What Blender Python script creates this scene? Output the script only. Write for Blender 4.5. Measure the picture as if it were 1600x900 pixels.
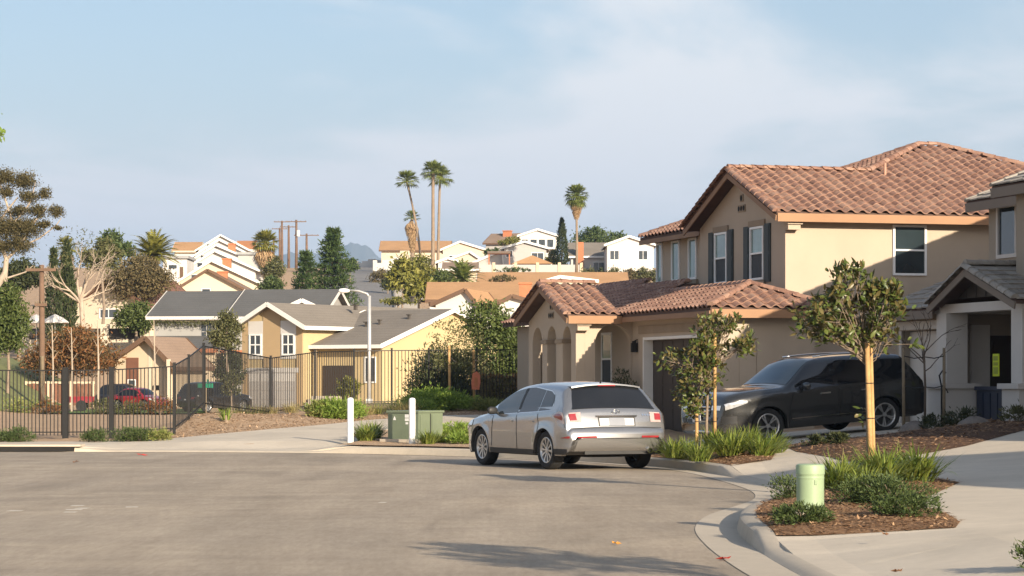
import bpy, bmesh, math, random
import numpy as np
from mathutils import Vector, Matrix

for o in list(bpy.data.objects):
    bpy.data.objects.remove(o)
scene = bpy.context.scene
COL = scene.collection
random.seed(7)
RNG = np.random.default_rng(7)
sin, cos, pi = math.sin, math.cos, math.pi

# ------------------------------------------------------------------ camera
F, H, HY = 4000.0, 1.65, 597.0          # focal length in photo pixels, eye height, horizon row
cam_data = bpy.data.cameras.new("camera")
cam = bpy.data.objects.new("camera", cam_data)
COL.objects.link(cam)
cam.location = (0, 0, H)
cam.rotation_euler = (pi / 2, 0, 0)
cam_data.sensor_width = 36.0
cam_data.lens = 36.0 * F / 1600.0
cam_data.shift_y = (HY - 450.0) / 1600.0
cam_data.clip_start = 0.1
cam_data.clip_end = 40000
scene.camera = cam
scene.render.resolution_x, scene.render.resolution_y = 1024, 576

# ------------------------------------------------------------------ sun and sky
SUN_EL, SUN_AZ = math.radians(17.8), math.radians(149.5)   # azimuth from +Y towards +X
SUN_DIR = Vector((sin(SUN_AZ) * cos(SUN_EL), cos(SUN_AZ) * cos(SUN_EL), sin(SUN_EL)))
sun_data = bpy.data.lights.new("sun", 'SUN')
sun_data.energy = 4.4
sun_data.angle = math.radians(0.55)
sun_data.color = (1.0, 0.85, 0.66)
sun = bpy.data.objects.new("sun", sun_data)
COL.objects.link(sun)
sun.rotation_euler = SUN_DIR.to_track_quat('Z', 'Y').to_euler()
sun.location = (20, -40, 40)

world = bpy.data.worlds.new("World")
scene.world = world
world.use_nodes = True
wt = world.node_tree
wt.nodes.clear()
def wn(t, **k):
    n = wt.nodes.new(t)
    for a, b in k.items():
        setattr(n, a, b)
    return n
w_out = wn('ShaderNodeOutputWorld'); w_bg = wn('ShaderNodeBackground')
w_sky = wn('ShaderNodeTexSky', sky_type='NISHITA', sun_disc=False)
w_sky.sun_elevation = SUN_EL
w_sky.sun_rotation = SUN_AZ
w_sky.altitude = 50; w_sky.air_density = 1.0; w_sky.dust_density = 2.2; w_sky.ozone_density = 2.5
w_tc = wn('ShaderNodeTexCoord')
w_sep = wn('ShaderNodeSeparateXYZ'); wt.links.new(w_tc.outputs['Generated'], w_sep.inputs[0])
# project the view direction on a cloud deck: (x, y) / (z + c)
w_den = wn('ShaderNodeMath', operation='ADD'); wt.links.new(w_sep.outputs[2], w_den.inputs[0]); w_den.inputs[1].default_value = 0.10
w_mx = wn('ShaderNodeMath', operation='MAXIMUM'); wt.links.new(w_den.outputs[0], w_mx.inputs[0]); w_mx.inputs[1].default_value = 0.03
w_cx = wn('ShaderNodeMath', operation='DIVIDE'); wt.links.new(w_sep.outputs[0], w_cx.inputs[0]); wt.links.new(w_mx.outputs[0], w_cx.inputs[1])
w_cy = wn('ShaderNodeMath', operation='DIVIDE'); wt.links.new(w_sep.outputs[1], w_cy.inputs[0]); wt.links.new(w_mx.outputs[0], w_cy.inputs[1])
w_cmb = wn('ShaderNodeCombineXYZ'); wt.links.new(w_cx.outputs[0], w_cmb.inputs[0]); wt.links.new(w_cy.outputs[0], w_cmb.inputs[1])
w_map = wn('ShaderNodeMapping'); wt.links.new(w_cmb.outputs[0], w_map.inputs[0])
w_map.inputs['Location'].default_value = (3.3, 0.6, 0)
w_map.inputs['Rotation'].default_value = (0, 0, 0.15)
w_map.inputs['Scale'].default_value = (1.0, 0.62, 1.0)
w_no = wn('ShaderNodeTexNoise'); wt.links.new(w_map.outputs[0], w_no.inputs['Vector'])
w_no.inputs['Scale'].default_value = 1.15; w_no.inputs['Detail'].default_value = 9; w_no.inputs['Roughness'].default_value = 0.52; w_no.inputs['Distortion'].default_value = 0.5
w_rmp = wn('ShaderNodeMapRange', interpolation_type='SMOOTHSTEP'); wt.links.new(w_no.outputs['Fac'], w_rmp.inputs[0])
w_rmp.inputs[1].default_value = 0.40; w_rmp.inputs[2].default_value = 0.60; w_rmp.inputs[3].default_value = 0.24; w_rmp.inputs[4].default_value = 0.92
# haze band near the horizon
w_hz = wn('ShaderNodeMapRange', interpolation_type='SMOOTHSTEP'); wt.links.new(w_sep.outputs[2], w_hz.inputs[0])
w_hz.inputs[1].default_value = 0.0; w_hz.inputs[2].default_value = 0.145; w_hz.inputs[3].default_value = 0.97; w_hz.inputs[4].default_value = 0.0
# thin cirrus veil: its opacity grows with the slant path through the layer
w_sl = wn('ShaderNodeMath', operation='ADD'); wt.links.new(w_sep.outputs[2], w_sl.inputs[0]); w_sl.inputs[1].default_value = 0.06
w_sl2 = wn('ShaderNodeMath', operation='DIVIDE', use_clamp=True); w_sl2.inputs[0].default_value = 0.19; wt.links.new(w_sl.outputs[0], w_sl2.inputs[1])
w_cf = wn('ShaderNodeMath', operation='MULTIPLY'); wt.links.new(w_rmp.outputs[0], w_cf.inputs[0]); wt.links.new(w_sl2.outputs[0], w_cf.inputs[1])
w_mix = wn('ShaderNodeMix', data_type='RGBA')
wt.links.new(w_cf.outputs[0], w_mix.inputs[0]); wt.links.new(w_sky.outputs[0], w_mix.inputs[6])
w_mix.inputs[7].default_value = (6.4, 6.3, 6.3, 1)
w_mix2 = wn('ShaderNodeMix', data_type='RGBA')
wt.links.new(w_hz.outputs[0], w_mix2.inputs[0]); wt.links.new(w_mix.outputs[2], w_mix2.inputs[6])
w_mix2.inputs[7].default_value = (5.9, 5.45, 5.5, 1)
wt.links.new(w_mix2.outputs[2], w_bg.inputs[0])
w_bg.inputs[1].default_value = 0.081
wt.links.new(w_bg.outputs[0], w_out.inputs[0])

scene.render.engine = 'CYCLES'
vs = scene.view_settings
vs.view_transform = 'Standard'; vs.look = 'None'; vs.exposure = 0.94; vs.gamma = 1.0; vs.use_curve_mapping = False
scene.cycles.use_denoising = True
scene.cycles.max_bounces = 6
scene.cycles.diffuse_bounces = 3
scene.cycles.transparent_max_bounces = 6
scene.cycles.volume_bounces = 0
scene.cycles.sample_clamp_indirect = 6

# ------------------------------------------------------------------ helpers
def at(px, py, Y):
    return Vector(((px - 800.0) * Y / F, Y, H + (HY - py) * Y / F))
def xat(px, Y):
    return (px - 800.0) * Y / F
def zat(py, Y):
    return H + (HY - py) * Y / F
def lerp(a, b, t):
    return a + (b - a) * t
def sst(a, b, x):
    t = min(1.0, max(0.0, (x - a) / (b - a)))
    return t * t * (3 - 2 * t)
def pl(x, pts):
    return float(np.interp(x, [p[0] for p in pts], [p[1] for p in pts]))

def tag(o, label=None, cat=None, group=None, kind=None):
    if label: o["label"] = label
    if cat: o["category"] = cat
    if group: o["group"] = group
    if kind: o["kind"] = kind
    return o
def empty(name, loc=(0, 0, 0), rz=0.0, parent=None):
    o = bpy.data.objects.new(name, None)
    COL.objects.link(o)
    o.location = loc
    o.rotation_euler = (0, 0, rz)
    o.parent = parent
    return o
def thing(name, label, cat, loc=(0, 0, 0), rz=0.0, group=None):
    return tag(empty(name, loc, rz), label, cat, group)
def link(name, mesh, parent=None, M=None):
    o = bpy.data.objects.new(name, mesh)
    COL.objects.link(o)
    o.parent = parent
    if M is not None:
        o.matrix_local = M
    return o
def copy_tree(o, parent=None):
    c = o.copy()
    COL.objects.link(c)
    c.parent = parent
    for ch in list(o.children):
        copy_tree(ch, c)
    return c

class MB:
    """collects vertices and faces of one part"""
    def __init__(s):
        s.v = []; s.f = []
    def add(s, vs, fs):
        n = len(s.v)
        s.v.extend([tuple(p) for p in vs])
        s.f.extend([tuple(i + n for i in f) for f in fs])
        return s
    def box(s, c, d, rz=0.0, M=None):
        x, y, z = d[0] / 2, d[1] / 2, d[2] / 2
        P = [Vector(p) for p in ((-x, -y, -z), (x, -y, -z), (x, y, -z), (-x, y, -z), (-x, -y, z), (x, -y, z), (x, y, z), (-x, y, z))]
        R = M if M is not None else Matrix.Rotation(rz, 3, 'Z')
        return s.add([Vector(c) + R @ p for p in P], [(0, 3, 2, 1), (4, 5, 6, 7), (0, 1, 5, 4), (1, 2, 6, 5), (2, 3, 7, 6), (3, 0, 4, 7)])
    def bb(s, a, b):
        return s.box([(a[i] + b[i]) / 2 for i in range(3)], [abs(b[i] - a[i]) for i in range(3)])
    def bar(s, a, b, w, h, up=(0, 0, 1)):
        a, b = Vector(a), Vector(b)
        d = (b - a); L = d.length; d.normalize()
        u = Vector(up)
        sd = d.cross(u)
        if sd.length < 1e-4: sd = d.cross(Vector((1, 0, 0)))
        sd.normalize(); u = sd.cross(d)
        vs = []
        for p in (a, b):
            for i, j in ((-1, -1), (1, -1), (1, 1), (-1, 1)):
                vs.append(p + sd * (i * w / 2) + u * (j * h / 2))
        return s.add(vs, [(3, 2, 1, 0), (4, 5, 6, 7), (0, 1, 5, 4), (1, 2, 6, 5), (2, 3, 7, 6), (3, 0, 4, 7)])
    def tube(s, pts, r, n=8, cap=True):
        pts = [Vector(p) for p in pts]
        m = len(pts)
        rr = [r] * m if not hasattr(r, '__len__') else list(r)
        vs, fs = [], []
        ref = Vector((0.31, 0.77, 0.2))
        for i, p in enumerate(pts):
            d = (pts[min(i + 1, m - 1)] - pts[max(i - 1, 0)])
            if d.length < 1e-9: d = Vector((0, 0, 1))
            d.normalize()
            a = d.cross(ref)
            if a.length < 1e-3: a = d.cross(Vector((1, 0, 0)))
            a.normalize(); b = d.cross(a)
            for k in range(n):
                t = 2 * pi * k / n
                vs.append(p + (a * cos(t) + b * sin(t)) * rr[i])
        for i in range(m - 1):
            for k in range(n):
                k2 = (k + 1) % n
                fs.append((i * n + k, i * n + k2, (i + 1) * n + k2, (i + 1) * n + k))
        if cap:
            fs.append(tuple(range(n - 1, -1, -1))); fs.append(tuple((m - 1) * n + k for k in range(n)))
        return s.add(vs, fs)
    def lathe(s, prof, n=24, axis='Z', c=(0, 0, 0), cap=True):
        vs, fs = [], []
        m = len(prof)
        for r, z in prof:
            for k in range(n):
                t = 2 * pi * k / n
                p = (r * cos(t), r * sin(t), z) if axis == 'Z' else ((r * cos(t), z, r * sin(t)) if axis == 'Y' else (z, r * cos(t), r * sin(t)))
                vs.append((p[0] + c[0], p[1] + c[1], p[2] + c[2]))
        for i in range(m - 1):
            for k in range(n):
                k2 = (k + 1) % n
                fs.append((i * n + k, i * n + k2, (i + 1) * n + k2, (i + 1) * n + k))
        if cap:
            fs.append(tuple(range(n - 1, -1, -1))); fs.append(tuple((m - 1) * n + k for k in range(n)))
        return s.add(vs, fs)
    def prism(s, poly, off):
        """poly: list of 3d points, extruded by vector off"""
        n = len(poly); off = Vector(off)
        a = [Vector(p) for p in poly]; b = [p + off for p in a]
        return s.add(a + b, [tuple(range(n - 1, -1, -1)), tuple(range(n, 2 * n))] + [(i, (i + 1) % n, n + (i + 1) % n, n + i) for i in range(n)])
    def grid(s, rows, closed=False):
        m = len(rows[0]); vs = [p for r in rows for p in r]; fs = []
        for i in range(len(rows) - 1):
            for j in range(m - (0 if closed else 1)):
                j2 = (j + 1) % m
                fs.append((i * m + j, i * m + j2, (i + 1) * m + j2, (i + 1) * m + j))
        return s.add(vs, fs)
    def mesh(s, name, mat, smooth=False, angle=None):
        me = bpy.data.meshes.new(name)
        me.from_pydata([tuple(p) for p in s.v], [], s.f)
        me.validate()
        if mat: me.materials.append(mat)
        if smooth:
            me.polygons.foreach_set("use_smooth", [True] * len(me.polygons))
            if angle: me.set_sharp_from_angle(angle=math.radians(angle))
        me.update()
        return me
    def build(s, name, mat, parent=None, smooth=False, angle=None, fix=False, M=None):
        me = s.mesh(name, mat, smooth, angle)
        if fix:
            bm = bmesh.new(); bm.from_mesh(me)
            bmesh.ops.remove_doubles(bm, verts=bm.verts, dist=0.0004)
            bmesh.ops.recalc_face_normals(bm, faces=bm.faces)
            bm.to_mesh(me); bm.free()
            if smooth:
                me.polygons.foreach_set("use_smooth", [True] * len(me.polygons))
                if angle: me.set_sharp_from_angle(angle=math.radians(angle))
        return link(name, me, parent, M)

def tri_mesh(name, V, T, mat):
    """numpy vertices and triangles / quads to a mesh"""
    me = bpy.data.meshes.new(name)
    V = np.asarray(V, dtype=np.float32); T = np.asarray(T, dtype=np.int32)
    k = T.shape[1]
    me.vertices.add(len(V)); me.vertices.foreach_set("co", V.ravel())
    me.loops.add(T.size); me.loops.foreach_set("vertex_index", T.ravel())
    me.polygons.add(len(T))
    me.polygons.foreach_set("loop_start", np.arange(len(T), dtype=np.int32) * k)
    me.polygons.foreach_set("loop_total", np.full(len(T), k, dtype=np.int32))
    me.materials.append(mat)
    me.update(calc_edges=True)
    return me

# ------------------------------------------------------------------ materials
def nt_new(name):
    m = bpy.data.materials.new(name)
    m.use_nodes = True
    t = m.node_tree
    b = t.nodes['Principled BSDF']
    return m, t, b
def c4(c, k=1.0):
    return (min(1, c[0] * k), min(1, c[1] * k), min(1, c[2] * k), 1)
def noise(t, scale, detail=5, rough=0.55, vec=None, dist=0.0):
    n = t.nodes.new('ShaderNodeTexNoise')
    n.inputs['Scale'].default_value = scale; n.inputs['Detail'].default_value = detail
    n.inputs['Roughness'].default_value = rough; n.inputs['Distortion'].default_value = dist
    if vec is not None: t.links.new(vec, n.inputs['Vector'])
    return n
def ramp(t, fac, stops):
    r = t.nodes.new('ShaderNodeValToRGB')
    e = r.color_ramp.elements
    while len(e) < len(stops): e.new(0.5)
    for i, (p, c) in enumerate(stops):
        e[i].position = p; e[i].color = c
    t.links.new(fac, r.inputs[0])
    return r
def mixc(t, fac, a, b, mode='MIX'):
    m = t.nodes.new('ShaderNodeMix'); m.data_type = 'RGBA'; m.blend_type = mode
    for s, x in ((0, fac), (6, a), (7, b)):
        if isinstance(x, (int, float)): m.inputs[s].default_value = x
        elif isinstance(x, tuple): m.inputs[s].default_value = x
        else: t.links.new(x, m.inputs[s])
    return m.outputs[2]
def mrange(t, v, a, b, c, d):
    m = t.nodes.new('ShaderNodeMapRange'); t.links.new(v, m.inputs[0])
    for i, x in enumerate((a, b, c, d)): m.inputs[i + 1].default_value = x
    return m.outputs[0]
def bump(t, b, h, strength, dist=0.02):
    n = t.nodes.new('ShaderNodeBump'); n.inputs['Strength'].default_value = strength; n.inputs['Distance'].default_value = dist
    t.links.new(h, n.inputs['Height']); t.links.new(n.outputs[0], b.inputs['Normal'])
def wpos(t, obj=False):
    if obj:
        return t.nodes.new('ShaderNodeTexCoord').outputs['Object']
    return t.nodes.new('ShaderNodeNewGeometry').outputs['Position']

def mat(name, col, rough=0.7, var=0.12, scale=1.5, bmp=0.0, bscale=30, metal=0.0, spec=0.5, coat=0.0, fine=0.0, obj=False):
    m, t, b = nt_new(name)
    p = wpos(t, obj)
    n1 = noise(t, scale, 6, 0.6, p)
    fac = n1.outputs['Fac']
    cr = ramp(t, fac, [(0.3, c4(col, 1 - var)), (0.7, c4(col, 1 + var))])
    outc = cr.outputs[0]
    if fine > 0:
        n3 = noise(t, bscale * 1.7, 3, 0.7, p)
        outc = mixc(t, fine, outc, ramp(t, n3.outputs['Fac'], [(0.3, c4(col, 0.55)), (0.7, c4(col, 1.35))]).outputs[0])
    t.links.new(outc, b.inputs['Base Color'])
    b.inputs['Roughness'].default_value = rough
    b.inputs['Metallic'].default_value = metal
    b.inputs['Specular IOR Level'].default_value = spec
    if coat:
        b.inputs['Coat Weight'].default_value = coat; b.inputs['Coat Roughness'].default_value = 0.06
    if bmp > 0:
        n2 = noise(t, bscale, 6, 0.65, p)
        bump(t, b, n2.outputs['Fac'], bmp, 0.02)
    return m

def leafmat(name, ca, cb, under=None, trans=0.25, rough=0.5, spec=0.35):
    """leaf faces: colour varies from leaf to leaf; light passes through a little"""
    m, t, b = nt_new(name)
    g = t.nodes.new('ShaderNodeNewGeometry')
    cr = ramp(t, g.outputs['Random Per Island'], [(0.0, c4(ca)), (1.0, c4(cb))])
    colr = cr.outputs[0]
    if under:
        colr = mixc(t, g.outputs['Backfacing'], colr, c4(under))
    t.links.new(colr, b.inputs['Base Color'])
    b.inputs['Roughness'].default_value = rough; b.inputs['Specular IOR Level'].default_value = spec
    tr = t.nodes.new('ShaderNodeBsdfTranslucent')
    br = mixc(t, 0.5, colr, (0.35, 0.42, 0.05, 1), 'MULTIPLY')
    t.links.new(colr, tr.inputs['Color'])
    mx = t.nodes.new('ShaderNodeMixShader'); mx.inputs[0].default_value = trans
    t.links.new(b.outputs[0], mx.inputs[1]); t.links.new(tr.outputs[0], mx.inputs[2])
    t.links.new(mx.outputs[0], t.nodes['Material Output'].inputs['Surface'])
    return m

def tilemat(name, ca, cb, cc, rough=0.8):
    """roof tiles: every tile its own shade, light weathering"""
    m, t, b = nt_new(name)
    g = t.nodes.new('ShaderNodeNewGeometry'); oi = t.nodes.new('ShaderNodeObjectInfo')
    ad = t.nodes.new('ShaderNodeMath'); ad.operation = 'ADD'
    t.links.new(g.outputs['Random Per Island'], ad.inputs[0]); t.links.new(oi.outputs['Random'], ad.inputs[1])
    fr = t.nodes.new('ShaderNodeMath'); fr.operation = 'FRACT'; t.links.new(ad.outputs[0], fr.inputs[0])
    cr = ramp(t, fr.outputs[0], [(0.0, c4(ca)), (0.5, c4(cb)), (1.0, c4(cc))])
    n = noise(t, 6.0, 5, 0.6, g.outputs['Position'])
    out = mixc(t, 0.30, cr.outputs[0], ramp(t, n.outputs['Fac'], [(0.35, c4(ca, 0.55)), (0.7, c4(cc, 1.2))]).outputs[0])
    t.links.new(out, b.inputs['Base Color']); b.inputs['Roughness'].default_value = rough
    n2 = noise(t, 60, 4, 0.7, g.outputs['Position']); bump(t, b, n2.outputs['Fac'], 0.35, 0.01)
    return m

def glassmat(name, col=(0.02, 0.03, 0.035), rough=0.04, spec=0.9):
    m, t, b = nt_new(name)
    n = noise(t, 0.9, 3, 0.5, wpos(t))
    cr = ramp(t, n.outputs['Fac'], [(0.35, c4(col, 0.7)), (0.7, c4(col, 1.4))])
    t.links.new(cr.outputs[0], b.inputs['Base Color'])
    b.inputs['Roughness'].default_value = rough; b.inputs['Specular IOR Level'].default_value = spec
    bump(t, b, n.outputs['Fac'], 0.03, 0.02)
    return m
# ------------------------------------------------------------------ shared materials
M = {}
M['stucco'] = mat('stucco_tan', (0.45, 0.372, 0.288), 0.92, 0.075, 0.5, 0.35, 90, spec=0.2, fine=0.12)
M['stucco2'] = mat('stucco_brown', (0.36, 0.305, 0.24), 0.92, 0.06, 0.8, 0.35, 90, spec=0.2, fine=0.12)
M['trim_tan'] = mat('trim_tan', (0.42, 0.32, 0.21), 0.85, 0.05, 1, 0.2, 60, spec=0.2)
M['trim_stone'] = mat('trim_stone', (0.30, 0.235, 0.17), 0.9, 0.10, 2, 0.3, 60, spec=0.2)
M['fascia'] = mat('fascia_orange_brown', (0.32, 0.175, 0.09), 0.7, 0.08, 1.2, 0.1, 40)
M['porch_grey'] = mat('porch_grey_paint', (0.60, 0.56, 0.51), 0.8, 0.05, 1.5, 0.15, 60, spec=0.25)
M['white'] = mat('white_paint', (0.78, 0.77, 0.73), 0.6, 0.04, 2)
M['vinyl'] = mat('white_vinyl', (0.80, 0.80, 0.78), 0.45, 0.02, 2)
M['shutter'] = mat('shutter_dark_green', (0.022, 0.032, 0.034), 0.6, 0.15, 3, 0.1, 50)
M['door_brown'] = mat('garage_door_dark_brown', (0.045, 0.032, 0.024), 0.6, 0.12, 2, 0.1, 30)
M['tile_red'] = tilemat('terracotta_tile', (0.185, 0.095, 0.068), (0.280, 0.152, 0.108), (0.385, 0.240, 0.172))
M['tile_grey'] = tilemat('grey_brown_tile', (0.22, 0.195, 0.16), (0.31, 0.275, 0.23), (0.40, 0.36, 0.305))
M['deck'] = mat('roof_deck', (0.10, 0.06, 0.045), 0.9, 0.2, 3)
M['glass'] = glassmat('window_glass')
M['glass_sky_tint'] = glassmat('window_glass_sky_tint', (0.17, 0.26, 0.24), 0.05, 0.9)  # bright sky reflection of the panes put into a pale teal base colour
M['glass_far'] = glassmat('window_glass_far', (0.05, 0.06, 0.07), 0.12, 0.6)
M['screen'] = mat('insect_screen', (0.035, 0.04, 0.045), 0.7, 0.2, 8)
M['curtain'] = mat('yellow_blind', (0.62, 0.52, 0.22), 0.8, 0.1, 4)
M['concrete'] = None
M['black'] = mat('black_powder_coat', (0.006, 0.006, 0.006), 0.55, 0.2, 4)
M['rubber'] = mat('tyre_rubber', (0.018, 0.018, 0.018), 0.85, 0.2, 9, 0.3, 80)
M['dark'] = mat('dark_underside', (0.012, 0.011, 0.010), 0.9, 0.2, 3)
M['steel'] = mat('galvanised_steel', (0.50, 0.50, 0.49), 0.45, 0.08, 4, metal=0.4)
M['green_box'] = mat('utility_green_paint', (0.15, 0.185, 0.12), 0.5, 0.10, 2.5, 0.05, 40)
M['green_ped'] = mat('pedestal_light_green', (0.28, 0.375, 0.225), 0.5, 0.07, 3.5, 0.05, 40)
M['stake'] = mat('lodgepole_stake', (0.48, 0.29, 0.12), 0.85, 0.35, 5, 0.4, 60, fine=0.3)
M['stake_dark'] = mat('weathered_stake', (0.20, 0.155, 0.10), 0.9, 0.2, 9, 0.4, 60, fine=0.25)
M['bark'] = mat('bark_grey_brown', (0.24, 0.185, 0.135), 0.95, 0.25, 6, 0.6, 40, fine=0.3)
M['bark_pale'] = mat('bark_pale', (0.40, 0.325, 0.25), 0.9, 0.25, 2.5, 0.4, 20, fine=0.25)
M['bark_palm'] = mat('palm_trunk', (0.25, 0.19, 0.135), 0.95, 0.22, 2.0, 0.6, 12, fine=0.3)
M['bark_dark'] = mat('bark_dark', (0.10, 0.075, 0.055), 0.95, 0.25, 6, 0.5, 40)
M['thatch'] = leafmat('dead_palm_thatch', (0.34, 0.22, 0.12), (0.50, 0.36, 0.21), trans=0.1, rough=0.9)
M['magnolia'] = leafmat('magnolia_leaf', (0.055, 0.085, 0.020), (0.13, 0.155, 0.035), under=(0.145, 0.120, 0.045), trans=0.18, rough=0.38, spec=0.4)
M['strap'] = leafmat('strap_leaf', (0.11, 0.165, 0.028), (0.26, 0.30, 0.065), trans=0.30, rough=0.4)
M['shrub'] = leafmat('shrub_leaf', (0.045, 0.075, 0.022), (0.10, 0.135, 0.04), trans=0.2, rough=0.6)
M['shrub_dark'] = leafmat('shrub_dark_leaf', (0.030, 0.042, 0.018), (0.075, 0.085, 0.030), trans=0.15, rough=0.6)
M['bright'] = leafmat('bright_groundcover_leaf', (0.15, 0.24, 0.035), (0.30, 0.40, 0.08), trans=0.35, rough=0.6)
M['dry'] = leafmat('dry_grass_blade', (0.28, 0.24, 0.09), (0.42, 0.36, 0.17), trans=0.25, rough=0.8)
M['mixgrass'] = leafmat('half_green_grass_blade', (0.14, 0.20, 0.04), (0.36, 0.34, 0.12), trans=0.3, rough=0.7)
M['olive'] = leafmat('olive_leaf', (0.075, 0.085, 0.030), (0.155, 0.15, 0.06), trans=0.2, rough=0.6)
M['euc'] = leafmat('eucalyptus_leaf', (0.065, 0.060, 0.024), (0.15, 0.12, 0.05), trans=0.2, rough=0.6)
M['tree'] = leafmat('tree_leaf', (0.060, 0.090, 0.022), (0.135, 0.165, 0.045), trans=0.22, rough=0.55)
M['tree_yellow'] = leafmat('tree_yellow_green_leaf', (0.10, 0.115, 0.025), (0.24, 0.225, 0.055), trans=0.25, rough=0.55)
M['pine'] = leafmat('pine_needle', (0.035, 0.065, 0.020), (0.085, 0.125, 0.035), trans=0.15, rough=0.6)
M['cypress'] = leafmat('cypress_leaf', (0.030, 0.045, 0.016), (0.065, 0.080, 0.028), trans=0.12, rough=0.7)
M['palm'] = leafmat('palm_frond', (0.08, 0.115, 0.028), (0.21, 0.235, 0.06), trans=0.2, rough=0.5)
M['palm_yellow'] = leafmat('palm_frond_yellow', (0.13, 0.14, 0.03), (0.30, 0.28, 0.06), trans=0.25, rough=0.5)
M['rust'] = leafmat('rust_orange_leaf', (0.075, 0.062, 0.024), (0.27, 0.115, 0.040), trans=0.2, rough=0.7)
M['brownbush'] = leafmat('brown_olive_leaf', (0.085, 0.075, 0.030), (0.19, 0.145, 0.07), trans=0.2, rough=0.7)
M['chips'] = leafmat('wood_chip', (0.16, 0.085, 0.045), (0.46, 0.29, 0.165), trans=0.0, rough=0.95, spec=0.1)

def concrete_mat(name, col, var=0.12):
    m, t, b = nt_new(name)
    p = wpos(t)
    a = noise(t, 0.55, 6, 0.62, p, 0.6); c = noise(t, 7, 5, 0.7, p); d = noise(t, 160, 3, 0.7, p)
    out = ramp(t, a.outputs['Fac'], [(0.3, c4(col, 1 - var * 1.6)), (0.7, c4(col, 1 + var))]).outputs[0]
    out = mixc(t, 0.16, out, ramp(t, c.outputs['Fac'], [(0.35, c4(col, 0.72)), (0.65, c4(col, 1.2))]).outputs[0])
    out = mixc(t, 0.14, out, ramp(t, d.outputs['Fac'], [(0.3, c4(col, 0.6)), (0.7, c4(col, 1.3))]).outputs[0])
    t.links.new(out, b.inputs['Base Color'])
    b.inputs['Roughness'].default_value = 0.9; b.inputs['Specular IOR Level'].default_value = 0.25
    bump(t, b, d.outputs['Fac'], 0.25, 0.01)
    return m
M['concrete'] = concrete_mat('concrete_slab', (0.58, 0.51, 0.41))
M['kerb'] = concrete_mat('concrete_kerb', (0.49, 0.43, 0.345), 0.10)
M['joint'] = mat('concrete_joint', (0.05, 0.042, 0.035), 0.95, 0.2, 4)

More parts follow.
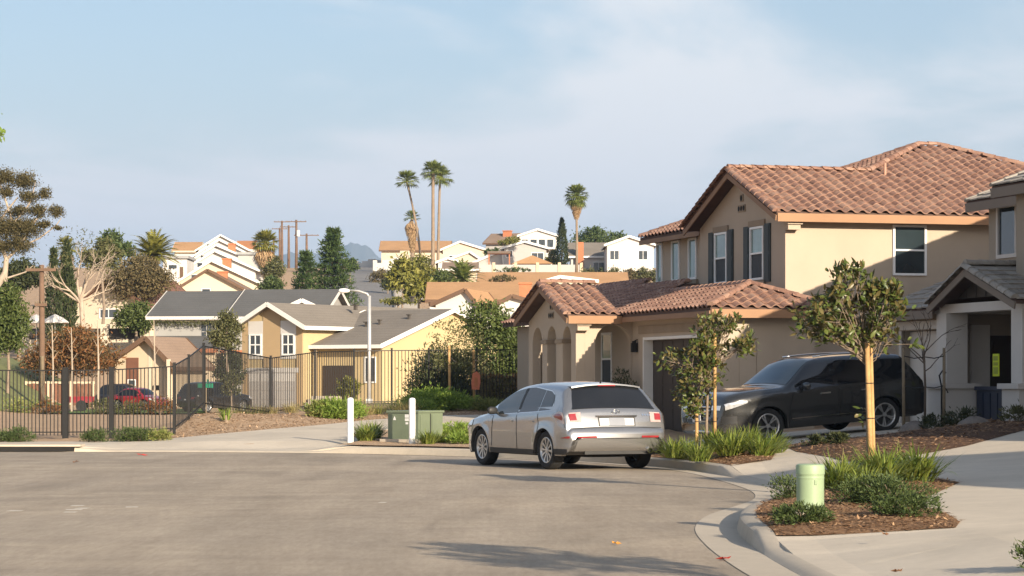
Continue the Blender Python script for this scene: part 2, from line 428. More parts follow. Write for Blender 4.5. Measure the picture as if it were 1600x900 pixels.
def asphalt_mat():
    m, t, b = nt_new('asphalt_worn_dusty')
    p = wpos(t)
    mpp = t.nodes.new('ShaderNodeMapping'); t.links.new(p, mpp.inputs[0]); mpp.inputs['Scale'].default_value = (1.0, 0.14, 1.0); pv = mpp.outputs[0]     # wear is drawn out along the direction of travel
    col = (0.335, 0.283, 0.220)
    big = noise(t, 0.30, 6, 0.6, pv, 1.2)
    out = ramp(t, big.outputs['Fac'], [(0.32, c4(col, 0.82)), (0.68, c4(col, 1.16))]).outputs[0]
    # turning-circle wheel tracks: pale dusty rings around two centres
    for (cx, cy, sc, am, s0) in ((-7.0, 44.0, 0.42, 0.16, 3.0), (-1.5, 30.0, 0.55, 0.14, 9.0), (-3.0, 62.0, 0.5, 0.15, 5.0)):
        mp = t.nodes.new('ShaderNodeMapping'); t.links.new(p, mp.inputs[0])
        mp.inputs['Location'].default_value = (-cx, -cy, 0)
        ln = t.nodes.new('ShaderNodeVectorMath'); ln.operation = 'LENGTH'; t.links.new(mp.outputs[0], ln.inputs[0])
        ad = t.nodes.new('ShaderNodeMath'); ad.operation = 'MULTIPLY_ADD'
        wob = noise(t, 0.22, 3, 0.5, p)
        t.links.new(wob.outputs['Fac'], ad.inputs[0]); ad.inputs[1].default_value = 2.6; t.links.new(ln.outputs['Value'], ad.inputs[2])
        cv = t.nodes.new('ShaderNodeCombineXYZ'); t.links.new(ad.outputs[0], cv.inputs[0]); cv.inputs[1].default_value = s0
        rg = noise(t, sc * 2.0, 4, 0.6, cv.outputs[0])
        msk = noise(t, 0.11, 3, 0.5, p)
        f = t.nodes.new('ShaderNodeMath'); f.operation = 'MULTIPLY'
        t.links.new(mrange(t, rg.outputs['Fac'], 0.47, 0.66, 0, 1), f.inputs[0]); t.links.new(mrange(t, msk.outputs['Fac'], 0.36, 0.62, 0, am * 2.6), f.inputs[1])
        out = mixc(t, f.outputs[0], out, c4((0.50, 0.415, 0.31)))
        f2 = t.nodes.new('ShaderNodeMath'); f2.operation = 'MULTIPLY'
        t.links.new(mrange(t, rg.outputs['Fac'], 0.44, 0.36, 0, 1), f2.inputs[0]); f2.inputs[1].default_value = am * 1.6
        out = mixc(t, f2.outputs[0], out, c4((0.255, 0.21, 0.165)))
    # single wheel tracks of turning cars: (centre, radius, half width, strength, colour)
    brk = noise(t, 0.35, 4, 0.6, pv); wob2 = noise(t, 0.12, 2, 0.5, pv)
    for (cx, cy, R, hw, am, cc) in ((-6, 41, 9.0, 0.30, 0.55, (0.52, 0.43, 0.32)), (-6, 41, 7.5, 0.30, 0.5, (0.52, 0.43, 0.32)), (8, 63, 17.6, 0.34, 0.55, (0.50, 0.41, 0.31)), (8, 63, 16.1, 0.3, 0.45, (0.50, 0.41, 0.31)),
                                    (-20, 26, 21.5, 0.35, 0.5, (0.50, 0.41, 0.31)), (-20, 26, 23.0, 0.35, 0.45, (0.50, 0.41, 0.31)), (-2, 34, 12.0, 0.28, 0.5, (0.24, 0.20, 0.16)), (-12, 50, 6.0, 0.3, 0.45, (0.26, 0.215, 0.17)), (6, 30, 10.5, 0.5, 0.4, (0.50, 0.42, 0.32))):
        mp = t.nodes.new('ShaderNodeMapping'); t.links.new(p, mp.inputs[0]); mp.inputs['Location'].default_value = (-cx, -cy, 0)
        ln = t.nodes.new('ShaderNodeVectorMath'); ln.operation = 'LENGTH'; t.links.new(mp.outputs[0], ln.inputs[0])
        ad = t.nodes.new('ShaderNodeMath'); ad.operation = 'MULTIPLY_ADD'; t.links.new(wob2.outputs['Fac'], ad.inputs[0]); ad.inputs[1].default_value = 3.0; t.links.new(ln.outputs['Value'], ad.inputs[2])
        df = t.nodes.new('ShaderNodeMath'); df.operation = 'SUBTRACT'; t.links.new(ad.outputs[0], df.inputs[0]); df.inputs[1].default_value = R + 1.5
        ab = t.nodes.new('ShaderNodeMath'); ab.operation = 'ABSOLUTE'; t.links.new(df.outputs[0], ab.inputs[0])
        f = t.nodes.new('ShaderNodeMath'); f.operation = 'MULTIPLY'; t.links.new(mrange(t, ab.outputs[0], hw * 0.6, hw * 3.0, am * 0.5, 0.0), f.inputs[0]); t.links.new(mrange(t, brk.outputs['Fac'], 0.35, 0.6, 0.15, 1.0), f.inputs[1])
        out = mixc(t, f.outputs[0], out, c4(cc))
    # tracks that run with the street: x = x0 + k (y - y0)^2
    sxy = t.nodes.new('ShaderNodeSeparateXYZ'); t.links.new(p, sxy.inputs[0])
    def mth(op, a_, b_):
        n_ = t.nodes.new('ShaderNodeMath'); n_.operation = op
        for i_, v_ in enumerate((a_, b_)):
            if isinstance(v_, (int, float)): n_.inputs[i_].default_value = v_
            else: t.links.new(v_, n_.inputs[i_])
        return n_.outputs[0]
    for (x0, y0, k_, hw, am, cc) in ((-4.3, 37, 0.006, 0.22, 0.5, (0.46, 0.385, 0.295)), (-2.8, 37, 0.006, 0.22, 0.45, (0.46, 0.385, 0.295)), (-0.6, 44, -0.004, 0.25, 0.4, (0.45, 0.38, 0.295)), (1.0, 44, -0.004, 0.22, 0.4, (0.45, 0.38, 0.295)),
                                     (-7.6, 34, 0.004, 0.3, 0.38, (0.25, 0.212, 0.17)), (-5.6, 50, -0.012, 0.3, 0.42, (0.46, 0.385, 0.295)), (-1.7, 28, 0.010, 0.3, 0.35, (0.25, 0.212, 0.17)), (-10.5, 46, 0.02, 0.3, 0.4, (0.45, 0.38, 0.295))):
        dy = mth('SUBTRACT', sxy.outputs[1], y0)
        xx = mth('ADD', mth('MULTIPLY', mth('MULTIPLY', dy, dy), k_), mth('ADD', mth('MULTIPLY', wob2.outputs['Fac'], 1.2), x0 - 0.6))
        d_ = mth('ABSOLUTE', mth('SUBTRACT', sxy.outputs[0], xx), 0.0)
        f_ = mth('MULTIPLY', mrange(t, d_, hw * 0.4, hw * 2.6, am * 0.8, 0.0), mrange(t, brk.outputs['Fac'], 0.36, 0.58, 0.1, 1.0))
        out = mixc(t, f_, out, c4(cc))
    mid = noise(t, 1.7, 6, 0.65, pv)
    out = mixc(t, 1.0, out, ramp(t, mid.outputs['Fac'], [(0.35, (0.84, 0.83, 0.82, 1)), (0.65, (1, 1, 1, 1))]).outputs[0], 'MULTIPLY')
    fine = noise(t, 95, 3, 0.75, p)
    out = mixc(t, 1.0, out, ramp(t, fine.outputs['Fac'], [(0.3, (0.66, 0.65, 0.64, 1)), (0.7, (1, 1, 1, 1))]).outputs[0], 'MULTIPLY')
    agg = noise(t, 14, 5, 0.8, pv)
    out = mixc(t, 1.0, out, ramp(t, agg.outputs['Fac'], [(0.36, (0.82, 0.81, 0.80, 1)), (0.64, (1, 1, 1, 1))]).outputs[0], 'MULTIPLY')
    out = mixc(t, 1.0, out, (1.43, 1.44, 1.45, 1), 'MULTIPLY')
    oil = noise(t, 0.75, 4, 0.6, pv, 0.8)
    out = mixc(t, mrange(t, oil.outputs['Fac'], 0.63, 0.74, 0.0, 0.30), out, c4((0.16, 0.135, 0.11)))
    # sealed hairline cracks
    vo = t.nodes.new('ShaderNodeTexVoronoi'); vo.feature = 'DISTANCE_TO_EDGE'; vo.inputs['Scale'].default_value = 0.16
    wv = t.nodes.new('ShaderNodeVectorMath'); wv.operation = 'ADD'
    wn_ = noise(t, 0.8, 5, 0.6, p); t.links.new(p, wv.inputs[0]); t.links.new(wn_.outputs['Color'], wv.inputs[1])
    t.links.new(wv.outputs[0], vo.inputs['Vector'])
    out = mixc(t, mrange(t, vo.outputs['Distance'], 0.0, 0.004, 0.10, 0.0), out, c4((0.07, 0.062, 0.055)))
    t.links.new(out, b.inputs['Base Color'])
    b.inputs['Roughness'].default_value = 0.88; b.inputs['Specular IOR Level'].default_value = 0.3
    bump(t, b, fine.outputs['Fac'], 0.5, 0.012)
    return m
M['asphalt'] = asphalt_mat()

def dirt_mat(name, ca, cb, cc, s=0.9):
    m, t, b = nt_new(name)
    p = wpos(t)
    a = noise(t, s, 7, 0.65, p, 0.4); c = noise(t, s * 14, 5, 0.7, p); d = noise(t, s * 70, 3, 0.7, p)
    out = ramp(t, a.outputs['Fac'], [(0.3, c4(ca)), (0.5, c4(cb)), (0.72, c4(cc))]).outputs[0]
    out = mixc(t, 0.35, out, ramp(t, c.outputs['Fac'], [(0.35, c4(ca, 0.6)), (0.65, c4(cc, 1.2))]).outputs[0])
    out = mixc(t, 0.25, out, ramp(t, d.outputs['Fac'], [(0.35, c4(ca, 0.5)), (0.65, c4(cc, 1.3))]).outputs[0])
    t.links.new(out, b.inputs['Base Color']); b.inputs['Roughness'].default_value = 0.97; b.inputs['Specular IOR Level'].default_value = 0.15
    h = t.nodes.new('ShaderNodeMath'); h.operation = 'ADD'; t.links.new(c.outputs['Fac'], h.inputs[0]); t.links.new(d.outputs['Fac'], h.inputs[1])
    bump(t, b, h.outputs[0], 0.6, 0.05)
    return m
M['dirt'] = dirt_mat('dirt_brown', (0.36, 0.235, 0.145), (0.49, 0.34, 0.215), (0.58, 0.42, 0.28))
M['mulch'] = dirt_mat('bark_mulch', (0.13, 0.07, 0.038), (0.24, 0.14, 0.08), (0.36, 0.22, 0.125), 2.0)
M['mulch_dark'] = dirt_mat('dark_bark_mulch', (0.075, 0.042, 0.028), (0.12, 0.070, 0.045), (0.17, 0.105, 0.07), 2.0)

# ------------------------------------------------------------------ lie of the land
def catmull(P, n=8):
    out = []
    P = [Vector((p[0], p[1], 0)) for p in P]
    for i in range(len(P) - 1):
        p0, p1, p2, p3 = P[max(i - 1, 0)], P[i], P[i + 1], P[min(i + 2, len(P) - 1)]
        for k in range(n):
            t = k / n
            out.append(0.5 * ((2 * p1) + (p2 - p0) * t + (2 * p0 - 5 * p1 + 4 * p2 - p3) * t * t + (3 * p1 - p0 - 3 * p2 + p3) * t ** 3))
    out.append(P[-1])
    return out
ROAD_EDGE = catmull([(2.7, -25), (2.35, 8), (2.12, 19), (2.0, 23), (1.98, 26), (2.08, 28.8), (2.4, 31.4), (2.9, 33.6), (3.4, 35.9), (3.62, 38.4), (3.56, 41.6),
                     (3.36, 45), (3.05, 47.6), (2.5, 49.8), (1.75, 51.9), (0.7, 54), (-0.7, 56.1), (-2.4, 57.9), (-4.4, 59.2), (-7, 60.0), (-11, 60.4), (-20, 60.6), (-60, 60.8)], 8)
_re = [(p.y, p.x) for p in ROAD_EDGE]
RE_Y = np.array([a for a, b in _re]); RE_X = np.array([b for a, b in _re])
def kerb_x(Y):
    return float(np.interp(Y, RE_Y, RE_X))
def offset_line(P, d):
    out = []
    for i, p in enumerate(P):
        t = (P[min(i + 1, len(P) - 1)] - P[max(i - 1, 0)]).normalized()
        out.append(p + Vector((t.y, -t.x, 0)) * d)      # to the right of travel = away from the road
    return out
def kerb_h(p):
    """height of the kerb top: full 0.15 m, dropped to a lip at the three driveways"""
    x, y = p.x, p.y
    if y < 38 and x > 0:
        return lerp(0.028, 0.15, sst(24.6, 26.2, y)) if y < 31 else lerp(0.15, 0.03, sst(35.2, 37.0, y))
    if y < 50 and x > 0:
        return lerp(0.03, 0.15, sst(44.6, 46.2, y))
    if x > -8:
        return lerp(0.15, 0.03, sst(-3.8, -4.9, x)) if x < -3.8 else 0.15
    return lerp(0.03, 0.15, sst(-9.8, -10.8, x))
def zr(X, Y):
    s = lerp(0.042, 0.082, sst(40, 52, Y))
    return 0.15 + s * min(7.0, max(0.0, X - 3.3))
PROF = [(-60, 0.1), (60, 0.1), (70, 0.16), (90, 0.2), (150, 0.25), (172, 0.6), (200, 2.6), (250, 7), (300, 12), (350, 16), (400, 19.2), (450, 21.8), (500, 23.6), (560, 24.0),
        (620, 22), (800, 12), (1200, 2), (3000, 0), (12000, 0)]
def lotz(X, Y):
    """finished level of everything that is not the carriageway"""
    z = pl(Y, PROF)
    if Y < 130:
        rise = pl(Y, [(61, 0.15), (80, 0.63), (87, 0.92), (92, 0.95), (112, 0.25)])
        w = sst(-10.2, -6.5, X)
        z = lerp(z, max(z, rise), w)
        z += 0.52 * math.exp(-((X + 9.0) / 1.5) ** 2 - ((Y - 74.5) / 3.2) ** 2) + 0.16 * math.exp(-((X + 6.9) / 1.2) ** 2 - ((Y - 76) / 3.5) ** 2)
        if X > -2:
            z = max(z, lerp(z, zr(X, Y), sst(-2, 1.5, X)) if Y > 55 else zr(X, Y)) if Y < 100 else z
    # left-hand embankment and terrace
    if X < -14 and Y > 95:
        z += (2.2 * sst(-19, -26, X) * sst(150, 186, Y) + 2.8 * sst(-22.6, -30, X) * sst(98, 125, Y) * (1 - sst(150, 186, Y))) * (1 - sst(230, 320, Y))
    return z
def on_road(X, Y):
    return Y < 60.9 and X < (kerb_x(Y) + 0.62 if Y > -20 else 3)
def gz(X, Y):
    if on_road(X, Y): return -0.10
    return lotz(X, Y) - (0.06 if Y > 63.5 or (X < -3 and Y > 62) else 0.30)

# ground: one sheet out to the horizon
def axis(fine0, fine1, step, lo, hi, grow=1.35):
    a = list(np.arange(fine0, fine1 + 1e-6, step))
    d = step; x = fine1
    while x < hi:
        d *= grow; x += d; a.append(min(x, hi))
    d = step; x = fine0; b = []
    while x > lo:
        d *= grow; x -= d; b.append(max(x, lo))
    return b[::-1] + a
XS = axis(-16, 14, 0.6, -9000, 9000)
YS = axis(-4, 100, 0.8, -400, 12000, 1.07)
g = MB()
g.grid([[(x, y, gz(x, y) + (0.03 * sin(3.1 * x + 1.3 * y) * sin(2.3 * y) if y > 62 and not on_road(x, y) else 0)) for x in XS] for y in YS])
ground = tag(g.build('ground', M['dirt'], smooth=True), kind='structure')

def sheet(name, poly, zf, m, step=1.0, lift=0.0, kind='structure', label=None, parent=None, smooth=True):
    """a sheet over a ground polygon that follows the level zf"""
    bm = bmesh.new()
    f = bm.faces.new([bm.verts.new((p[0], p[1], 0)) for p in poly])
    xs = [p[0] for p in poly]; ys = [p[1] for p in poly]
    for ax, lo, hi in ((0, min(xs), max(xs)), (1, min(ys), max(ys))):
        k = math.ceil(lo / step) * step
        while k < hi:
            co = (k, 0, 0) if ax == 0 else (0, k, 0); no = (1, 0, 0) if ax == 0 else (0, 1, 0)
            bmesh.ops.bisect_plane(bm, geom=bm.verts[:] + bm.edges[:] + bm.faces[:], plane_co=co, plane_no=no)
            k += step
    for v in bm.verts:
        v.co.z = zf(v.co.x, v.co.y) + lift
    bmesh.ops.recalc_face_normals(bm, faces=bm.faces)
    bmesh.ops.triangulate(bm, faces=bm.faces)
    me = bpy.data.meshes.new(name)
    bm.to_mesh(me); bm.free()
    if sum(p.normal.z for p in me.polygons) < 0: me.flip_normals()
    me.materials.append(m)
    if smooth: me.polygons.foreach_set("use_smooth", [True] * len(me.polygons))
    o = link(name, me, parent)
    if kind: tag(o, label, kind=kind)
    return o

# carriageway
RE = [p for p in ROAD_EDGE if p.x > -45]
sheet('road', [(p.x, p.y) for p in RE] + [(-45, 58), (-45, -25)], lambda x, y: 0.0, M['asphalt'], 4.0)
# gutter and kerb
L0, L1, L2, L3 = ROAD_EDGE, offset_line(ROAD_EDGE, 0.45), offset_line(ROAD_EDGE, 0.50), offset_line(ROAD_EDGE, 0.66)
gt = MB(); gt.grid([[(p.x - 0.02, p.y, 0.006), (q.x, q.y, -0.012)] for p, q in zip(L0, L1)])
tag(gt.build('gutter', M['kerb'], smooth=True, fix=False), kind='structure')
kb = MB()
kb.grid([[(q.x, q.y, -0.05), (q.x, q.y, -0.010), (0.25 * q.x + 0.75 * r.x, 0.25 * q.y + 0.75 * r.y, kerb_h(p) - 0.02), (0.2 * s.x + 0.8 * r.x, 0.2 * s.y + 0.8 * r.y, kerb_h(p)),
          (s.x, s.y, kerb_h(p) + 0.004), (s.x, s.y, -0.05)] for p, q, r, s in zip(L0, L1, L2, L3)])
kerb = tag(kb.build('kerb', M['kerb'], smooth=True, angle=50), kind='structure')
# dark expansion joint behind the kerb lip and across gutter
def strip(name, pts, w, zf, m, lift, parent=None, kind='structure'):
    mb = MB(); rows = []
    P = [Vector((p[0], p[1], 0)) for p in pts]
    for i, p in enumerate(P):
        t = (P[min(i + 1, len(P) - 1)] - P[max(i - 1, 0)]).normalized(); n = Vector((t.y, -t.x, 0)) * (w / 2)
        a, b = p - n, p + n
        rows.append([(a.x, a.y, zf(a.x, a.y) + lift), (b.x, b.y, zf(b.x, b.y) + lift)])
    mb.grid(rows)
    o = mb.build(name, m, parent)
    for pg in o.data.polygons:
        pass
    if kind and not parent: tag(o, kind=kind)
    return o
# storm drain slot in the far kerb (dark opening in the kerb face)
sd = thing('storm_drain', 'dark kerb-inlet slot in the far kerb below the gate fence', 'storm drain')
MB().bb((-12.6, 60.82, 0.0), (-10.4, 60.90, 0.115)).build('opening', M['dark'], sd)
MB().bb((-12.75, 60.80, 0.118), (-10.25, 61.5, 0.165)).build('cover_slab', M['kerb'], sd)

# concrete flatwork of the right-hand side, cut into panels along its joints
def level(x, y):
    p = Vector((x, y, 0))
    base = zr(x, y)
    # aprons fall to the lip of the dropped kerb
    if x > 0 and y < 60:
        d = x - (kerb_x(y) + 0.66)
        hk = kerb_h(Vector((kerb_x(y), y, 0)))
        base = lerp(hk + 0.003, base, sst(0.0, 1.7, d)) if hk < 0.149 else lerp(0.153, base, sst(0, 0.6, d))
    return base
def panels(name, poly, cuts, zf, m, gap=0.018, step=1.5, thick=0.05):
    bm = bmesh.new()
    bm.faces.new([bm.verts.new((p[0], p[1], 0)) for p in poly])
    for (a, b) in cuts:
        d = Vector((b[0] - a[0], b[1] - a[1], 0)); no = Vector((d.y, -d.x, 0))
        r = bmesh.ops.bisect_plane(bm, geom=bm.verts[:] + bm.edges[:] + bm.faces[:], plane_co=(a[0], a[1], 0), plane_no=no)
    polys = [[v.co.copy() for v in f.verts] for f in bm.faces]
    bm.free()
    base = sheet(name, poly, zf, M['joint'], step, -0.03)
    for P in polys:
        b2 = bmesh.new()
        f = b2.faces.new([b2.verts.new(p) for p in P])
        bmesh.ops.inset_region(b2, faces=[f], thickness=gap, use_even_offset=True)
        inner = max(b2.faces, key=lambda q: q.calc_area())
        bmesh.ops.delete(b2, geom=[q for q in b2.faces if q is not inner], context='FACES')
        xs = [v.co.x for v in b2.verts]; ys = [v.co.y for v in b2.verts]
        for ax, lo, hi in ((0, min(xs), max(xs)), (1, min(ys), max(ys))):
            k = math.ceil(lo / step) * step
            while k < hi:
                bmesh.ops.bisect_plane(b2, geom=b2.verts[:] + b2.edges[:] + b2.faces[:], plane_co=(k, 0, 0) if ax == 0 else (0, k, 0), plane_no=(1, 0, 0) if ax == 0 else (0, 1, 0))
                k += step
        for v in b2.verts: v.co.z = zf(v.co.x, v.co.y)
        bmesh.ops.recalc_face_normals(b2, faces=b2.faces)
        if sum(q.normal.z for q in b2.faces) < 0: bmesh.ops.reverse_faces(b2, faces=b2.faces)
        be = [e for e in b2.edges if e.is_boundary]
        r = bmesh.ops.extrude_edge_only(b2, edges=be)
        for v in r['geom']:
            if isinstance(v, bmesh.types.BMVert): v.co.z -= thick
        me = bpy.data.meshes.new('slab'); b2.to_mesh(me); b2.free(); me.materials.append(m)
        link('slab', me, base)
    return base
back = [(p.x, p.y) for p in L3 if -20 < p.y < 53.2 and p.x > 0.8]
P_right = back + [(2.2, 56.5), (4.5, 62.5), (17, 62.5), (17, -20)]
def kline(d, y0, y1, n=2):
    return (kerb_x(y0) + d, y0), (kerb_x(y1) + d, y1)
cuts = [((2, 12), (9, 12.6)), ((2, 18), (9, 18.6)), ((2.4, 22.4), (9, 23.2)), ((2.5, 25.3), (9, 25.6)), ((3.6, 37.2), (16, 38.5)), ((3.6, 41.2), (16, 42.6)), ((3.6, 45.2), (16, 46.5)),
        ((3, 51.2), (16, 54.2)), ((6.2, 10), (6.4, 40)), ((9.5, 10), (10.2, 60)), ((4.9, 25), (5.2, 50)), ((12.8, 10), (13, 60))]
driveway = panels('driveway', P_right, cuts, level, M['concrete'])

# far side: left-hand sidewalk and the drive that sweeps up behind the transformer
far_back = [(p.x, p.y) for p in L3 if p.x < -3.3 and p.x > -45]
P_left = far_back[::-1] + [(-3.6, 62.5), (-4.2, 66), (-4.0, 69), (-1, 69.6), (3.2, 70.2), (3.2, 79.5), (-0.8, 79.8), (-2.6, 79.0), (-4.3, 75.5), (-5.5, 71.6), (-6.9, 68.6), (-8.8, 66.2), (-10.5, 65.0), (-45, 65.2)]
def level_l(x, y):
    d = y - 61.0
    hk = kerb_h(Vector((x, 60.3, 0)))
    return lerp(hk + 0.004, lotz(x, y) + 0.012, sst(0, 2.2, d))
cuts_l = [((-x, 60), (-x, 66)) for x in (9.2, 10.9, 12.6, 14.3, 16, 19)] + [((-8.4, 60), (-7.4, 70)), ((-5.9, 59), (-5.1, 70)), ((-10, 63.0), (0, 66.2)), ((-8, 68.5), (4, 72.5)), ((-2.0, 66), (-2.6, 82))]
sidewalk = panels('sidewalk', P_left, cuts_l, level_l, M['concrete'])

# paint flecks and leaves lying on the road
def flat_quad(px, py, w, d, rz, m, name, label, cat, grp=None, z=0.004):
    Y = F * (H - z) / (py - HY); X = xat(px, Y)
    o = MB().box((0, 0, 0), (w, d, 0.002)).build(name, m)
    o.location = (X, Y, z); o.rotation_euler = (0, 0, rz)
    return tag(o, label, cat, grp)
M['chalk'] = mat('pale_road_paint', (0.50, 0.46, 0.40), 0.9, 0.2, 20)
for i, (px, py, w, lab) in enumerate(((23, 798, 0.17, 'leftmost pale survey dash near the left edge of the road'), (121, 790, 0.17, 'upper dash of the cluster of four on the road'), (116, 796, 0.21, 'longest dash of the cluster of four on the road'),
                                 (129, 794, 0.16, 'right dash of the cluster of four on the road'), (110, 800, 0.15, 'lowest dash of the cluster of four on the road'), (206, 792, 0.16, 'lone pale survey dash right of the cluster of four'), (598, 785, 0.10, 'tiny pale fleck in the middle of the road'))):
    flat_quad(px, py, w, 0.20, 0.12 * (i % 3 - 1), M['chalk'], 'survey_mark', lab, 'road mark', 'survey dashes on the asphalt')
M['red_leaf'] = mat('red_leaf', (0.42, 0.05, 0.035), 0.8, 0.2, 20); M['orange_leaf'] = mat('orange_leaf', (0.55, 0.26, 0.05), 0.8, 0.2, 20); M['brown_leaf'] = mat('brown_leaf', (0.20, 0.10, 0.05), 0.9, 0.2, 20)
def litter(px, py, s, m, label, z=0.012):
    Y = F * (H - z) / (py - HY); X = xat(px, Y)
    mb = MB(); P = []
    for k in range(9):
        t = 2 * pi * k / 9; r = s * (1 if k % 2 == 0 else 0.55) * (1.3 if k == 0 else 0.8)
        P.append((r * cos(t), r * sin(t), 0.012 * (1 + sin(3 * t))))
    mb.v = [(0, 0, 0.004)] + P; mb.f = [(0, 1 + k, 1 + (k + 1) % 9) for k in range(9)]
    o = mb.build('fallen_leaf', m); o.location = (X, Y, z + 0.004); o.rotation_euler = (0.15, 0.1, px)
    tag(o, label, 'leaf', 'fallen leaves')
litter(1134, 874, 0.075, M['red_leaf'], 'red leaf lying in the pale gutter')
litter(961, 850, 0.055, M['orange_leaf'], 'orange leaf lying on the road near the tree shadow')
litter(220, 711, 0.13, M['red_leaf'], 'red leaf near the far kerb')
litter(118, 722, 0.10, M['brown_leaf'], 'small dark leaf on the far part of the road')
litter(1404, 894, 0.05, M['brown_leaf'], 'curled brown leaf on the driveway slab', 0.16)
litter(1382, 836, 0.035, M['brown_leaf'], 'dark twig leaf at the front edge of the mulch', 0.2)
# ------------------------------------------------------------------ vegetation builders
def unit(v):
    return v / np.maximum(np.linalg.norm(v, axis=1, keepdims=True), 1e-9)
def leaves_mesh(name, C, L, W, m, D=None, up=0.4, fold=0.25, shape=0):
    """leaf blades at points C (n,3): diamond or pointed oval, folded along the midrib"""
    n = len(C)
    d = RNG.normal(size=(n, 3)) if D is None else D + 0.55 * RNG.normal(size=(n, 3))
    d = unit(d)
    nn = RNG.normal(size=(n, 3)); nn[:, 2] += up * 2
    s = unit(np.cross(d, nn)); nr = np.cross(s, d)
    l = (L * RNG.uniform(0.65, 1.3, n))[:, None]; w = (W * RNG.uniform(0.7, 1.25, n))[:, None]
    if shape == 0:
        V = np.stack([C, C + d * l * 0.5 + s * w * 0.5 - nr * w * fold, C + d * l, C + d * l * 0.5 - s * w * 0.5 - nr * w * fold], axis=1).reshape(-1, 3)
        base = np.arange(n)[:, None] * 4
        T = np.concatenate([base + np.array([[0, 1, 2]]), base + np.array([[0, 2, 3]])], axis=1).reshape(-1, 3)
    else:
        tip = C + d * l - nr * l * 0.12
        V = np.stack([C, C + d * l * .33 + s * w * .48 - nr * w * fold, C + d * l * .68 + s * w * .42 - nr * w * fold * 1.2, tip,
                      C + d * l * .68 - s * w * .42 - nr * w * fold * 1.2, C + d * l * .33 - s * w * .48 - nr * w * fold, C + d * l * .5 + nr * w * .05], axis=1).reshape(-1, 3)
        base = np.arange(n)[:, None] * 7
        T = np.concatenate([base + np.array([[6, a, b]]) for a, b in ((0, 1), (1, 2), (2, 3), (3, 4), (4, 5), (5, 0))], axis=1).reshape(-1, 3)
    return tri_mesh(name, V, T, m)
def blob_points(blobs, n, clump=0.28, per=26, hollow=0.5):
    """leaf positions: clumps spread through ellipsoids, denser near the surface, so that the outline is uneven and has gaps"""
    vol = np.array([b[1][0] * b[1][1] * b[1][2] for b in blobs]) ** (2 / 3.0)
    vol /= vol.sum()
    out = []
    for b, f in zip(blobs, vol):
        k = max(3, int(n * f / per))
        u = unit(RNG.normal(size=(k, 3))) * (hollow + (1 - hollow) * RNG.uniform(0, 1, (k, 1)) ** 0.6)
        r = np.array(b[1])
        c = u * r + np.array(b[0])
        cl = clump * r.min() * RNG.uniform(0.6, 1.4, (k, 1, 1))
        p = c[:, None, :] + RNG.normal(size=(k, per, 3)) * cl * np.array([1, 1, 0.7])
        out.append(p.reshape(-1, 3))
    return np.concatenate(out)
def grow(mb, p, d, length, r, depth, spread=0.6, n=6, kids=(2, 3), up=0.12, tips=None, shrink=0.68, taper=0.55):
    p = Vector(p); d = Vector(d).normalized()
    pts, rad = [p], [r]
    for k in range(3):
        d = (d + Vector([random.gauss(0, 0.13) for _ in range(3)]) + Vector((0, 0, up * 0.3))).normalized()
        p = p + d * (length / 3)
        pts.append(p); rad.append(lerp(r, r * taper, (k + 1) / 3))
    mb.tube(pts, rad, n, cap=False)
    if depth == 0:
        if tips is not None: tips.append((p, d))
        return
    for k in range(random.randint(*kids)):
        a = Vector([random.gauss(0, 1) for _ in range(3)])
        a = (a - d * a.dot(d)).normalized()
        nd = (d + a * spread * random.uniform(0.6, 1.4) + Vector((0, 0, up))).normalized()
        q = pts[-1] if k < 2 else pts[2]
        grow(mb, q, nd, length * shrink * random.uniform(0.8, 1.2), r * taper, depth - 1, spread, max(4, n - 1), kids, up, tips, shrink, taper)

def tree(name, label, cat, base, blobs, n, leaf, lm, trunk=None, tr=0.2, bm='bark', group=None, clump=0.28, per=26, shape=0, limbs=4, up=0.4, hollow=0.5):
    """trunk with limbs to the crown clumps; blobs in coordinates relative to the base"""
    t = thing(name, label, cat, base, 0, group)
    mb = MB()
    c = np.mean([b[0] for b in blobs], axis=0)
    top = Vector(trunk) if trunk is not None else Vector((c[0] * 0.6, c[1] * 0.6, max(0.3, min(b[0][2] - b[1][2] * 0.4 for b in blobs))))
    k = top.length
    mid = top * 0.5 + Vector((random.uniform(-.04, .04) * k, random.uniform(-.04, .04) * k, 0))
    mb.tube([(0, 0, -0.3), (0, 0, 0), mid, top], [tr * 1.25, tr * 1.1, tr * 0.85, tr * 0.65], 8)
    for b in blobs:
        for j in range(max(1, limbs // len(blobs) + 1)):
            e = Vector(b[0]) + Vector([random.uniform(-.5, .5) * b[1][i] for i in range(3)])
            m1 = lerp(top, e, 0.5) + Vector((random.uniform(-.1, .1) * k, random.uniform(-.1, .1) * k, random.uniform(-.02, .06) * k))
            mb.tube([top * 0.96, m1, e], [tr * 0.5, tr * 0.3, tr * 0.1], 5, cap=False)
    mb.build('trunk', M[bm], t, smooth=True)
    P = blob_points(blobs, n, clump, per, hollow)
    link('crown', leaves_mesh('crown', P, leaf[0], leaf[1], M[lm], shape=shape, up=up), t)
    return t
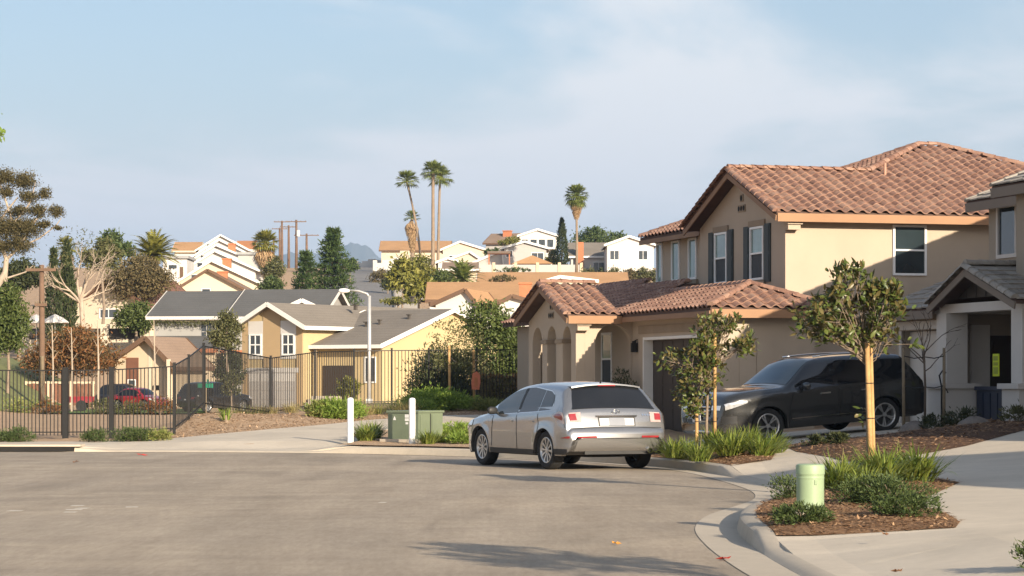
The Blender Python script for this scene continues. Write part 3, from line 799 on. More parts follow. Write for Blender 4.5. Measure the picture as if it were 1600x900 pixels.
def shrub(name, label, base, r, n, leaf, lm, cat='shrub', group=None, clump=0.3, per=18, up=0.5, stems=7, shape=0):
    """low plant: stems from the ground and leaves over a dome"""
    t = thing(name, label, cat, base, random.uniform(0, 6), group)
    mb = MB()
    for k in range(stems):
        a = 2 * pi * k / stems + random.uniform(-.3, .3); q = random.uniform(0.35, 0.8)
        e = Vector((r[0] * q * cos(a), r[1] * q * sin(a), r[2] * random.uniform(0.5, 0.95)))
        mb.tube([(0, 0, -0.05), e * 0.5 + Vector((0, 0, 0.12 * r[2])), e], [0.02 * r[2] + .004, 0.014 * r[2] + .003, 0.004], 4, cap=False)
    mb.build('stem', M['bark'], t)
    P = blob_points([((0, 0, r[2] * 0.42), (r[0], r[1], r[2] * 0.62))], n, clump, per, 0.35)
    P[:, 2] = np.abs(P[:, 2]) + 0.01
    D = np.array(P); D[:, 2] += r[2] * 0.3
    link('foliage', leaves_mesh('foliage', P, leaf[0], leaf[1], M[lm], D=unit(D) * 0.9, up=up, shape=shape), t)
    return t
def blades_mesh(name, n, h, spread, w, m, droop=0.8, r0=0.05, seg=5, hvar=0.35):
    V, T = [], []
    for k in range(n):
        a = RNG.uniform(0, 2 * pi); L = h * RNG.uniform(1 - hvar, 1 + hvar * 0.6); lean = RNG.uniform(0.08, 1.0) * spread
        q = RNG.uniform(0, r0); px, py = q * cos(a), q * sin(a); a2 = a + RNG.normal() * 0.5
        dx, dy = cos(a2), sin(a2); sx, sy = -dy, dx
        ww = w * RNG.uniform(0.7, 1.2)
        i0 = len(V)
        ang = RNG.uniform(0.03, 0.85) * spread
        x, z = 0.0, 0.0
        for j in range(seg + 1):
            f = j / seg
            wj = ww * (1 - f ** 2.2) * (0.6 + 0.8 * min(f * 3, 1) * 0.5)
            cx, cy = px + dx * x, py + dy * x
            V.append((cx - sx * wj, cy - sy * wj, z)); V.append((cx + sx * wj, cy + sy * wj, z))
            th = ang + droop * lean * 1.9 * f ** 1.4
            x += sin(th) * L / seg; z += cos(th) * L / seg
        for j in range(seg):
            b = i0 + 2 * j
            T.append((b, b + 1, b + 3, b + 2))
    V = np.array(V); V[:, 2] = np.maximum(V[:, 2], 0.004)
    return tri_mesh(name, V, np.array(T), m)
def frond_fan(mb, base, d, Lp, Lb, nb, w, fan=2.2, droop=0.25):
    """a fan-palm leaf: stalk and blades"""
    base = Vector(base); d = Vector(d).normalized()
    e = base + d * Lp - Vector((0, 0, Lp * 0.08))
    mb.bar(base, e, w * 0.35, w * 0.25)
    s = d.cross(Vector((0, 0, 1)))
    if s.length < 0.05: s = Vector((1, 0, 0))
    s.normalize()
    for k in range(nb):
        a = fan * (k / (nb - 1) - 0.5)
        bd = (d * cos(a) + s * sin(a)).normalized()
        p1 = e + bd * Lb * 0.55; p2 = e + bd * Lb + Vector((0, 0, -droop * Lb * (0.6 + 0.4 * random.random())))
        t = bd.cross(Vector((0, 0, 1)))
        if t.length < 0.05: t = s.copy()
        t = t.normalized() * w * 0.5
        mb.add([e, p1 + t, p2, p1 - t], [(0, 1, 2, 3)])
def fan_palm(name, label, base, height, lean=(0, 0), tr=0.28, crown=1.7, nf=44, skirt=0.0, lm='palm', group=None, low=-0.45, sk_r=0.6):
    t = thing(name, label, 'palm tree', base, 0, group)
    n = 9
    pts = []
    for k in range(n):
        f = k / (n - 1)
        pts.append(Vector((lean[0] * f ** 1.6, lean[1] * f ** 1.6, height * f)) + Vector((0.03 * sin(5 * f), 0.03 * cos(7 * f), 0)))
    pts[0].z = -0.6
    MB().tube(pts, [tr * (1.35 if k == 0 else 1.1 - 0.35 * k / n) * (1.04 if k % 2 else 0.97) for k in range(n)], 9).build('trunk', M['bark_palm'], t, smooth=True)
    top = pts[-1]
    mb = MB()
    for k in range(nf):
        el = lerp(1.35, low, (k + 0.5) / nf) + random.gauss(0, 0.1); az = k * 2.39996 + random.gauss(0, 0.15)
        d = Vector((cos(az) * cos(el), sin(az) * cos(el), sin(el)))
        frond_fan(mb, top + Vector((0, 0, 0.1)), d, crown * random.uniform(0.4, 0.6), crown * random.uniform(0.5, 0.68), 9, crown * 0.10, 2.4, 0.22 + 0.18 * (el < 0.2))
    mb.build('crown', M[lm], t)
    if skirt > 0:
        mb = MB()
        for k in range(int(46 + 22 * skirt)):
            az = k * 2.39996; h0 = random.uniform(0, skirt); q = lerp(sk_r, sk_r * 0.45, h0 / skirt)
            i = max(0, min(n - 2, int((height - h0) / height * (n - 1)))); ax = lerp(pts[i], pts[i + 1], 0.5)
            c = Vector((ax.x, ax.y, height - h0))
            d = Vector((cos(az), sin(az), -1.1 - h0 / skirt)).normalized()
            frond_fan(mb, c, d, q * 0.7, q * 1.05, 6, q * 0.26, 1.5, 0.35)
        mb.build('dead_frond_skirt', M['thatch'], t)
    return t
def conifer(name, label, base, height, rad, n=2600, lm='pine', group=None, leaf=(0.5, 0.12), clear=0.06):
    t = thing(name, label, 'pine tree', base, 0, group)
    tk = MB(); tk.tube([(0, 0, -0.5), (0, 0, height * 0.5), (0.05, 0, height * 0.985)], [height * 0.022, height * 0.013, 0.02], 7)
    C, D = [], []
    lv = int(height / 0.55)
    for i in range(lv):
        f = i / lv
        z = height * (clear + (1 - clear) * f)
        r = rad * (1 - f) ** 0.8 * random.uniform(0.78, 1.12) + 0.12
        nb = max(4, int(11 * (1 - f) + 4))
        for k in range(nb):
            a = 2 * pi * (k + random.random() * 0.7) / nb
            rl = r * random.uniform(0.6, 1.1)
            e = Vector((cos(a) * rl, sin(a) * rl, z + rl * random.uniform(-0.02, 0.22)))
            tk.tube([(0, 0, z), e * 0.95], [0.05, 0.015], 3, cap=False)
            m = max(3, int(n / lv / nb))
            for j in range(m):
                q = random.random() ** 0.6
                C.append((e.x * q + random.gauss(0, .12), e.y * q + random.gauss(0, .12), lerp(z, e.z, q) + random.gauss(0, .10)))
                D.append((cos(a) * 0.8, sin(a) * 0.8, 0.5))
    tk.build('trunk', M['bark_dark'], t)
    link('needles', leaves_mesh('needles', np.array(C), leaf[0], leaf[1], M[lm], D=np.array(D), up=0.6), t)
    return t
def cypress(name, label, base, height, rad, n=2600, group=None, lm='cypress'):
    t = thing(name, label, 'cypress tree', base, 0, group)
    MB().tube([(0, 0, -0.5), (0, 0, height * 0.9)], [height * 0.018, 0.03], 6).build('trunk', M['bark_dark'], t)
    u = RNG.uniform(0, 1, n) ** 0.85; th = RNG.uniform(0, 2 * pi, n)
    prof = np.interp(u, [0, 0.06, 0.25, 0.5, 0.8, 1], [0.45, 0.8, 1.0, 0.86, 0.46, 0.04]) * rad
    prof = prof * (0.86 + 0.16 * np.sin(5 * th + 9 * u) + 0.10 * np.sin(17 * u + 3 * th)) * np.sqrt(RNG.uniform(0.55, 1.0, n))
    C = np.stack([prof * np.cos(th), prof * np.sin(th), u * height * 0.98 + 0.15], axis=1)
    D = np.stack([0.35 * np.cos(th), 0.35 * np.sin(th), np.full(n, 1.2)], axis=1)
    link('crown', leaves_mesh('crown', C, height * 0.055, height * 0.016, M[lm], D=D), t)
    return t
def feather_palm(name, label, base, height, tr, nf, L, lm='palm', group=None, nl=20, cat='palm tree', arch=0.9):
    t = thing(name, label, cat, base, 0, group)
    MB().tube([(0, 0, -0.4), (0, 0, height * 0.5), (0, 0, height)], [tr * 1.1, tr, tr * 1.05], 9).build('trunk', M['bark_palm'], t, smooth=True)
    mb = MB()
    for k in range(nf):
        az = k * 2.39996 + random.gauss(0, .1); el = lerp(1.35, -0.15, (k + .5) / nf) + random.gauss(0, .08)
        p = Vector((0, 0, height)); d = Vector((cos(az) * cos(el), sin(az) * cos(el), sin(el)))
        l = L * random.uniform(.8, 1.1); prev = p
        for j in range(nl):
            f = (j + 1) / nl
            d2 = (d + Vector((0, 0, -arch * f * f))).normalized()
            q = prev + d2 * (l / nl)
            s = d2.cross(Vector((0, 0, 1)))
            if s.length < .05: s = Vector((1, 0, 0))
            s.normalize(); w = L * 0.17 * sin(pi * min(1, 0.12 + 0.88 * f)) + 0.05
            for sg in (-1, 1):
                e = q + (s * sg + d2 * 0.7).normalized() * w + Vector((0, 0, -0.2 * w))
                mb.add([prev, q + (q - prev) * 0.2, e], [(0, 1, 2)])
            prev = q
    mb.build('crown', M[lm], t)
    return t
def dome_of_fronds(name, label, base, r, n, lm, cat='shrub', w=0.16, group=None):
    """banana / cycad-like clump: broad arching leaves from the ground"""
    t = thing(name, label, cat, base, 0, group)
    link('foliage', blades_mesh('foliage', n, r[2] * 1.25, 0.9, w, M[lm], 0.75, r[0] * 0.4, 5), t)
    MB().tube([(0, 0, -0.3), (0, 0, r[2] * 0.45)], [0.12, 0.06], 6).build('stem', M['bark_palm'], t)
    return t
def stake(mb, a, b, r=0.035, n=8):
    mb.tube([a, lerp(Vector(a), Vector(b), 0.5), b], [r, r * 0.98, r * 0.96], n)
# ------------------------------------------------------------------ house building blocks (coordinates local to the house)
def wall_window(parent, o, ux, w, h, nrm, frame='vinyl', glass='glass', fw=0.07, mull=(), rails=(), proud=0.03, name='window', lower=None, sill=None, head=None):
    """o: lower left corner on the wall face; ux: along the wall; nrm: out of the wall. A frame with a set-back pane in it."""
    o = Vector(o); ux = Vector(ux).normalized(); n = Vector(nrm).normalized(); uz = Vector((0, 0, 1))
    mb = MB()
    def rect(x0, x1, z0, z1, d0, d1):
        a = [o + ux * x + uz * z + n * d0 for x, z in ((x0, z0), (x1, z0), (x1, z1), (x0, z1))]
        mb.prism(a, n * (d1 - d0))
    rect(0, fw, 0, h, 0.002, proud); rect(w - fw, w, 0, h, 0.002, proud); rect(fw, w - fw, 0, fw, 0.002, proud); rect(fw, w - fw, h - fw, h, 0.002, proud)
    for m_ in mull: rect(w * m_ - fw * .35, w * m_ + fw * .35, fw, h - fw, 0.002, proud * 0.85)
    for r_ in rails: rect(fw, w - fw, h * r_ - fw * .4, h * r_ + fw * .4, 0.002, proud * 0.9)
    fo = mb.build(name, M[frame], parent, fix=True)
    def pane(x0, x1, z0, z1, g):
        q = MB(); d = 0.006
        q.prism([o + ux * x + uz * z + n * 0.003 for x, z in ((x0, z0), (x1, z0), (x1, z1), (x0, z1))], n * d)
        q.build('pane', M[g], fo, fix=True)
    xs = [fw] + [w * m_ for m_ in mull] + [w - fw]; zs = [fw] + [h * r_ for r_ in rails] + [h - fw]
    for i in range(len(xs) - 1):
        for j in range(len(zs) - 1):
            pane(xs[i] + 0.001, xs[i + 1] - 0.001, zs[j] + 0.001, zs[j + 1] - 0.001, (lower if (lower and j == 0) else glass))
    if sill:
        MB().prism([o + ux * x + uz * z + n * 0.002 for x, z in ((-.1, -.14), (w + .1, -.14), (w + .1, -0.01), (-.1, -0.01))], n * 0.07).build('sill', M[sill], fo, fix=True)
    if head:
        MB().prism([o + ux * x + uz * z + n * 0.002 for x, z in ((-.1, h + .01), (w + .1, h + .01), (w + .1, h + .17), (-.1, h + .17))], n * 0.05).build('lintel', M[head], fo, fix=True)
    return fo
def slab_from(poly, th=0.10, down=True):
    """roof slab: polygon (3d) thickened straight down"""
    mb = MB(); mb.prism([Vector(p) for p in poly], (0, 0, -th))
    return mb
def gable_block(root, x0, x1, y0, y1, z0, ze, pitch, axis='y', over=0.4, wall='stucco', roof='deck', fascia='white', rake=0.35, th=0.14, walls=True, ridge=None):
    """walls with gable ends and a two-plane roof; axis = direction of the ridge"""
    if axis == 'y':
        xm = (x0 + x1) / 2 if ridge is None else ridge
        zr_ = ze + pitch * (xm - x0); zr2 = zr_
        pl_, pr_ = pitch, (zr_ - ze) / (x1 - xm)
        if walls:
            prof = [(x0, z0), (x1, z0), (x1, ze), (xm, zr_), (x0, ze)]
            MB().prism([(x, y0, z) for x, z in prof], (0, y1 - y0, 0)).build('wall', M[wall], root, fix=True)
        ya, yb = y0 - rake, y1 + rake
        e0, e1 = (x0 - over, ze - pl_ * over + th), (x1 + over, ze - pr_ * over + th)
        P = [[(e0[0], ya, e0[1]), (xm, ya, zr_ + th), (xm, yb, zr_ + th), (e0[0], yb, e0[1])], [(xm + .002, ya, zr_ + th), (e1[0], ya, e1[1]), (e1[0], yb, e1[1]), (xm + .002, yb, zr_ + th)]]
        for p in P: slab_from(p, th).build('roof_plane', M[roof], root, fix=True)
        mb = MB()
        for yy in (ya - 0.012, yb + 0.012):
            mb.bar((e0[0], yy, e0[1] - th * .55), (xm, yy, zr_ + th * .45), 0.03, th + 0.10); mb.bar((xm, yy, zr_ + th * .45), (e1[0], yy, e1[1] - th * .55), 0.03, th + 0.10)
        mb.bar((e0[0] - .012, ya, e0[1] - th * .6), (e0[0] - .012, yb, e0[1] - th * .6), 0.03, th + 0.06); mb.bar((e1[0] + .012, ya, e1[1] - th * .6), (e1[0] + .012, yb, e1[1] - th * .6), 0.03, th + 0.06)
        mb.build('fascia', M[fascia], root)
        return zr_
    ym = (y0 + y1) / 2 if ridge is None else ridge
    zr_ = ze + pitch * (ym - y0)
    pb = (zr_ - ze) / (y1 - ym)
    if walls:
        prof = [(y0, z0), (y1, z0), (y1, ze), (ym, zr_), (y0, ze)]
        MB().prism([(x0, y, z) for y, z in prof], (x1 - x0, 0, 0)).build('wall', M[wall], root, fix=True)
    xa, xb = x0 - rake, x1 + rake
    e0, e1 = (y0 - over, ze - pitch * over + th), (y1 + over, ze - pb * over + th)
    P = [[(xa, e0[0], e0[1]), (xb, e0[0], e0[1]), (xb, ym, zr_ + th), (xa, ym, zr_ + th)], [(xa, ym + .002, zr_ + th), (xb, ym + .002, zr_ + th), (xb, e1[0], e1[1]), (xa, e1[0], e1[1])]]
    for p in P: slab_from(p, th).build('roof_plane', M[roof], root, fix=True)
    mb = MB()
    for xx in (xa - 0.012, xb + 0.012):
        mb.bar((xx, e0[0], e0[1] - th * .55), (xx, ym, zr_ + th * .45), 0.03, th + 0.10); mb.bar((xx, ym, zr_ + th * .45), (xx, e1[0], e1[1] - th * .55), 0.03, th + 0.10)
    mb.bar((xa, e0[0] - .012, e0[1] - th * .6), (xb, e0[0] - .012, e0[1] - th * .6), 0.03, th + 0.06)
    mb.build('fascia', M[fascia], root)
    return zr_
def chimney(root, c, w, h, m='brick', cap='terracotta'):
    o = MB().box((c[0], c[1], c[2] + h / 2), (w, w * 0.7, h)).build('chimney', M[m], root)
    MB().box((c[0], c[1], c[2] + h + 0.07), (w * 1.15, w * 0.85, 0.14)).build('chimney_cap', M[cap], o)
    return o
M['brick'] = mat('orange_brick', (0.46, 0.175, 0.085), 0.9, 0.15, 5, 0.3, 30, fine=0.25)
M['terracotta'] = mat('terracotta_cap', (0.44, 0.16, 0.07), 0.8, 0.12, 5)

# S-shaped roof tile; lower end at y = 0, upper end at y = TL
TW, TE, TL = 0.33, 0.315, 0.385
def s_tile_mesh(m):
    n = 10; P = []
    for i in range(n + 1):
        f = i / n
        z = 0.062 * sin(pi * f / 0.62) if f < 0.62 else -0.020 * sin(pi * (f - 0.62) / 0.38)
        P.append((f * (TW + 0.012) - 0.006, z))
    mb = MB()
    rows = []
    lift0, lift1 = 0.052, 0.016
    for (y, l, dz) in ((0.0, lift0, -0.024), (0.0, lift0, 0), (TL, lift1, 0)):
        rows.append([(x, y, z + l + dz) for x, z in P])
    mb.grid(rows)
    me = mb.mesh('tile', m, True, 40)
    return me
def flat_tile_mesh(m, w=0.34, L=0.44):
    mb = MB()
    a = [(0.006, 0, 0.028), (w - 0.006, 0, 0.028), (w - 0.006, 0, 0.060), (0.006, 0, 0.060), (0.006, L, 0.004), (w - 0.006, L, 0.004), (w - 0.006, L, 0.030), (0.006, L, 0.030)]
    mb.add(a, [(0, 1, 2, 3), (3, 2, 6, 7), (0, 3, 7, 4), (1, 5, 6, 2), (4, 7, 6, 5)])
    return mb.mesh('tile', m)
def in_poly(x, y, P):
    c = False; j = len(P) - 1
    for i in range(len(P)):
        if (P[i][1] > y) != (P[j][1] > y) and x < (P[j][0] - P[i][0]) * (y - P[i][1]) / (P[j][1] - P[i][1]) + P[i][0]: c = not c
        j = i
    return c
def tile_frames(poly, eave_a, eave_b, w, e, jitter=0.012):
    """grid of tile matrices over a planar roof polygon; rows run up from the eave line a-b"""
    a, b = Vector(eave_a), Vector(eave_b)
    P = [Vector(p) for p in poly]
    x = (b - a).normalized()
    nrm = Vector((0, 0, 0))
    for i in range(len(P)):
        p, q = P[i], P[(i + 1) % len(P)]
        nrm += Vector(((p.y - q.y) * (p.z + q.z), (p.z - q.z) * (p.x + q.x), (p.x - q.x) * (p.y + q.y)))
    nrm.normalize()
    if nrm.z < 0: nrm = -nrm
    y = nrm.cross(x).normalized()
    if y.z < 0:
        x = -x; a, b = b, a; y = nrm.cross(x).normalized()
    Q = [((p - a).dot(x), (p - a).dot(y)) for p in P]
    out = []
    x0, x1 = min(q[0] for q in Q), max(q[0] for q in Q); y1 = max(q[1] for q in Q)
    i0 = math.floor(x0 / w)
    for j in range(int(y1 / e) + 1):
        for i in range(i0, int(x1 / w) + 1):
            cx, cy = (i + 0.5) * w, (j + 0.45) * e
            if in_poly(cx, cy, Q):
                o = a + x * (i * w) + y * (j * e - 0.05) + nrm * random.uniform(0, jitter)
                r = random.gauss(0, 0.012)
                xx = (x * cos(r) + y * sin(r)); yy = nrm.cross(xx)
                Mx = Matrix(((xx.x, yy.x, nrm.x, o.x), (xx.y, yy.y, nrm.y, o.y), (xx.z, yy.z, nrm.z, o.z), (0, 0, 0, 1)))
                out.append(Mx)
    return out
def place_tiles(frames, me, parent, limit, name='tile'):
    """the first `limit` tiles are objects of their own, the rest one joined part"""
    for Mx in frames[:limit]:
        link(name, me, parent, Mx)
    rest = frames[limit:]
    if rest:
        V0 = np.array([v.co for v in me.vertices]); Fc = np.array([list(p.vertices) for p in me.polygons])
        V, T = [], []
        for k, Mx in enumerate(rest):
            A = np.array(Mx)
            V.append(V0 @ A[:3, :3].T + A[:3, 3]); T.append(Fc + k * len(V0))
        m2 = tri_mesh('tile_field', np.concatenate(V), np.concatenate(T), me.materials[0])
        m2.polygons.foreach_set("use_smooth", [True] * len(m2.polygons))
        m2.set_sharp_from_angle(angle=math.radians(40))
        tag(link('tile_field', m2, parent), kind='stuff')
def ridge_caps(parent, a, b, m, r=0.10, L=0.42, lift=0.05, name='ridge_tile', n=7):
    """half-round cap tiles along a ridge or hip"""
    a, b = Vector(a), Vector(b)
    d = b - a; D = d.length; d.normalize()
    s = d.cross(Vector((0, 0, 1))).normalized(); u = s.cross(d)
    k = max(1, int(round(D / (L * 0.86))))
    st = D / k
    rows = []
    for (y, q) in ((0, 1.12), (st * 1.14, 0.92)):
        rows.append([(r * q * cos(pi * i / n), y, r * q * sin(pi * i / n) * 0.9) for i in range(n + 1)])
    mb = MB(); mb.grid(rows); mb.add([(0, 0, 0)] + rows[0], [(0, i + 1, i + 2) for i in range(n)])
    me = mb.mesh('ridge_tile', m, True, 50)
    for i in range(k):
        o = a + d * (i * st) + Vector((0, 0, lift + random.uniform(0, .008)))
        link(name, me, parent, Matrix(((-s.x, d.x, u.x, o.x), (-s.y, d.y, u.y, o.y), (-s.z, d.z, u.z, o.z), (0, 0, 0, 1))))
def arch_wall(mb, o, ux, n, length, top, openings, th):
    """wall in the plane (ux, z) at o with arched openings (s0, s1, spring height, sill); `top(s)` is its upper outline; n = direction of thickness"""
    o = Vector(o); ux = Vector(ux); n = Vector(n); uz = Vector((0, 0, 1))
    br = {0.0, length}
    for a, b, sp, si in openings:
        for k in range(13): br.add(lerp(a, b, 0.5 - 0.5 * cos(pi * k / 12)))
    for k in range(1, 14): br.add(length * k / 14)
    S = sorted(br)
    def lows(s, mid):
        for a, b, sp, si in openings:
            if a < mid < b:
                c, r = (a + b) / 2, (b - a) / 2
                return sp + math.sqrt(max(0, r * r - (s - c) ** 2)), si
        return None
    def P(s, z, d): return o + ux * s + uz * z + n * d
    for s0, s1 in zip(S[:-1], S[1:]):
        if s1 - s0 < 1e-6: continue
        lo0, lo1 = lows(s0, (s0 + s1) / 2), lows(s1, (s0 + s1) / 2)
        a0, a1 = (lo0[0], lo1[0]) if lo0 else (-0.3, -0.3)
        for segs in ([(a0, a1, top(s0), top(s1))] + ([(-0.3, -0.3, lo0[1], lo1[1])] if lo0 and lo0[1] > 0 else [])):
            l0, l1, t0, t1 = segs
            v = [P(s0, l0, 0), P(s1, l1, 0), P(s1, t1, 0), P(s0, t0, 0), P(s0, l0, th), P(s1, l1, th), P(s1, t1, th), P(s0, t0, th)]
            mb.add(v, [(0, 1, 2, 3), (5, 4, 7, 6), (1, 0, 4, 5), (3, 2, 6, 7)])
    for a, b, sp, si in openings:      # reveals of the jambs
        for s in (a, b):
            mb.add([P(s, si, 0), P(s, sp, 0), P(s, sp, th), P(s, si, th)], [(0, 1, 2, 3)])
    for s in (0, length):
        mb.add([P(s, -0.3, 0), P(s, top(s), 0), P(s, top(s), th), P(s, -0.3, th)], [(0, 1, 2, 3)])
    return mb
# ------------------------------------------------------------------ tan house with the terracotta roof
HA = math.radians(15.4)
ho = thing('tan_house', 'large tan stucco house with terracotta tile roofs and arched porch', 'house', (7.26, 68.0, 0), HA)
X1, Y1 = (1, 0, 0), (0, 1, 0)
ZE, PT = 6.15, 0.38
wall_poly = [(0, 0), (13.2, 0), (13.2, 12.2), (0.5, 12.2), (0.5, 6.75), (0, 6.75)]
MB().prism([(x, y, 0.1) for x, y in wall_poly], (0, 0, 6.02)).build('wall', M['stucco'], ho, fix=True)
MB().prism([(0.0, 0.002, 6.12), (0.0, 6.7, 6.12), (0.0, 3.3, 7.40)], (0.35, 0, 0)).build('gable_wall', M['stucco'], ho, fix=True)
MB().prism([(x, y, 0.1) for x, y in ((-2.2, -1.8), (0.1, -1.8), (0.1, -0.002), (-0.002, -0.002), (-0.002, 5.418), (-2.2, 5.418))], (0, 0, 3.36)).build('garage_wall', M['stucco'], ho, fix=True)
MB().prism([(x, y, 0.1) for x, y in ((-2.5, 5.42), (0.498, 5.42), (0.498, 17.6), (-2.5, 17.6))], (0, 0, 3.36)).build('rear_wall', M['stucco'], ho, fix=True)
gw = MB()
gw.bb((-2.5, -1.8, 0.1), (-2.203, -0.9, 3.46)); gw.bb((-2.5, 4.44, 0.1), (-2.203, 5.417, 3.46)); gw.bb((-2.5, -0.898, 2.9), (-2.203, 4.438, 3.46))
gw.build('garage_front_wall', M['stucco'], ho)
hd = MB(); hd.bb((-2.545, -1.1, 3.0), (-2.503, 4.75, 3.22)); hd.build('garage_lintel', M['trim_stone'], ho)
jb = MB(); jb.bb((-2.515, 4.36, 0.3), (-2.24, 4.437, 2.9)); jb.bb((-2.515, -0.897, 0.3), (-2.24, -0.82, 2.9)); jb.bb((-2.515, -0.818, 2.82), (-2.24, 4.358, 2.898))
jb.build('garage_door_frame', M['white'], ho)
gd = MB().bb((-2.235, -0.82, 0.3), (-2.206, 4.36, 2.82)).build('garage_door', M['door_brown'], ho)
for i in range(4):
    for j in range(6):
        y0 = -0.78 + j * 0.855; z0 = 0.36 + i * 0.615
        MB().bb((-2.25, y0, z0), (-2.2365, y0 + 0.80, z0 + 0.56)).build('door_panel', M['door_brown'], gd)
# porch
def porch_top(s): return 3.44 + 0.34 * min(s, 4.88 - s)
pw = MB()
arch_wall(pw, (-4.17, 5.42, 0.2), Y1, X1, 4.88, lambda s: porch_top(s) - 0.2, [(0.46, 1.30, 2.62, 0), (1.95, 2.90, 2.60, 0), (3.42, 4.46, 2.55, 0)], 0.26)
pw.build('porch_gable_wall', M['stucco'], ho, fix=True)
pw = MB()
arch_wall(pw, (-3.908, 5.42, 0.2), X1, Y1, 1.405, lambda s: 3.24, [(0.30, 1.36, 2.55, 0)], 0.26)
pw.build('porch_arch_wall', M['stucco'], ho, fix=True)
pw = MB()
arch_wall(pw, (-3.908, 10.04, 0.2), X1, Y1, 1.405, lambda s: 3.24, [(0.25, 1.30, 2.55, 0)], 0.26)
pw.build('porch_back_arch_wall', M['stucco'], ho, fix=True)
for y0, y1 in ((5.9 + 0.82, 7.37), (8.32, 8.84)):
    MB().bb((-4.21, y0 - 0.04, 2.76), (-3.87, y1 + 0.04, 2.88)).build('impost_band', M['trim_stone'], ho)
MB().bb((-4.3, 5.3, 0.2), (-2.5, 10.4, 0.42)).build('porch_floor', M['concrete'], ho)
wall_window(ho, (-2.5, 8.3, 1.55), (0, -1, 0), 1.0, 1.55, (-1, 0, 0), glass='glass_sky_tint', lower='screen', rails=(0.5,), sill='trim_stone')
# vents of stacked clay half-rounds in the gables
def clay_vent(x, y, z, s=1.0):
    o = MB()
    o.bb((x - 0.03, y - 0.30 * s, z), (x + 0.02, y + 0.30 * s, z + 0.20 * s)); o.bb((x - 0.03, y - 0.13 * s, z + 0.30 * s), (x + 0.02, y + 0.13 * s, z + 0.50 * s))
    v = o.build('gable_vent', M['trim_stone'], ho)
    for dy in (-0.2, 0.0, 0.2): MB().lathe([(0.075 * s, 0), (0.075 * s, 0.006)], 12, 'X', (x - 0.038, y + dy * s, z + 0.10 * s)).build('clay_pipe', M['dark'], v)
    MB().lathe([(0.085 * s, 0), (0.085 * s, 0.006)], 12, 'X', (x - 0.038, y, z + 0.40 * s)).build('clay_pipe', M['dark'], v)
clay_vent(-4.17, 7.86, 3.50, 0.85); clay_vent(0.0, 3.25, 6.38, 0.95)

# roofs -------------------------------------------------------------
def zf(b): return ZE + PT * (b + 0.4)
RD = dict(
    front=[(-0.4, -0.4, zf(-0.4)), (13.7, -0.4, zf(-0.4)), (7.2, 6.1, zf(6.1)), (6.6, 6.1, zf(6.1)), (3.8, 3.3, zf(3.3)), (-0.4, 3.3, zf(3.3))],
    gable_back=[(-0.4, 3.3, zf(3.3)), (3.8, 3.3, zf(3.3)), (0.1, 7.0, ZE), (-0.4, 7.0, ZE)],
    left_hip=[(0.1, 7.0, ZE), (3.8, 3.3, zf(3.3)), (6.6, 6.1, zf(6.1)), (0.1, 12.6, ZE)],
    back=[(0.1, 12.6, ZE), (6.6, 6.1, zf(6.1)), (7.2, 6.1, zf(6.1)), (13.7, 12.6, ZE)],
    right_hip=[(13.7, -0.4, ZE), (13.7, 12.6, ZE), (7.2, 6.1, zf(6.1))],
)
def zl(a): return 3.55 + PT * (a + 2.9)
def zp(b): return 3.55 + 0.34 * (b - 5.07) if b < 7.86 else 3.55 + 0.34 * (10.65 - b)
RD2 = dict(
    garage_left=[(-2.9, -2.2, 3.55), (-2.9, 18.0, 3.55), (0.3, 18.0, zl(0.3)), (0.3, 12.3, zl(0.3)), (-0.35, 12.3, zl(-0.35)), (-0.35, 6.8, zl(-0.35)), (-1.2, 6.8, zl(-1.2)), (-1.2, -0.5, zl(-1.2))],
    hip_end=[(-2.9, -2.2, 3.55), (0.5, -2.2, 3.55), (-1.2, -0.5, zl(-1.2))],
    garage_right=[(-1.2, -0.5, zl(-1.2)), (0.5, -2.2, 3.55), (0.5, -0.02, 3.55), (-0.02, -0.02, 3.55 + PT * 0.52), (-0.02, 6.8, 3.55 + PT * 0.52), (-1.2, 6.8, zl(-1.2))],
    infill=[(-0.35, 12.2, zl(-0.35)), (0.49, 12.2, zl(-0.35)), (0.49, 6.8, zl(-0.35)), (-0.35, 6.8, zl(-0.35))],
    porch_front=[(-4.52, 5.07, 3.55), (-2.9, 5.07, 3.55), (-2.9, 7.86, zp(7.86)), (-4.52, 7.86, zp(7.86))],
    porch_back=[(-4.52, 7.86, zp(7.86)), (-2.9, 7.86, zp(7.86)), (-2.9, 10.65, 3.55), (-4.52, 10.65, 3.55)],
)
st = s_tile_mesh(M['tile_red'])
roofs, fr = {}, {}
for d in (RD, RD2):
    for k, P in d.items():
        roofs[k] = slab_from(P, 0.10).build('roof', M['deck'], ho, fix=True)
fr['hip_end'] = tile_frames(RD2['hip_end'], RD2['hip_end'][0], RD2['hip_end'][1], TW, TE)
fr['porch_front'] = tile_frames(RD2['porch_front'], RD2['porch_front'][0], RD2['porch_front'][1], TW * 0.92, TE)
fr['front'] = tile_frames(RD['front'], RD['front'][0], RD['front'][1], TW, TE)
fr['garage_left'] = tile_frames(RD2['garage_left'], RD2['garage_left'][0], RD2['garage_left'][1], TW, TE)
fr['left_hip'] = tile_frames(RD['left_hip'], RD['left_hip'][3], RD['left_hip'][0], TW, TE)
fr['gable_back'] = tile_frames(RD['gable_back'], RD['gable_back'][2], RD['gable_back'][3], TW, TE)
fr['porch_back'] = tile_frames(RD2['porch_back'], RD2['porch_back'][2], RD2['porch_back'][3], TW, TE)
fr['right_hip'] = tile_frames(RD['right_hip'], RD['right_hip'][0], RD['right_hip'][1], TW, TE)
fr['garage_right'] = tile_frames(RD2['garage_right'], (0.5, -2.2, 3.55), (0.5, -0.02, 3.55), TW, TE)
budget = 262
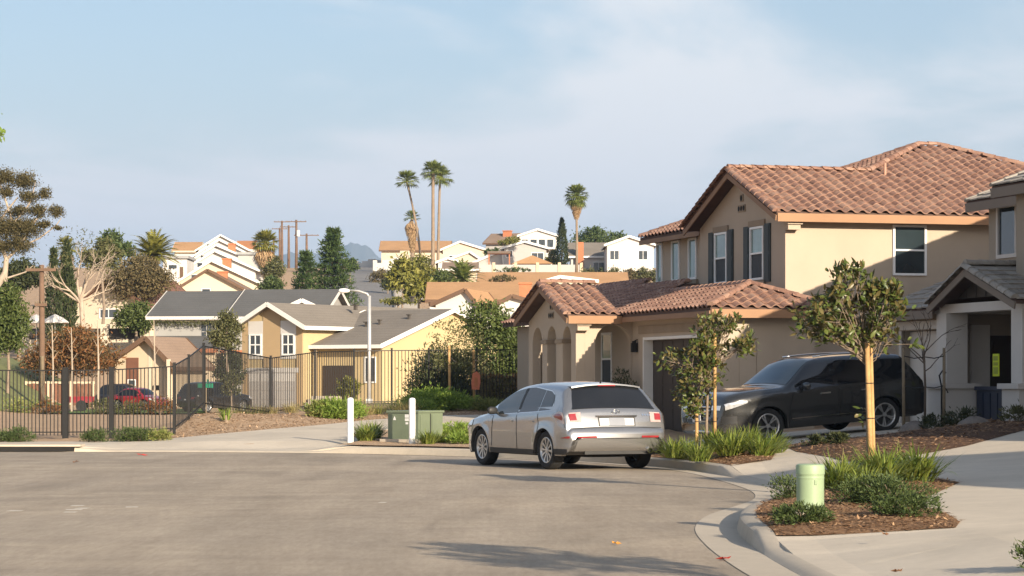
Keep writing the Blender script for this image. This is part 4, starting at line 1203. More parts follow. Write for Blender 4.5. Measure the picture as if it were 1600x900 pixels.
for k in ('hip_end', 'porch_front', 'front', 'garage_left', 'left_hip', 'gable_back', 'porch_back', 'right_hip', 'garage_right'):
    n = max(0, min(budget, len(fr[k])))
    place_tiles(fr[k], st, roofs[k], n); budget -= n
def cap(k, a, b, **kw): ridge_caps(roofs[k], a, b, M['tile_red'], **kw)
cap('front', (-0.42, 3.3, zf(3.3)), (3.8, 3.3, zf(3.3)))
cap('front', (3.8, 3.3, zf(3.3)), (6.6, 6.1, zf(6.1)), r=0.11); cap('front', (6.6, 6.1, zf(6.1)), (7.2, 6.1, zf(6.1))); cap('front', (13.7, -0.4, ZE), (7.2, 6.1, zf(6.1)), r=0.11)
cap('left_hip', (0.1, 12.6, ZE), (6.6, 6.1, zf(6.1)))
cap('porch_front', (-4.54, 7.86, zp(7.86)), (-2.9, 7.86, zp(7.86))); cap('garage_left', (-2.9, -2.2, 3.55), (-1.2, -0.5, zl(-1.2))); cap('hip_end', (0.5, -2.2, 3.55), (-1.2, -0.5, zl(-1.2)))
cap('garage_left', (-1.2, -0.5, zl(-1.2)), (-1.2, 6.8, zl(-1.2))); cap('garage_left', (-0.35, 6.8, zl(-0.35)), (-0.35, 12.3, zl(-0.35))); cap('garage_left', (0.3, 12.3, zl(0.3)), (0.3, 18.0, zl(0.3)))
# rake tiles along the two gables (barrel tiles laid down the slope edge)
for k, a, b in (('front', (-0.42, -0.42, ZE - 0.02), (-0.42, 3.3, zf(3.3) - 0.02)), ('gable_back', (-0.42, 7.0, ZE - 0.02), (-0.42, 3.3, zf(3.3) - 0.02)),
                ('porch_front', (-4.54, 5.07, 3.53), (-4.54, 7.86, zp(7.86) - 0.02)), ('porch_back', (-4.54, 10.65, 3.53), (-4.54, 7.86, zp(7.86) - 0.02))):
    cap(k, a, b, r=0.105, lift=0.02, name='rake_tile')
# fascia boards and soffit trim
M['fascia_shaded'] = mat('fascia_brown_shaded', (0.26, 0.15, 0.085), 0.7, 0.08, 1.2, 0.1, 40)  # darker fascia copy: shade on rakes and left-facing eaves put into the colour
fb = [((-0.38, -0.418, ZE - 0.15), (13.7, -0.418, ZE - 0.15)), ((-2.88, -2.218, 3.40), (0.5, -2.218, 3.40)), ((-4.5, 5.052, 3.40), (-2.92, 5.052, 3.40)),
      ((-2.918, -2.2, 3.40), (-2.918, 5.03, 3.40)), ((0.082, 7.0, ZE - 0.15), (0.082, 12.6, ZE - 0.15)),
      ((-0.418, -0.4, ZE - 0.17), (-0.418, 3.3, zf(3.3) - 0.17)), ((-0.418, 7.0, ZE - 0.17), (-0.418, 3.3, zf(3.3) - 0.17)),
      ((-4.538, 5.07, 3.37), (-4.538, 7.86, zp(7.86) - 0.17)), ((-4.538, 10.65, 3.37), (-4.538, 7.86, zp(7.86) - 0.17)), ((13.718, -0.4, ZE - 0.15), (13.718, 12.6, ZE - 0.15))]
for a, b in fb:
    rk = abs(a[2] - b[2]) > 0.2 or (a[0] == b[0] and a[0] < 1)
    MB().bar(a, b, 0.035, 0.14 if rk else 0.22).build('fascia', M['fascia_shaded'] if rk else M['fascia'], ho)
MB().prism([(x, y, ZE - 0.13) for x, y in ((-0.39, -0.39), (13.68, -0.39), (13.68, -0.003), (-0.39, -0.003))], (0, 0, 0.02)).build('soffit', M['trim_tan'], ho)
MB().prism([(x, y, ZE - 0.13) for x, y in ((0.12, 6.99), (0.497, 6.99), (0.497, 12.58), (0.12, 12.58))], (0, 0, 0.02)).build('soffit', M['trim_tan'], ho)
MB().prism([(x, y, 3.42) for x, y in ((-2.89, -2.19), (-2.503, -2.19), (-2.503, 5.40), (-2.89, 5.40))], (0, 0, 0.02)).build('soffit', M['trim_tan'], ho)
# stucco corbels under the eave returns
for (x0, y0, z0) in ((-0.05, -0.42, ZE - 0.46), (-4.22, 5.03, 3.10)):
    c = MB(); c.bb((x0, y0 + 0.10, z0 + 0.14), (x0 + 0.42, y0 + 0.39, z0 + 0.22)); c.bb((x0 + 0.03, y0 + 0.16, z0), (x0 + 0.38, y0 + 0.39, z0 + 0.135)); c.bb((x0 - 0.02, y0 + 0.04, z0 + 0.225), (x0 + 0.45, y0 + 0.39, z0 + 0.325))
    c.build('corbel', M['stucco'], ho)
# windows
wall_window(ho, (3.08, 0, 4.52), (1, 0, 0), 0.98, 1.36, (0, -1, 0), fw=0.06, rails=(0.5,), proud=0.05)
for y0, w in ((2.56, 1.02), (5.42, 1.0)):
    wall_window(ho, (0, y0, 4.44), (0, -1, 0), w, 1.46, (-1, 0, 0), fw=0.06, rails=(0.5,), proud=0.05, glass='glass_sky_tint', lower='screen', sill='trim_stone', head='trim_stone')
    for ya in (y0 + 0.06, y0 - w - 0.50):
        sh = MB().bb((-0.045, ya, 4.36), (-0.003, ya + 0.44, 5.94)).build('shutter', M['shutter'], ho)
        for z0 in (4.42, 5.19):
            MB().bb((-0.055, ya + 0.07, z0), (-0.046, ya + 0.37, z0 + 0.69)).build('shutter_panel', M['shutter'], sh)
for y0, w in ((9.1, 0.72), (10.65, 0.72), (12.1, 0.55)):
    wall_window(ho, (0.5, y0, 4.72), (0, -1, 0), w, 1.24, (-1, 0, 0), fw=0.06, proud=0.05, glass='glass_sky_tint', sill='trim_stone', head='trim_stone')
# meter doors in the side wall, porch lantern, roof pipes
for x0 in (-1.98, -1.50):
    MB().bb((x0, -1.822, 0.55), (x0 + 0.45, -1.803, 2.72)).build('side_door', M['stucco'], ho)
MB().box((-1.54, -1.83, 1.75), (0.05, 0.03, 0.05)).build('door_knob', M['black'], ho)
ln = MB(); ln.box((-2.60, 4.95, 2.62), (0.16, 0.16, 0.26)); ln.box((-2.60, 4.95, 2.78), (0.10, 0.10, 0.06)); ln.bar((-2.6, 4.95, 2.8), (-2.5, 4.95, 2.85), 0.03, 0.03); ln.build('wall_lantern', M['black'], ho)
M['pipe'] = mat('painted_pipe', (0.42, 0.24, 0.17), 0.7, 0.1, 5)
for (a, b, h, r) in ((4.2, 3.05, 0.32, 0.04), (9.3, 4.2, 0.42, 0.04), (8.6, 1.6, 0.62, 0.10)):
    p = MB(); p.lathe([(r, zf(b) - 0.1), (r, zf(b) + h), (r * (1.7 if r > .05 else 1.05), zf(b) + h + 0.01), (r * (1.7 if r > .05 else 1.05), zf(b) + h + (0.12 if r > .05 else .03)), (0.02, zf(b) + h + (0.2 if r > .05 else .035))], 12, 'Z', (a, b, 0))
    p.build('vent_pipe', M['pipe'], ho, smooth=True, angle=40)

# ------------------------------------------------------------------ neighbouring house with the grey tile roof and porch piers
nh = thing('porch_house', 'brown-grey house with grey tile roof and pale porch piers', 'house', (11.59, 62.22, 0), HA)
MB().prism([(x, y, 0.3) for x, y in ((0, -11), (11.2, -11), (11.2, 0), (0, 0))], (0, 0, 5.72)).build('wall', M['stucco2'], nh, fix=True)
NZ, NR = 6.05, 5.6
MB().prism([(0.01, -0.3, 6.0), (11.2, -0.3, 6.0), (NR, -0.3, NZ + 0.38 * NR)], (0, 0.29, 0)).build('gable_wall', M['stucco2'], nh, fix=True)
n_left = [(-0.4, -11.4, NZ), (-0.4, 0.4, NZ), (NR, 0.4, NZ + 0.38 * (NR + .4)), (NR, -11.4, NZ + 0.38 * (NR + .4))]
n_right = [(NR, -11.4, NZ + 0.38 * (NR + .4)), (NR, 0.4, NZ + 0.38 * (NR + .4)), (11.6, 0.4, NZ), (11.6, -11.4, NZ)]
ft = flat_tile_mesh(M['tile_grey'])
rl = slab_from(n_left, 0.10).build('roof', M['deck'], nh, fix=True); slab_from(n_right, 0.10).build('roof', M['tile_grey'], nh, fix=True)
def tiles_near(poly, a, b, parent, limit, keep=None):
    f = tile_frames(poly, a, b, 0.34, 0.37)
    f.sort(key=lambda m_: -m_.translation.y)
    place_tiles(f, ft, parent, limit)
tiles_near(n_left, n_left[0], n_left[1], rl, 90)
ridge_caps(rl, (NR, -11.4, NZ + 0.38 * (NR + .4)), (NR, 0.42, NZ + 0.38 * (NR + .4)), M['tile_grey'])
ridge_caps(rl, (-0.4, 0.42, NZ - 0.02), (NR, 0.42, NZ + 0.38 * (NR + .4) - 0.02), M['tile_grey'], r=0.09, lift=0.02, name='rake_tile')
M['fascia_grey'] = mat('fascia_brown_grey', (0.20, 0.16, 0.125), 0.75, 0.08, 1.5)
for a, b in (((-0.418, -11.4, NZ - 0.15), (-0.418, 0.4, NZ - 0.15)), ((-0.4, 0.418, NZ - 0.16), (NR, 0.418, NZ + 0.38 * (NR + .4) - 0.16)), ((NR, 0.418, NZ + 0.38 * (NR + .4) - 0.16), (11.6, 0.418, NZ - 0.16))):
    MB().bar(a, b, 0.035, 0.22).build('fascia', M['fascia_grey'], nh)
MB().prism([(x, y, NZ - 0.13) for x, y in ((-0.39, -11.3), (-0.003, -11.3), (-0.003, 0.38), (-0.39, 0.38))], (0, 0, 0.02)).build('soffit', M['trim_tan'], nh)
wall_window(nh, (0, -0.50, 4.62), (0, -1, 0), 2.0, 1.30, (-1, 0, 0), fw=0.09, mull=(0.5,), proud=0.06, frame='porch_grey', glass='glass')
MB().bb((-0.012, -2.42, 4.74), (-0.0098, -1.62, 5.80)).build('window_blind', M['curtain'], nh)
# near block of the upper storey with its own gable
MB().prism([(x, y, 0.3) for x, y in ((-1.50, -24), (7, -24), (7, -11.01), (-0.003, -11.01), (-0.003, -4.46), (-1.50, -4.46))], (0, 0, 5.72)).build('wall', M['stucco2'], nh, fix=True)
MB().prism([(-1.49, -4.48, 6.0), (9.0, -4.48, 6.0), (3.8, -4.48, 8.05)], (0, -0.29, 0)).build('gable_wall', M['stucco2'], nh, fix=True)
b_left = [(-1.90, -24.4, 6.06), (-1.90, -4.06, 6.06), (3.8, -4.06, 8.22), (3.8, -24.4, 8.22)]
bl_ = slab_from(b_left, 0.10).build('roof', M['deck'], nh, fix=True); slab_from([(3.8, -24.4, 8.22), (3.8, -4.06, 8.22), (9.5, -4.06, 6.06), (9.5, -24.4, 6.06)], 0.10).build('roof', M['tile_grey'], nh, fix=True)
tiles_near(b_left, b_left[0], b_left[1], bl_, 30)
ridge_caps(bl_, (-1.90, -4.04, 6.04), (3.8, -4.04, 8.20), M['tile_grey'], r=0.09, lift=0.02, name='rake_tile')
for a, b in (((-1.918, -24.4, 5.91), (-1.918, -4.06, 5.91)), ((-1.90, -4.042, 5.90), (3.8, -4.042, 8.06))): MB().bar(a, b, 0.035, 0.22).build('fascia', M['fascia_grey'], nh)
MB().bb((-3.4, -24, 0.3), (-1.503, -14.5, 5.90)).build('wing_wall', M['stucco2'], nh); slab_from([(-3.8, -24.4, 5.95), (-3.8, -14.1, 5.95), (-1.92, -14.1, 6.4), (-1.92, -24.4, 6.4)], 0.10).build('roof', M['tile_grey'], nh, fix=True)  # unseen wing, added so that its shadow reaches the front of the dark SUV
# garage block
MB().prism([(x, y, 0.3) for x, y in ((-1.5, -1.5), (-0.002, -1.5), (-0.002, 1.45), (-1.5, 1.45))], (0, 0, 3.05)).build('garage_wall', M['stucco2'], nh, fix=True)
g2 = MB(); g2.bb((-1.8, 1.15, 0.3), (-1.503, 1.45, 3.35)); g2.bb((-1.8, -1.5, 0.3), (-1.503, -1.3, 3.35)); g2.bb((-1.8, -1.298, 2.9), (-1.503, 1.148, 3.35)); g2.build('garage_front_wall', M['stucco2'], nh)
MB().bb((-1.86, -1.6, 2.92), (-1.803, 1.5, 3.12)).build('garage_lintel', M['porch_grey'], nh)
MB().bb((-1.84, 1.07, 0.55), (-1.803, 1.19, 2.9)).build('downpipe', M['porch_grey'], nh)
gd2 = MB().bb((-1.56, -1.298, 0.5), (-1.505, 1.148, 2.88)).build('garage_door', M['porch_grey'], nh)
for i in range(4):
    for j in range(3):
        MB().bb((-1.575, -1.24 + j * .79, 0.56 + i * .575), (-1.562, -0.52 + j * .79, 1.06 + i * .575)).build('door_panel', M['porch_grey'], gd2)
g_roof = [(-2.25, -1.7, 3.38), (-2.25, 1.9, 3.38), (-0.01, 1.9, 4.25), (-0.01, -1.7, 4.25)]
r2 = slab_from(g_roof, 0.09).build('roof', M['deck'], nh, fix=True)
tiles_near(g_roof, g_roof[0], g_roof[1], r2, 70)
MB().bar((-2.268, -1.7, 3.24), (-2.268, 1.9, 3.24), 0.035, 0.2).build('fascia', M['fascia_grey'], nh)
# porch
pz0, pz1, pc = 3.25, 3.58, -3.85
PRa = [(-2.45, pc - 2.5, 3.44), (-2.45, pc, 4.26), (-0.01, pc, 4.26), (-0.01, pc - 2.5, 3.44)]
PRb = [(-2.45, pc, 4.26), (-2.45, pc + 2.0, 3.48), (-0.01, pc + 2.0, 3.48), (-0.01, pc, 4.26)]
ra = slab_from(PRa, 0.09).build('roof', M['deck'], nh, fix=True); rb = slab_from(PRb, 0.09).build('roof', M['deck'], nh, fix=True)
tiles_near(PRa, PRa[0], PRa[3], ra, 60); tiles_near(PRb, PRb[1], PRb[2], rb, 40)
ridge_caps(ra, (-2.47, pc, 4.26), (-0.01, pc, 4.26), M['tile_grey'], r=0.11)
for sgn, rr in ((-1, ra), (1, rb)):
    hw_ = 2.5 if sgn < 0 else 2.0
    ridge_caps(rr, (-2.47, pc + sgn * hw_, 3.44), (-2.47, pc, 4.24), M['tile_grey'], r=0.10, lift=0.02, name='rake_tile')
    MB().bar((-2.47, pc + sgn * hw_, 3.31), (-2.47, pc, 4.12), 0.035, 0.16).build('fascia', M['fascia_grey'], nh)
M['siding'] = mat('dark_board', (0.075, 0.065, 0.055), 0.8, 0.15, 4)
MB().prism([(-1.95, pc - 1.8, 3.585), (-1.95, pc + 1.55, 3.585), (-1.95, pc, 4.15)], (0.1, 0, 0)).build('gable_panel', M['siding'], nh, fix=True)
for k in range(7):
    y = pc - 1.5 + 0.5 * k; h = 4.12 - 3.60 - abs(y - pc) * 0.36
    if h > 0.1: MB().bb((-1.975, y - 0.03, 3.59), (-1.953, y + 0.03, 3.59 + h)).build('batten', M['siding'], nh)
bmz = MB(); bmz.bb((-2.10, -6.15, pz0), (-1.66, -1.45, pz1 - 0.12)); bmz.bb((-1.658, -1.88, pz0), (-0.01, -1.52, pz1 - 0.12)); bmz.build('porch_beam', M['porch_grey'], nh)
for y in (-1.88, -5.75):
    c = MB(); c.bb((-2.28, y - 0.42, 0.25), (-1.44, y + 0.42, 1.50)); c.build('pier_base', M['porch_grey'], nh)
    c = MB(); c.bb((-2.36, y - 0.50, 1.502), (-1.36, y + 0.50, 1.62)); c.build('pier_cap', M['porch_grey'], nh)
    c = MB(); c.bb((-2.13, y - 0.27, 1.622), (-1.59, y + 0.27, pz0 - 0.002)); c.build('pier_shaft', M['porch_grey'], nh)
MB().bb((-2.4, -6.3, 0.2), (-0.01, -1.51, 0.60)).build('porch_floor', M['concrete'], nh)
MB().bb((-1.22, -1.58, 0.62), (-0.74, -1.505, 3.0)).build('pilaster', M['porch_grey'], nh)
dr = MB().bb((-0.70, -1.53, 0.62), (-0.08, -1.503, 2.75)).build('front_door', M['door_brown'], nh)
MB().bb((-0.62, -1.545, 1.75), (-0.16, -1.532, 2.60)).build('door_panel', M['door_brown'], dr)

# ------------------------------------------------------------------ house on the near lot: stands outside the picture, its shade lies on the driveway
oh = thing('corner_house', 'tan two-storey house standing beyond the right edge of the picture', 'house', (12.4, 28.4, 0), HA)
MB().bb((0.4, -13, 0), (11, -0.4, 5.85)).build('wall', M['stucco'], oh)
for P in ([(0, -13.4, 5.9), (0, 0, 5.9), (5.5, -5.5, 7.4), (5.5, -7.9, 7.4)], [(0, 0, 5.9), (11.4, 0, 5.9), (5.9, -5.5, 7.4), (5.5, -5.5, 7.4)], [(11.4, 0, 5.9), (11.4, -13.4, 5.9), (5.9, -7.9, 7.4), (5.9, -5.5, 7.4)], [(11.4, -13.4, 5.9), (0, -13.4, 5.9), (5.5, -7.9, 7.4), (5.9, -7.9, 7.4)]):
    slab_from(P, 0.12).build('roof', M['tile_grey'], oh, fix=True)
wall_window(oh, (0.4, -3.0, 3.6), (0, -1, 0), 1.6, 1.3, (-1, 0, 0), mull=(0.5,))
# ------------------------------------------------------------------ vehicles
def paint(name, col, metal=0.55, rough=0.32, coat=0.9):
    m, t, b = nt_new(name)
    p = wpos(t, True)
    fl = noise(t, 900, 2, 0.6, p); dust = noise(t, 2.2, 6, 0.65, p)
    c = mixc(t, 0.06, c4(col), ramp(t, fl.outputs['Fac'], [(0.35, c4(col, 0.7)), (0.65, c4(col, 1.3))]).outputs[0])
    sp = t.nodes.new('ShaderNodeSeparateXYZ'); t.links.new(p, sp.inputs[0])
    low = mrange(t, sp.outputs[2], 0.65, 0.25, 0.0, 0.45)
    mu = t.nodes.new('ShaderNodeMath'); mu.operation = 'MULTIPLY'; t.links.new(low, mu.inputs[0]); t.links.new(dust.outputs['Fac'], mu.inputs[1])
    c = mixc(t, mu.outputs[0], c, c4((0.24, 0.20, 0.16)))
    t.links.new(c, b.inputs['Base Color'])
    b.inputs['Roughness'].default_value = rough
    b.inputs['Metallic'].default_value = metal
    b.inputs['Coat Weight'].default_value = coat; b.inputs['Coat Roughness'].default_value = 0.05
    return m
M['silver'] = paint('silver_car_paint', (0.385, 0.383, 0.38), 0.82, 0.27)
M['charcoal'] = paint('charcoal_car_paint', (0.058, 0.059, 0.059), 0.65, 0.25)
M['black_paint'] = paint('black_car_paint', (0.015, 0.015, 0.017), 0.2, 0.25)
M['red_paint'] = paint('red_car_paint', (0.24, 0.014, 0.022), 0.1, 0.3)
M['navy_paint'] = paint('dark_blue_car_paint', (0.03, 0.035, 0.05), 0.3, 0.3)
M['tint'] = glassmat('car_tinted_glass', (0.012, 0.013, 0.015), 0.03, 0.75)
M['clearglass'] = glassmat('car_glass', (0.035, 0.05, 0.055), 0.03, 0.9)
M['chrome'] = mat('chrome', (0.75, 0.75, 0.74), 0.12, 0.03, 4, metal=1.0)
M['alloy'] = mat('alloy_wheel', (0.55, 0.55, 0.54), 0.28, 0.06, 6, metal=0.8)
M['brake'] = mat('brake_disc', (0.06, 0.06, 0.06), 0.6, 0.2, 6, metal=0.5)
M['plastic'] = mat('black_plastic', (0.022, 0.022, 0.022), 0.55, 0.15, 5)
M['tail_red'] = mat('tail_lamp_red', (0.26, 0.022, 0.025), 0.15, 0.2, 8, coat=0.8)
M['tail_clear'] = mat('tail_lamp_clear', (0.42, 0.33, 0.31), 0.12, 0.15, 12, coat=0.8)
M['head_clear'] = mat('head_lamp', (0.72, 0.73, 0.75), 0.10, 0.15, 12, metal=0.5, coat=0.9)
M['plate'] = mat('licence_plate', (0.22, 0.235, 0.27), 0.4, 0.06, 4)
M['plate_white'] = mat('plate_surround_white', (0.55, 0.55, 0.56), 0.4, 0.03, 4)
M['seam'] = mat('panel_gap', (0.012, 0.012, 0.012), 0.9, 0.1, 4)

class Car:
    """body from a side outline (u from the rear, z up) and a half-width function; details are patches laid on that surface"""
    def __init__(s, root, L, W, top, rear_low, front_low, belt, wheels, R, arch, sill, tumble=0.36, ends=(0.5, 0.62, 0.75, 0.55), crown=0.045, dark_sill=True):
        s.root, s.L, s.W, s.belt, s.sill, s.tumble, s.crown = root, L, W, belt, sill, tumble, crown
        s.r_r, s.w_r, s.r_f, s.w_f = ends
        s.wheels, s.R, s.arch = wheels, R, arch
        def dense(P):
            Q = catmull(P, 7); out = []
            for q in Q:
                if not out or q.x > out[-1][0] + 1e-4: out.append((q.x, q.y))
            return out
        s.top = dense(top)
        s.top[-1] = (L, top[-1][1]); s.top[0] = (0.0, top[0][1])
        s.rl = rear_low; s.fl = front_low           # lower outlines (u, z), u increasing
        U = [u for u, z in s.top] + [u for u, z in s.rl] + [u for u, z in s.fl]
        for uc in wheels:
            U += [uc + arch * cos(pi * k / 14) for k in range(15)]
        U += list(np.linspace(0, L, 40))
        U = sorted(min(L, max(0, u)) for u in U)
        s.U = []
        for u in U:
            if not s.U or u - s.U[-1] > 0.004: s.U.append(u)
        s.U[-1] = L
    def zt(s, u): return pl(u, s.top)
    def zb(s, u):
        z = s.sill
        if u <= s.rl[-1][0]: z = pl(u, s.rl)
        elif u >= s.fl[0][0]: z = pl(u, s.fl)
        for uc in s.wheels:
            if abs(u - uc) < s.arch: z = max(z, s.R + math.sqrt(s.arch ** 2 - (u - uc) ** 2))
        return min(z, s.zt(u))
    def V(s, u, z):
        hw = s.W / 2
        k = 1.0
        if u < s.r_r: k = s.w_r + (1 - s.w_r) * (1 - ((s.r_r - u) / s.r_r) ** 2.6) ** (1 / 2.6)
        if u > s.L - s.r_f: k = s.w_f + (1 - s.w_f) * max(0, 1 - ((u - s.L + s.r_f) / s.r_f) ** 2.3) ** (1 / 2.3)
        v = hw * k
        b = s.belt(u)
        v -= 0.055 * max(0, (0.55 - z) / 0.35) ** 2 + 0.02 * max(0, (z - 0.72) / 0.3) ** 2 * (z < b) + (0.02 * ((b - 0.72) / 0.3) ** 2 if z >= b else 0)
        # waist crease and arch swelling
        v += 0.012 * math.exp(-((z - b + 0.10) / 0.05) ** 2) - 0.010 * math.exp(-((z - 0.52) / 0.10) ** 2)
        for uc in s.wheels:
            d = math.hypot(u - uc, z - s.R)
            v += 0.022 * math.exp(-((d - s.arch) / 0.09) ** 2)
        if z > b: v -= 0.025 * min(1, (z - b) / 0.05) + s.tumble * (z - b) * (0.75 + 0.25 * min(1, (z - b) / 0.4))
        d = s.zt(u) - z
        rr = 0.10
        if d < rr: v -= 0.075 * (1 - d / rr) ** 2.2
        return max(v, 0.05)
    def strip(s, u, q, off=0.0):
        """point on the top/front/rear wrap at station u, q in -1..1 across"""
        e = 1e-3
        u0, u1 = max(0, u - e), min(s.L, u + e)
        tz, tu = s.zt(u1) - s.zt(u0), u1 - u0
        n = math.hypot(tz, tu); nu, nz = -tz / n, tu / n
        v = s.V(u, s.zt(u))
        c = s.crown * (1 - abs(q) ** 2.4) + off
        return Vector((u + nu * c, q * v, s.zt(u) + nz * c))
    def side(s, u, z, sg, off=0.0):
        return Vector((u, sg * (s.V(u, z) + off), z))
    def rear_u(s, z):
        """station at which the outline passes height z at the back"""
        for (a, za), (b, zb_) in zip(s.top[:-1], s.top[1:]):
            if za <= z <= zb_: return lerp(a, b, (z - za) / max(1e-6, zb_ - za))
        return 0.0
    def front_u(s, z):
        for (a, za), (b, zb_) in reversed(list(zip(s.top[:-1], s.top[1:]))):
            if zb_ <= z <= za: return lerp(a, b, (za - z) / max(1e-6, za - zb_))
        return s.L
    def body(s, m):
        mb = MB()
        nl, nh = 9, 6
        for sg in (-1, 1):
            rows = []
            for u in s.U:
                a, c = s.zb(u), s.zt(u)
                b = min(s.belt(u), a + 0.72 * (c - a))
                Z = [lerp(a, b, k / nl) for k in range(nl)] + [lerp(b, c, (k / nh) ** 0.8) for k in range(nh + 1)]
                r = [s.side(u, z, sg) for z in Z]
                # return lip into the arch / under the sill
                r = [Vector((u, r[0].y - sg * 0.10, r[0].z + 0.0))] + r
                rows.append(r if sg > 0 else r[::-1])
            mb.grid(rows)
        Q = [k / 8 - 1 for k in range(17)]
        mb.grid([[s.strip(u, q) for q in Q] for u in s.U])
        for P in (s.rl, s.fl):
            uu = [u for u in s.U if P[0][0] - 1e-6 <= u <= P[-1][0] + 1e-6]
            mb.grid([[Vector((u, q * s.V(u, s.zb(u)), s.zb(u))) for q in Q] for u in uu])
        s.paint = m
        bo = mb.build('body', m, s.root, smooth=True, angle=38, fix=True)
        return bo
    def side_patch(s, name, m, us, zlo, zhi, sg, off=0.004, nz=6, parent=None):
        rows = []
        for u in us:
            a, b = zlo(u), zhi(u)
            rows.append([s.side(u, lerp(a, b, k / nz), sg, off) for k in range(nz + 1)])
        mb = MB(); mb.grid(rows if sg < 0 else [r[::-1] for r in rows])
        return mb.build(name, m, parent or s.root, smooth=True)
    def wrap_patch(s, name, m, us, q0, q1, off=0.004, nq=10, parent=None):
        """patch on the wrap between stations; q0/q1 may be functions of u"""
        f0 = q0 if callable(q0) else (lambda u: q0); f1 = q1 if callable(q1) else (lambda u: q1)
        mb = MB(); mb.grid([[s.strip(u, lerp(f0(u), f1(u), k / nq), off) for k in range(nq + 1)] for u in us])
        return mb.build(name, m, parent or s.root, smooth=True)
    def rear_patch(s, name, m, q0, q1, z0, z1, off=0.006, nz=6, parent=None, nq=10):
        return s.wrap_patch(name, m, [s.rear_u(lerp(z0, z1, k / nz)) for k in range(nz + 1)], q0, q1, off, nq, parent)
    def front_patch(s, name, m, q0, q1, z0, z1, off=0.006, nz=6, parent=None, nq=10):
        return s.wrap_patch(name, m, [s.front_u(lerp(z0, z1, k / nz)) for k in range(nz + 1)], q0, q1, off, nq, parent)
    def line(s, name, pts, sg, r=0.006, m='seam', off=0.001, parent=None):
        P = []
        for (a, b) in zip(pts[:-1], pts[1:]):
            for k in range(9): P.append(s.side(lerp(a[0], b[0], k / 9), lerp(a[1], b[1], k / 9), sg, off))
        P.append(s.side(pts[-1][0], pts[-1][1], sg, off))
        return MB().tube(P, r, 4).build(name, M[m], parent or s.root)
    def wheel(s, uc, sg, width=0.235, rim_r=0.235, spokes=10, twin=False, turn=0.0):
        R = s.R
        yo = s.W / 2 - 0.025
        w = empty('wheel', (uc, sg * (yo - width / 2), R), 0, s.root)
        w.rotation_euler = (0, random.uniform(0, 1), turn)
        h = width / 2
        prof = [(rim_r, -h * 0.82), (R * 0.86, -h), (R * 0.96, -h * 0.86), (R, -h * 0.62), (R, h * 0.62), (R * 0.96, h * 0.86), (R * 0.86, h), (rim_r, h * 0.82), (rim_r, -h * 0.82)]
        MB().lathe(prof, 36, 'Y', cap=False).build('tyre', M['rubber'], w, smooth=True, angle=30, fix=True)
        f = sg
        rim = MB(); rim.lathe([(rim_r * 1.03, f * h * 0.84), (rim_r * 0.97, f * h * 0.90), (rim_r * 0.90, f * h * 0.70), (rim_r * 0.88, -f * h * 0.2)], 36, 'Y', cap=False)
        rim.build('rim', M['alloy'], w, smooth=True, fix=True)
        MB().lathe([(0.001, f * h * 0.10), (rim_r * 0.86, f * h * 0.10), (rim_r * 0.86, 0)], 24, 'Y', cap=False).build('brake_disc', M['brake'], w)
        sp = MB()
        for k in range(spokes):
            a = 2 * pi * k / spokes
            for da in ((-0.13, 0.13) if twin else (0,)):
                p0 = Vector((cos(a) * 0.045, f * h * 0.70, sin(a) * 0.045)); p1 = Vector((cos(a + da) * rim_r * 0.95, f * h * 0.80, sin(a + da) * rim_r * 0.95))
                wd = rim_r * (0.13 if twin else 0.20)
                t = Vector((-sin(a), 0, cos(a)))
                for (pa, pb, wa, wb) in ((p0, p1, wd * 0.55, wd),):
                    dn = Vector((0, -f * 0.03, 0))
                    v = [pa - t * wa * .5, pa + t * wa * .5, pb + t * wb * .5, pb - t * wb * .5]
                    sp.add(v + [q + dn for q in v], [(0, 1, 2, 3), (0, 4, 5, 1), (1, 5, 6, 2), (2, 6, 7, 3), (3, 7, 4, 0)])
        sp.lathe([(0.001, f * h * 0.80), (0.05, f * h * 0.78), (0.055, f * h * 0.6)], 16, 'Y', cap=False)
        sp.build('spoke', M['alloy'], w, fix=True)
        return w
    def inside(s):
        """dark wheel wells and underbody"""
        mb = MB()
        for uc in s.wheels:
            for sg in (-1, 1):
                n = 14; rows = []
                for k in range(n + 1):
                    a = pi * k / n
                    u, z = uc + (s.arch + 0.004) * cos(a), s.R + (s.arch + 0.004) * sin(a)
                    rows.append([(u, sg * (s.W / 2 - 0.06), z), (u, sg * 0.45, z)])
                mb.grid(rows)
                mb.add([(uc + (s.arch) * cos(pi * k / n), sg * 0.46, s.R + s.arch * sin(pi * k / n)) for k in range(n + 1)], [tuple(range(n + 1))])
        a, b = s.wheels
        mb.bb((s.rl[-1][0] - 0.02, -0.44, s.sill - 0.03), (s.fl[0][0] + 0.02, 0.44, 0.62))
        mb.bb((a + s.arch, -(s.W / 2 - 0.13), s.sill - 0.02), (b - s.arch, s.W / 2 - 0.13, s.sill + 0.10))
        mb.build('underbody', M['dark'], s.root)
        MB().tube([(a, -0.7, s.R), (a, 0.7, s.R)], 0.05, 8).build('axle', M['dark'], s.root)

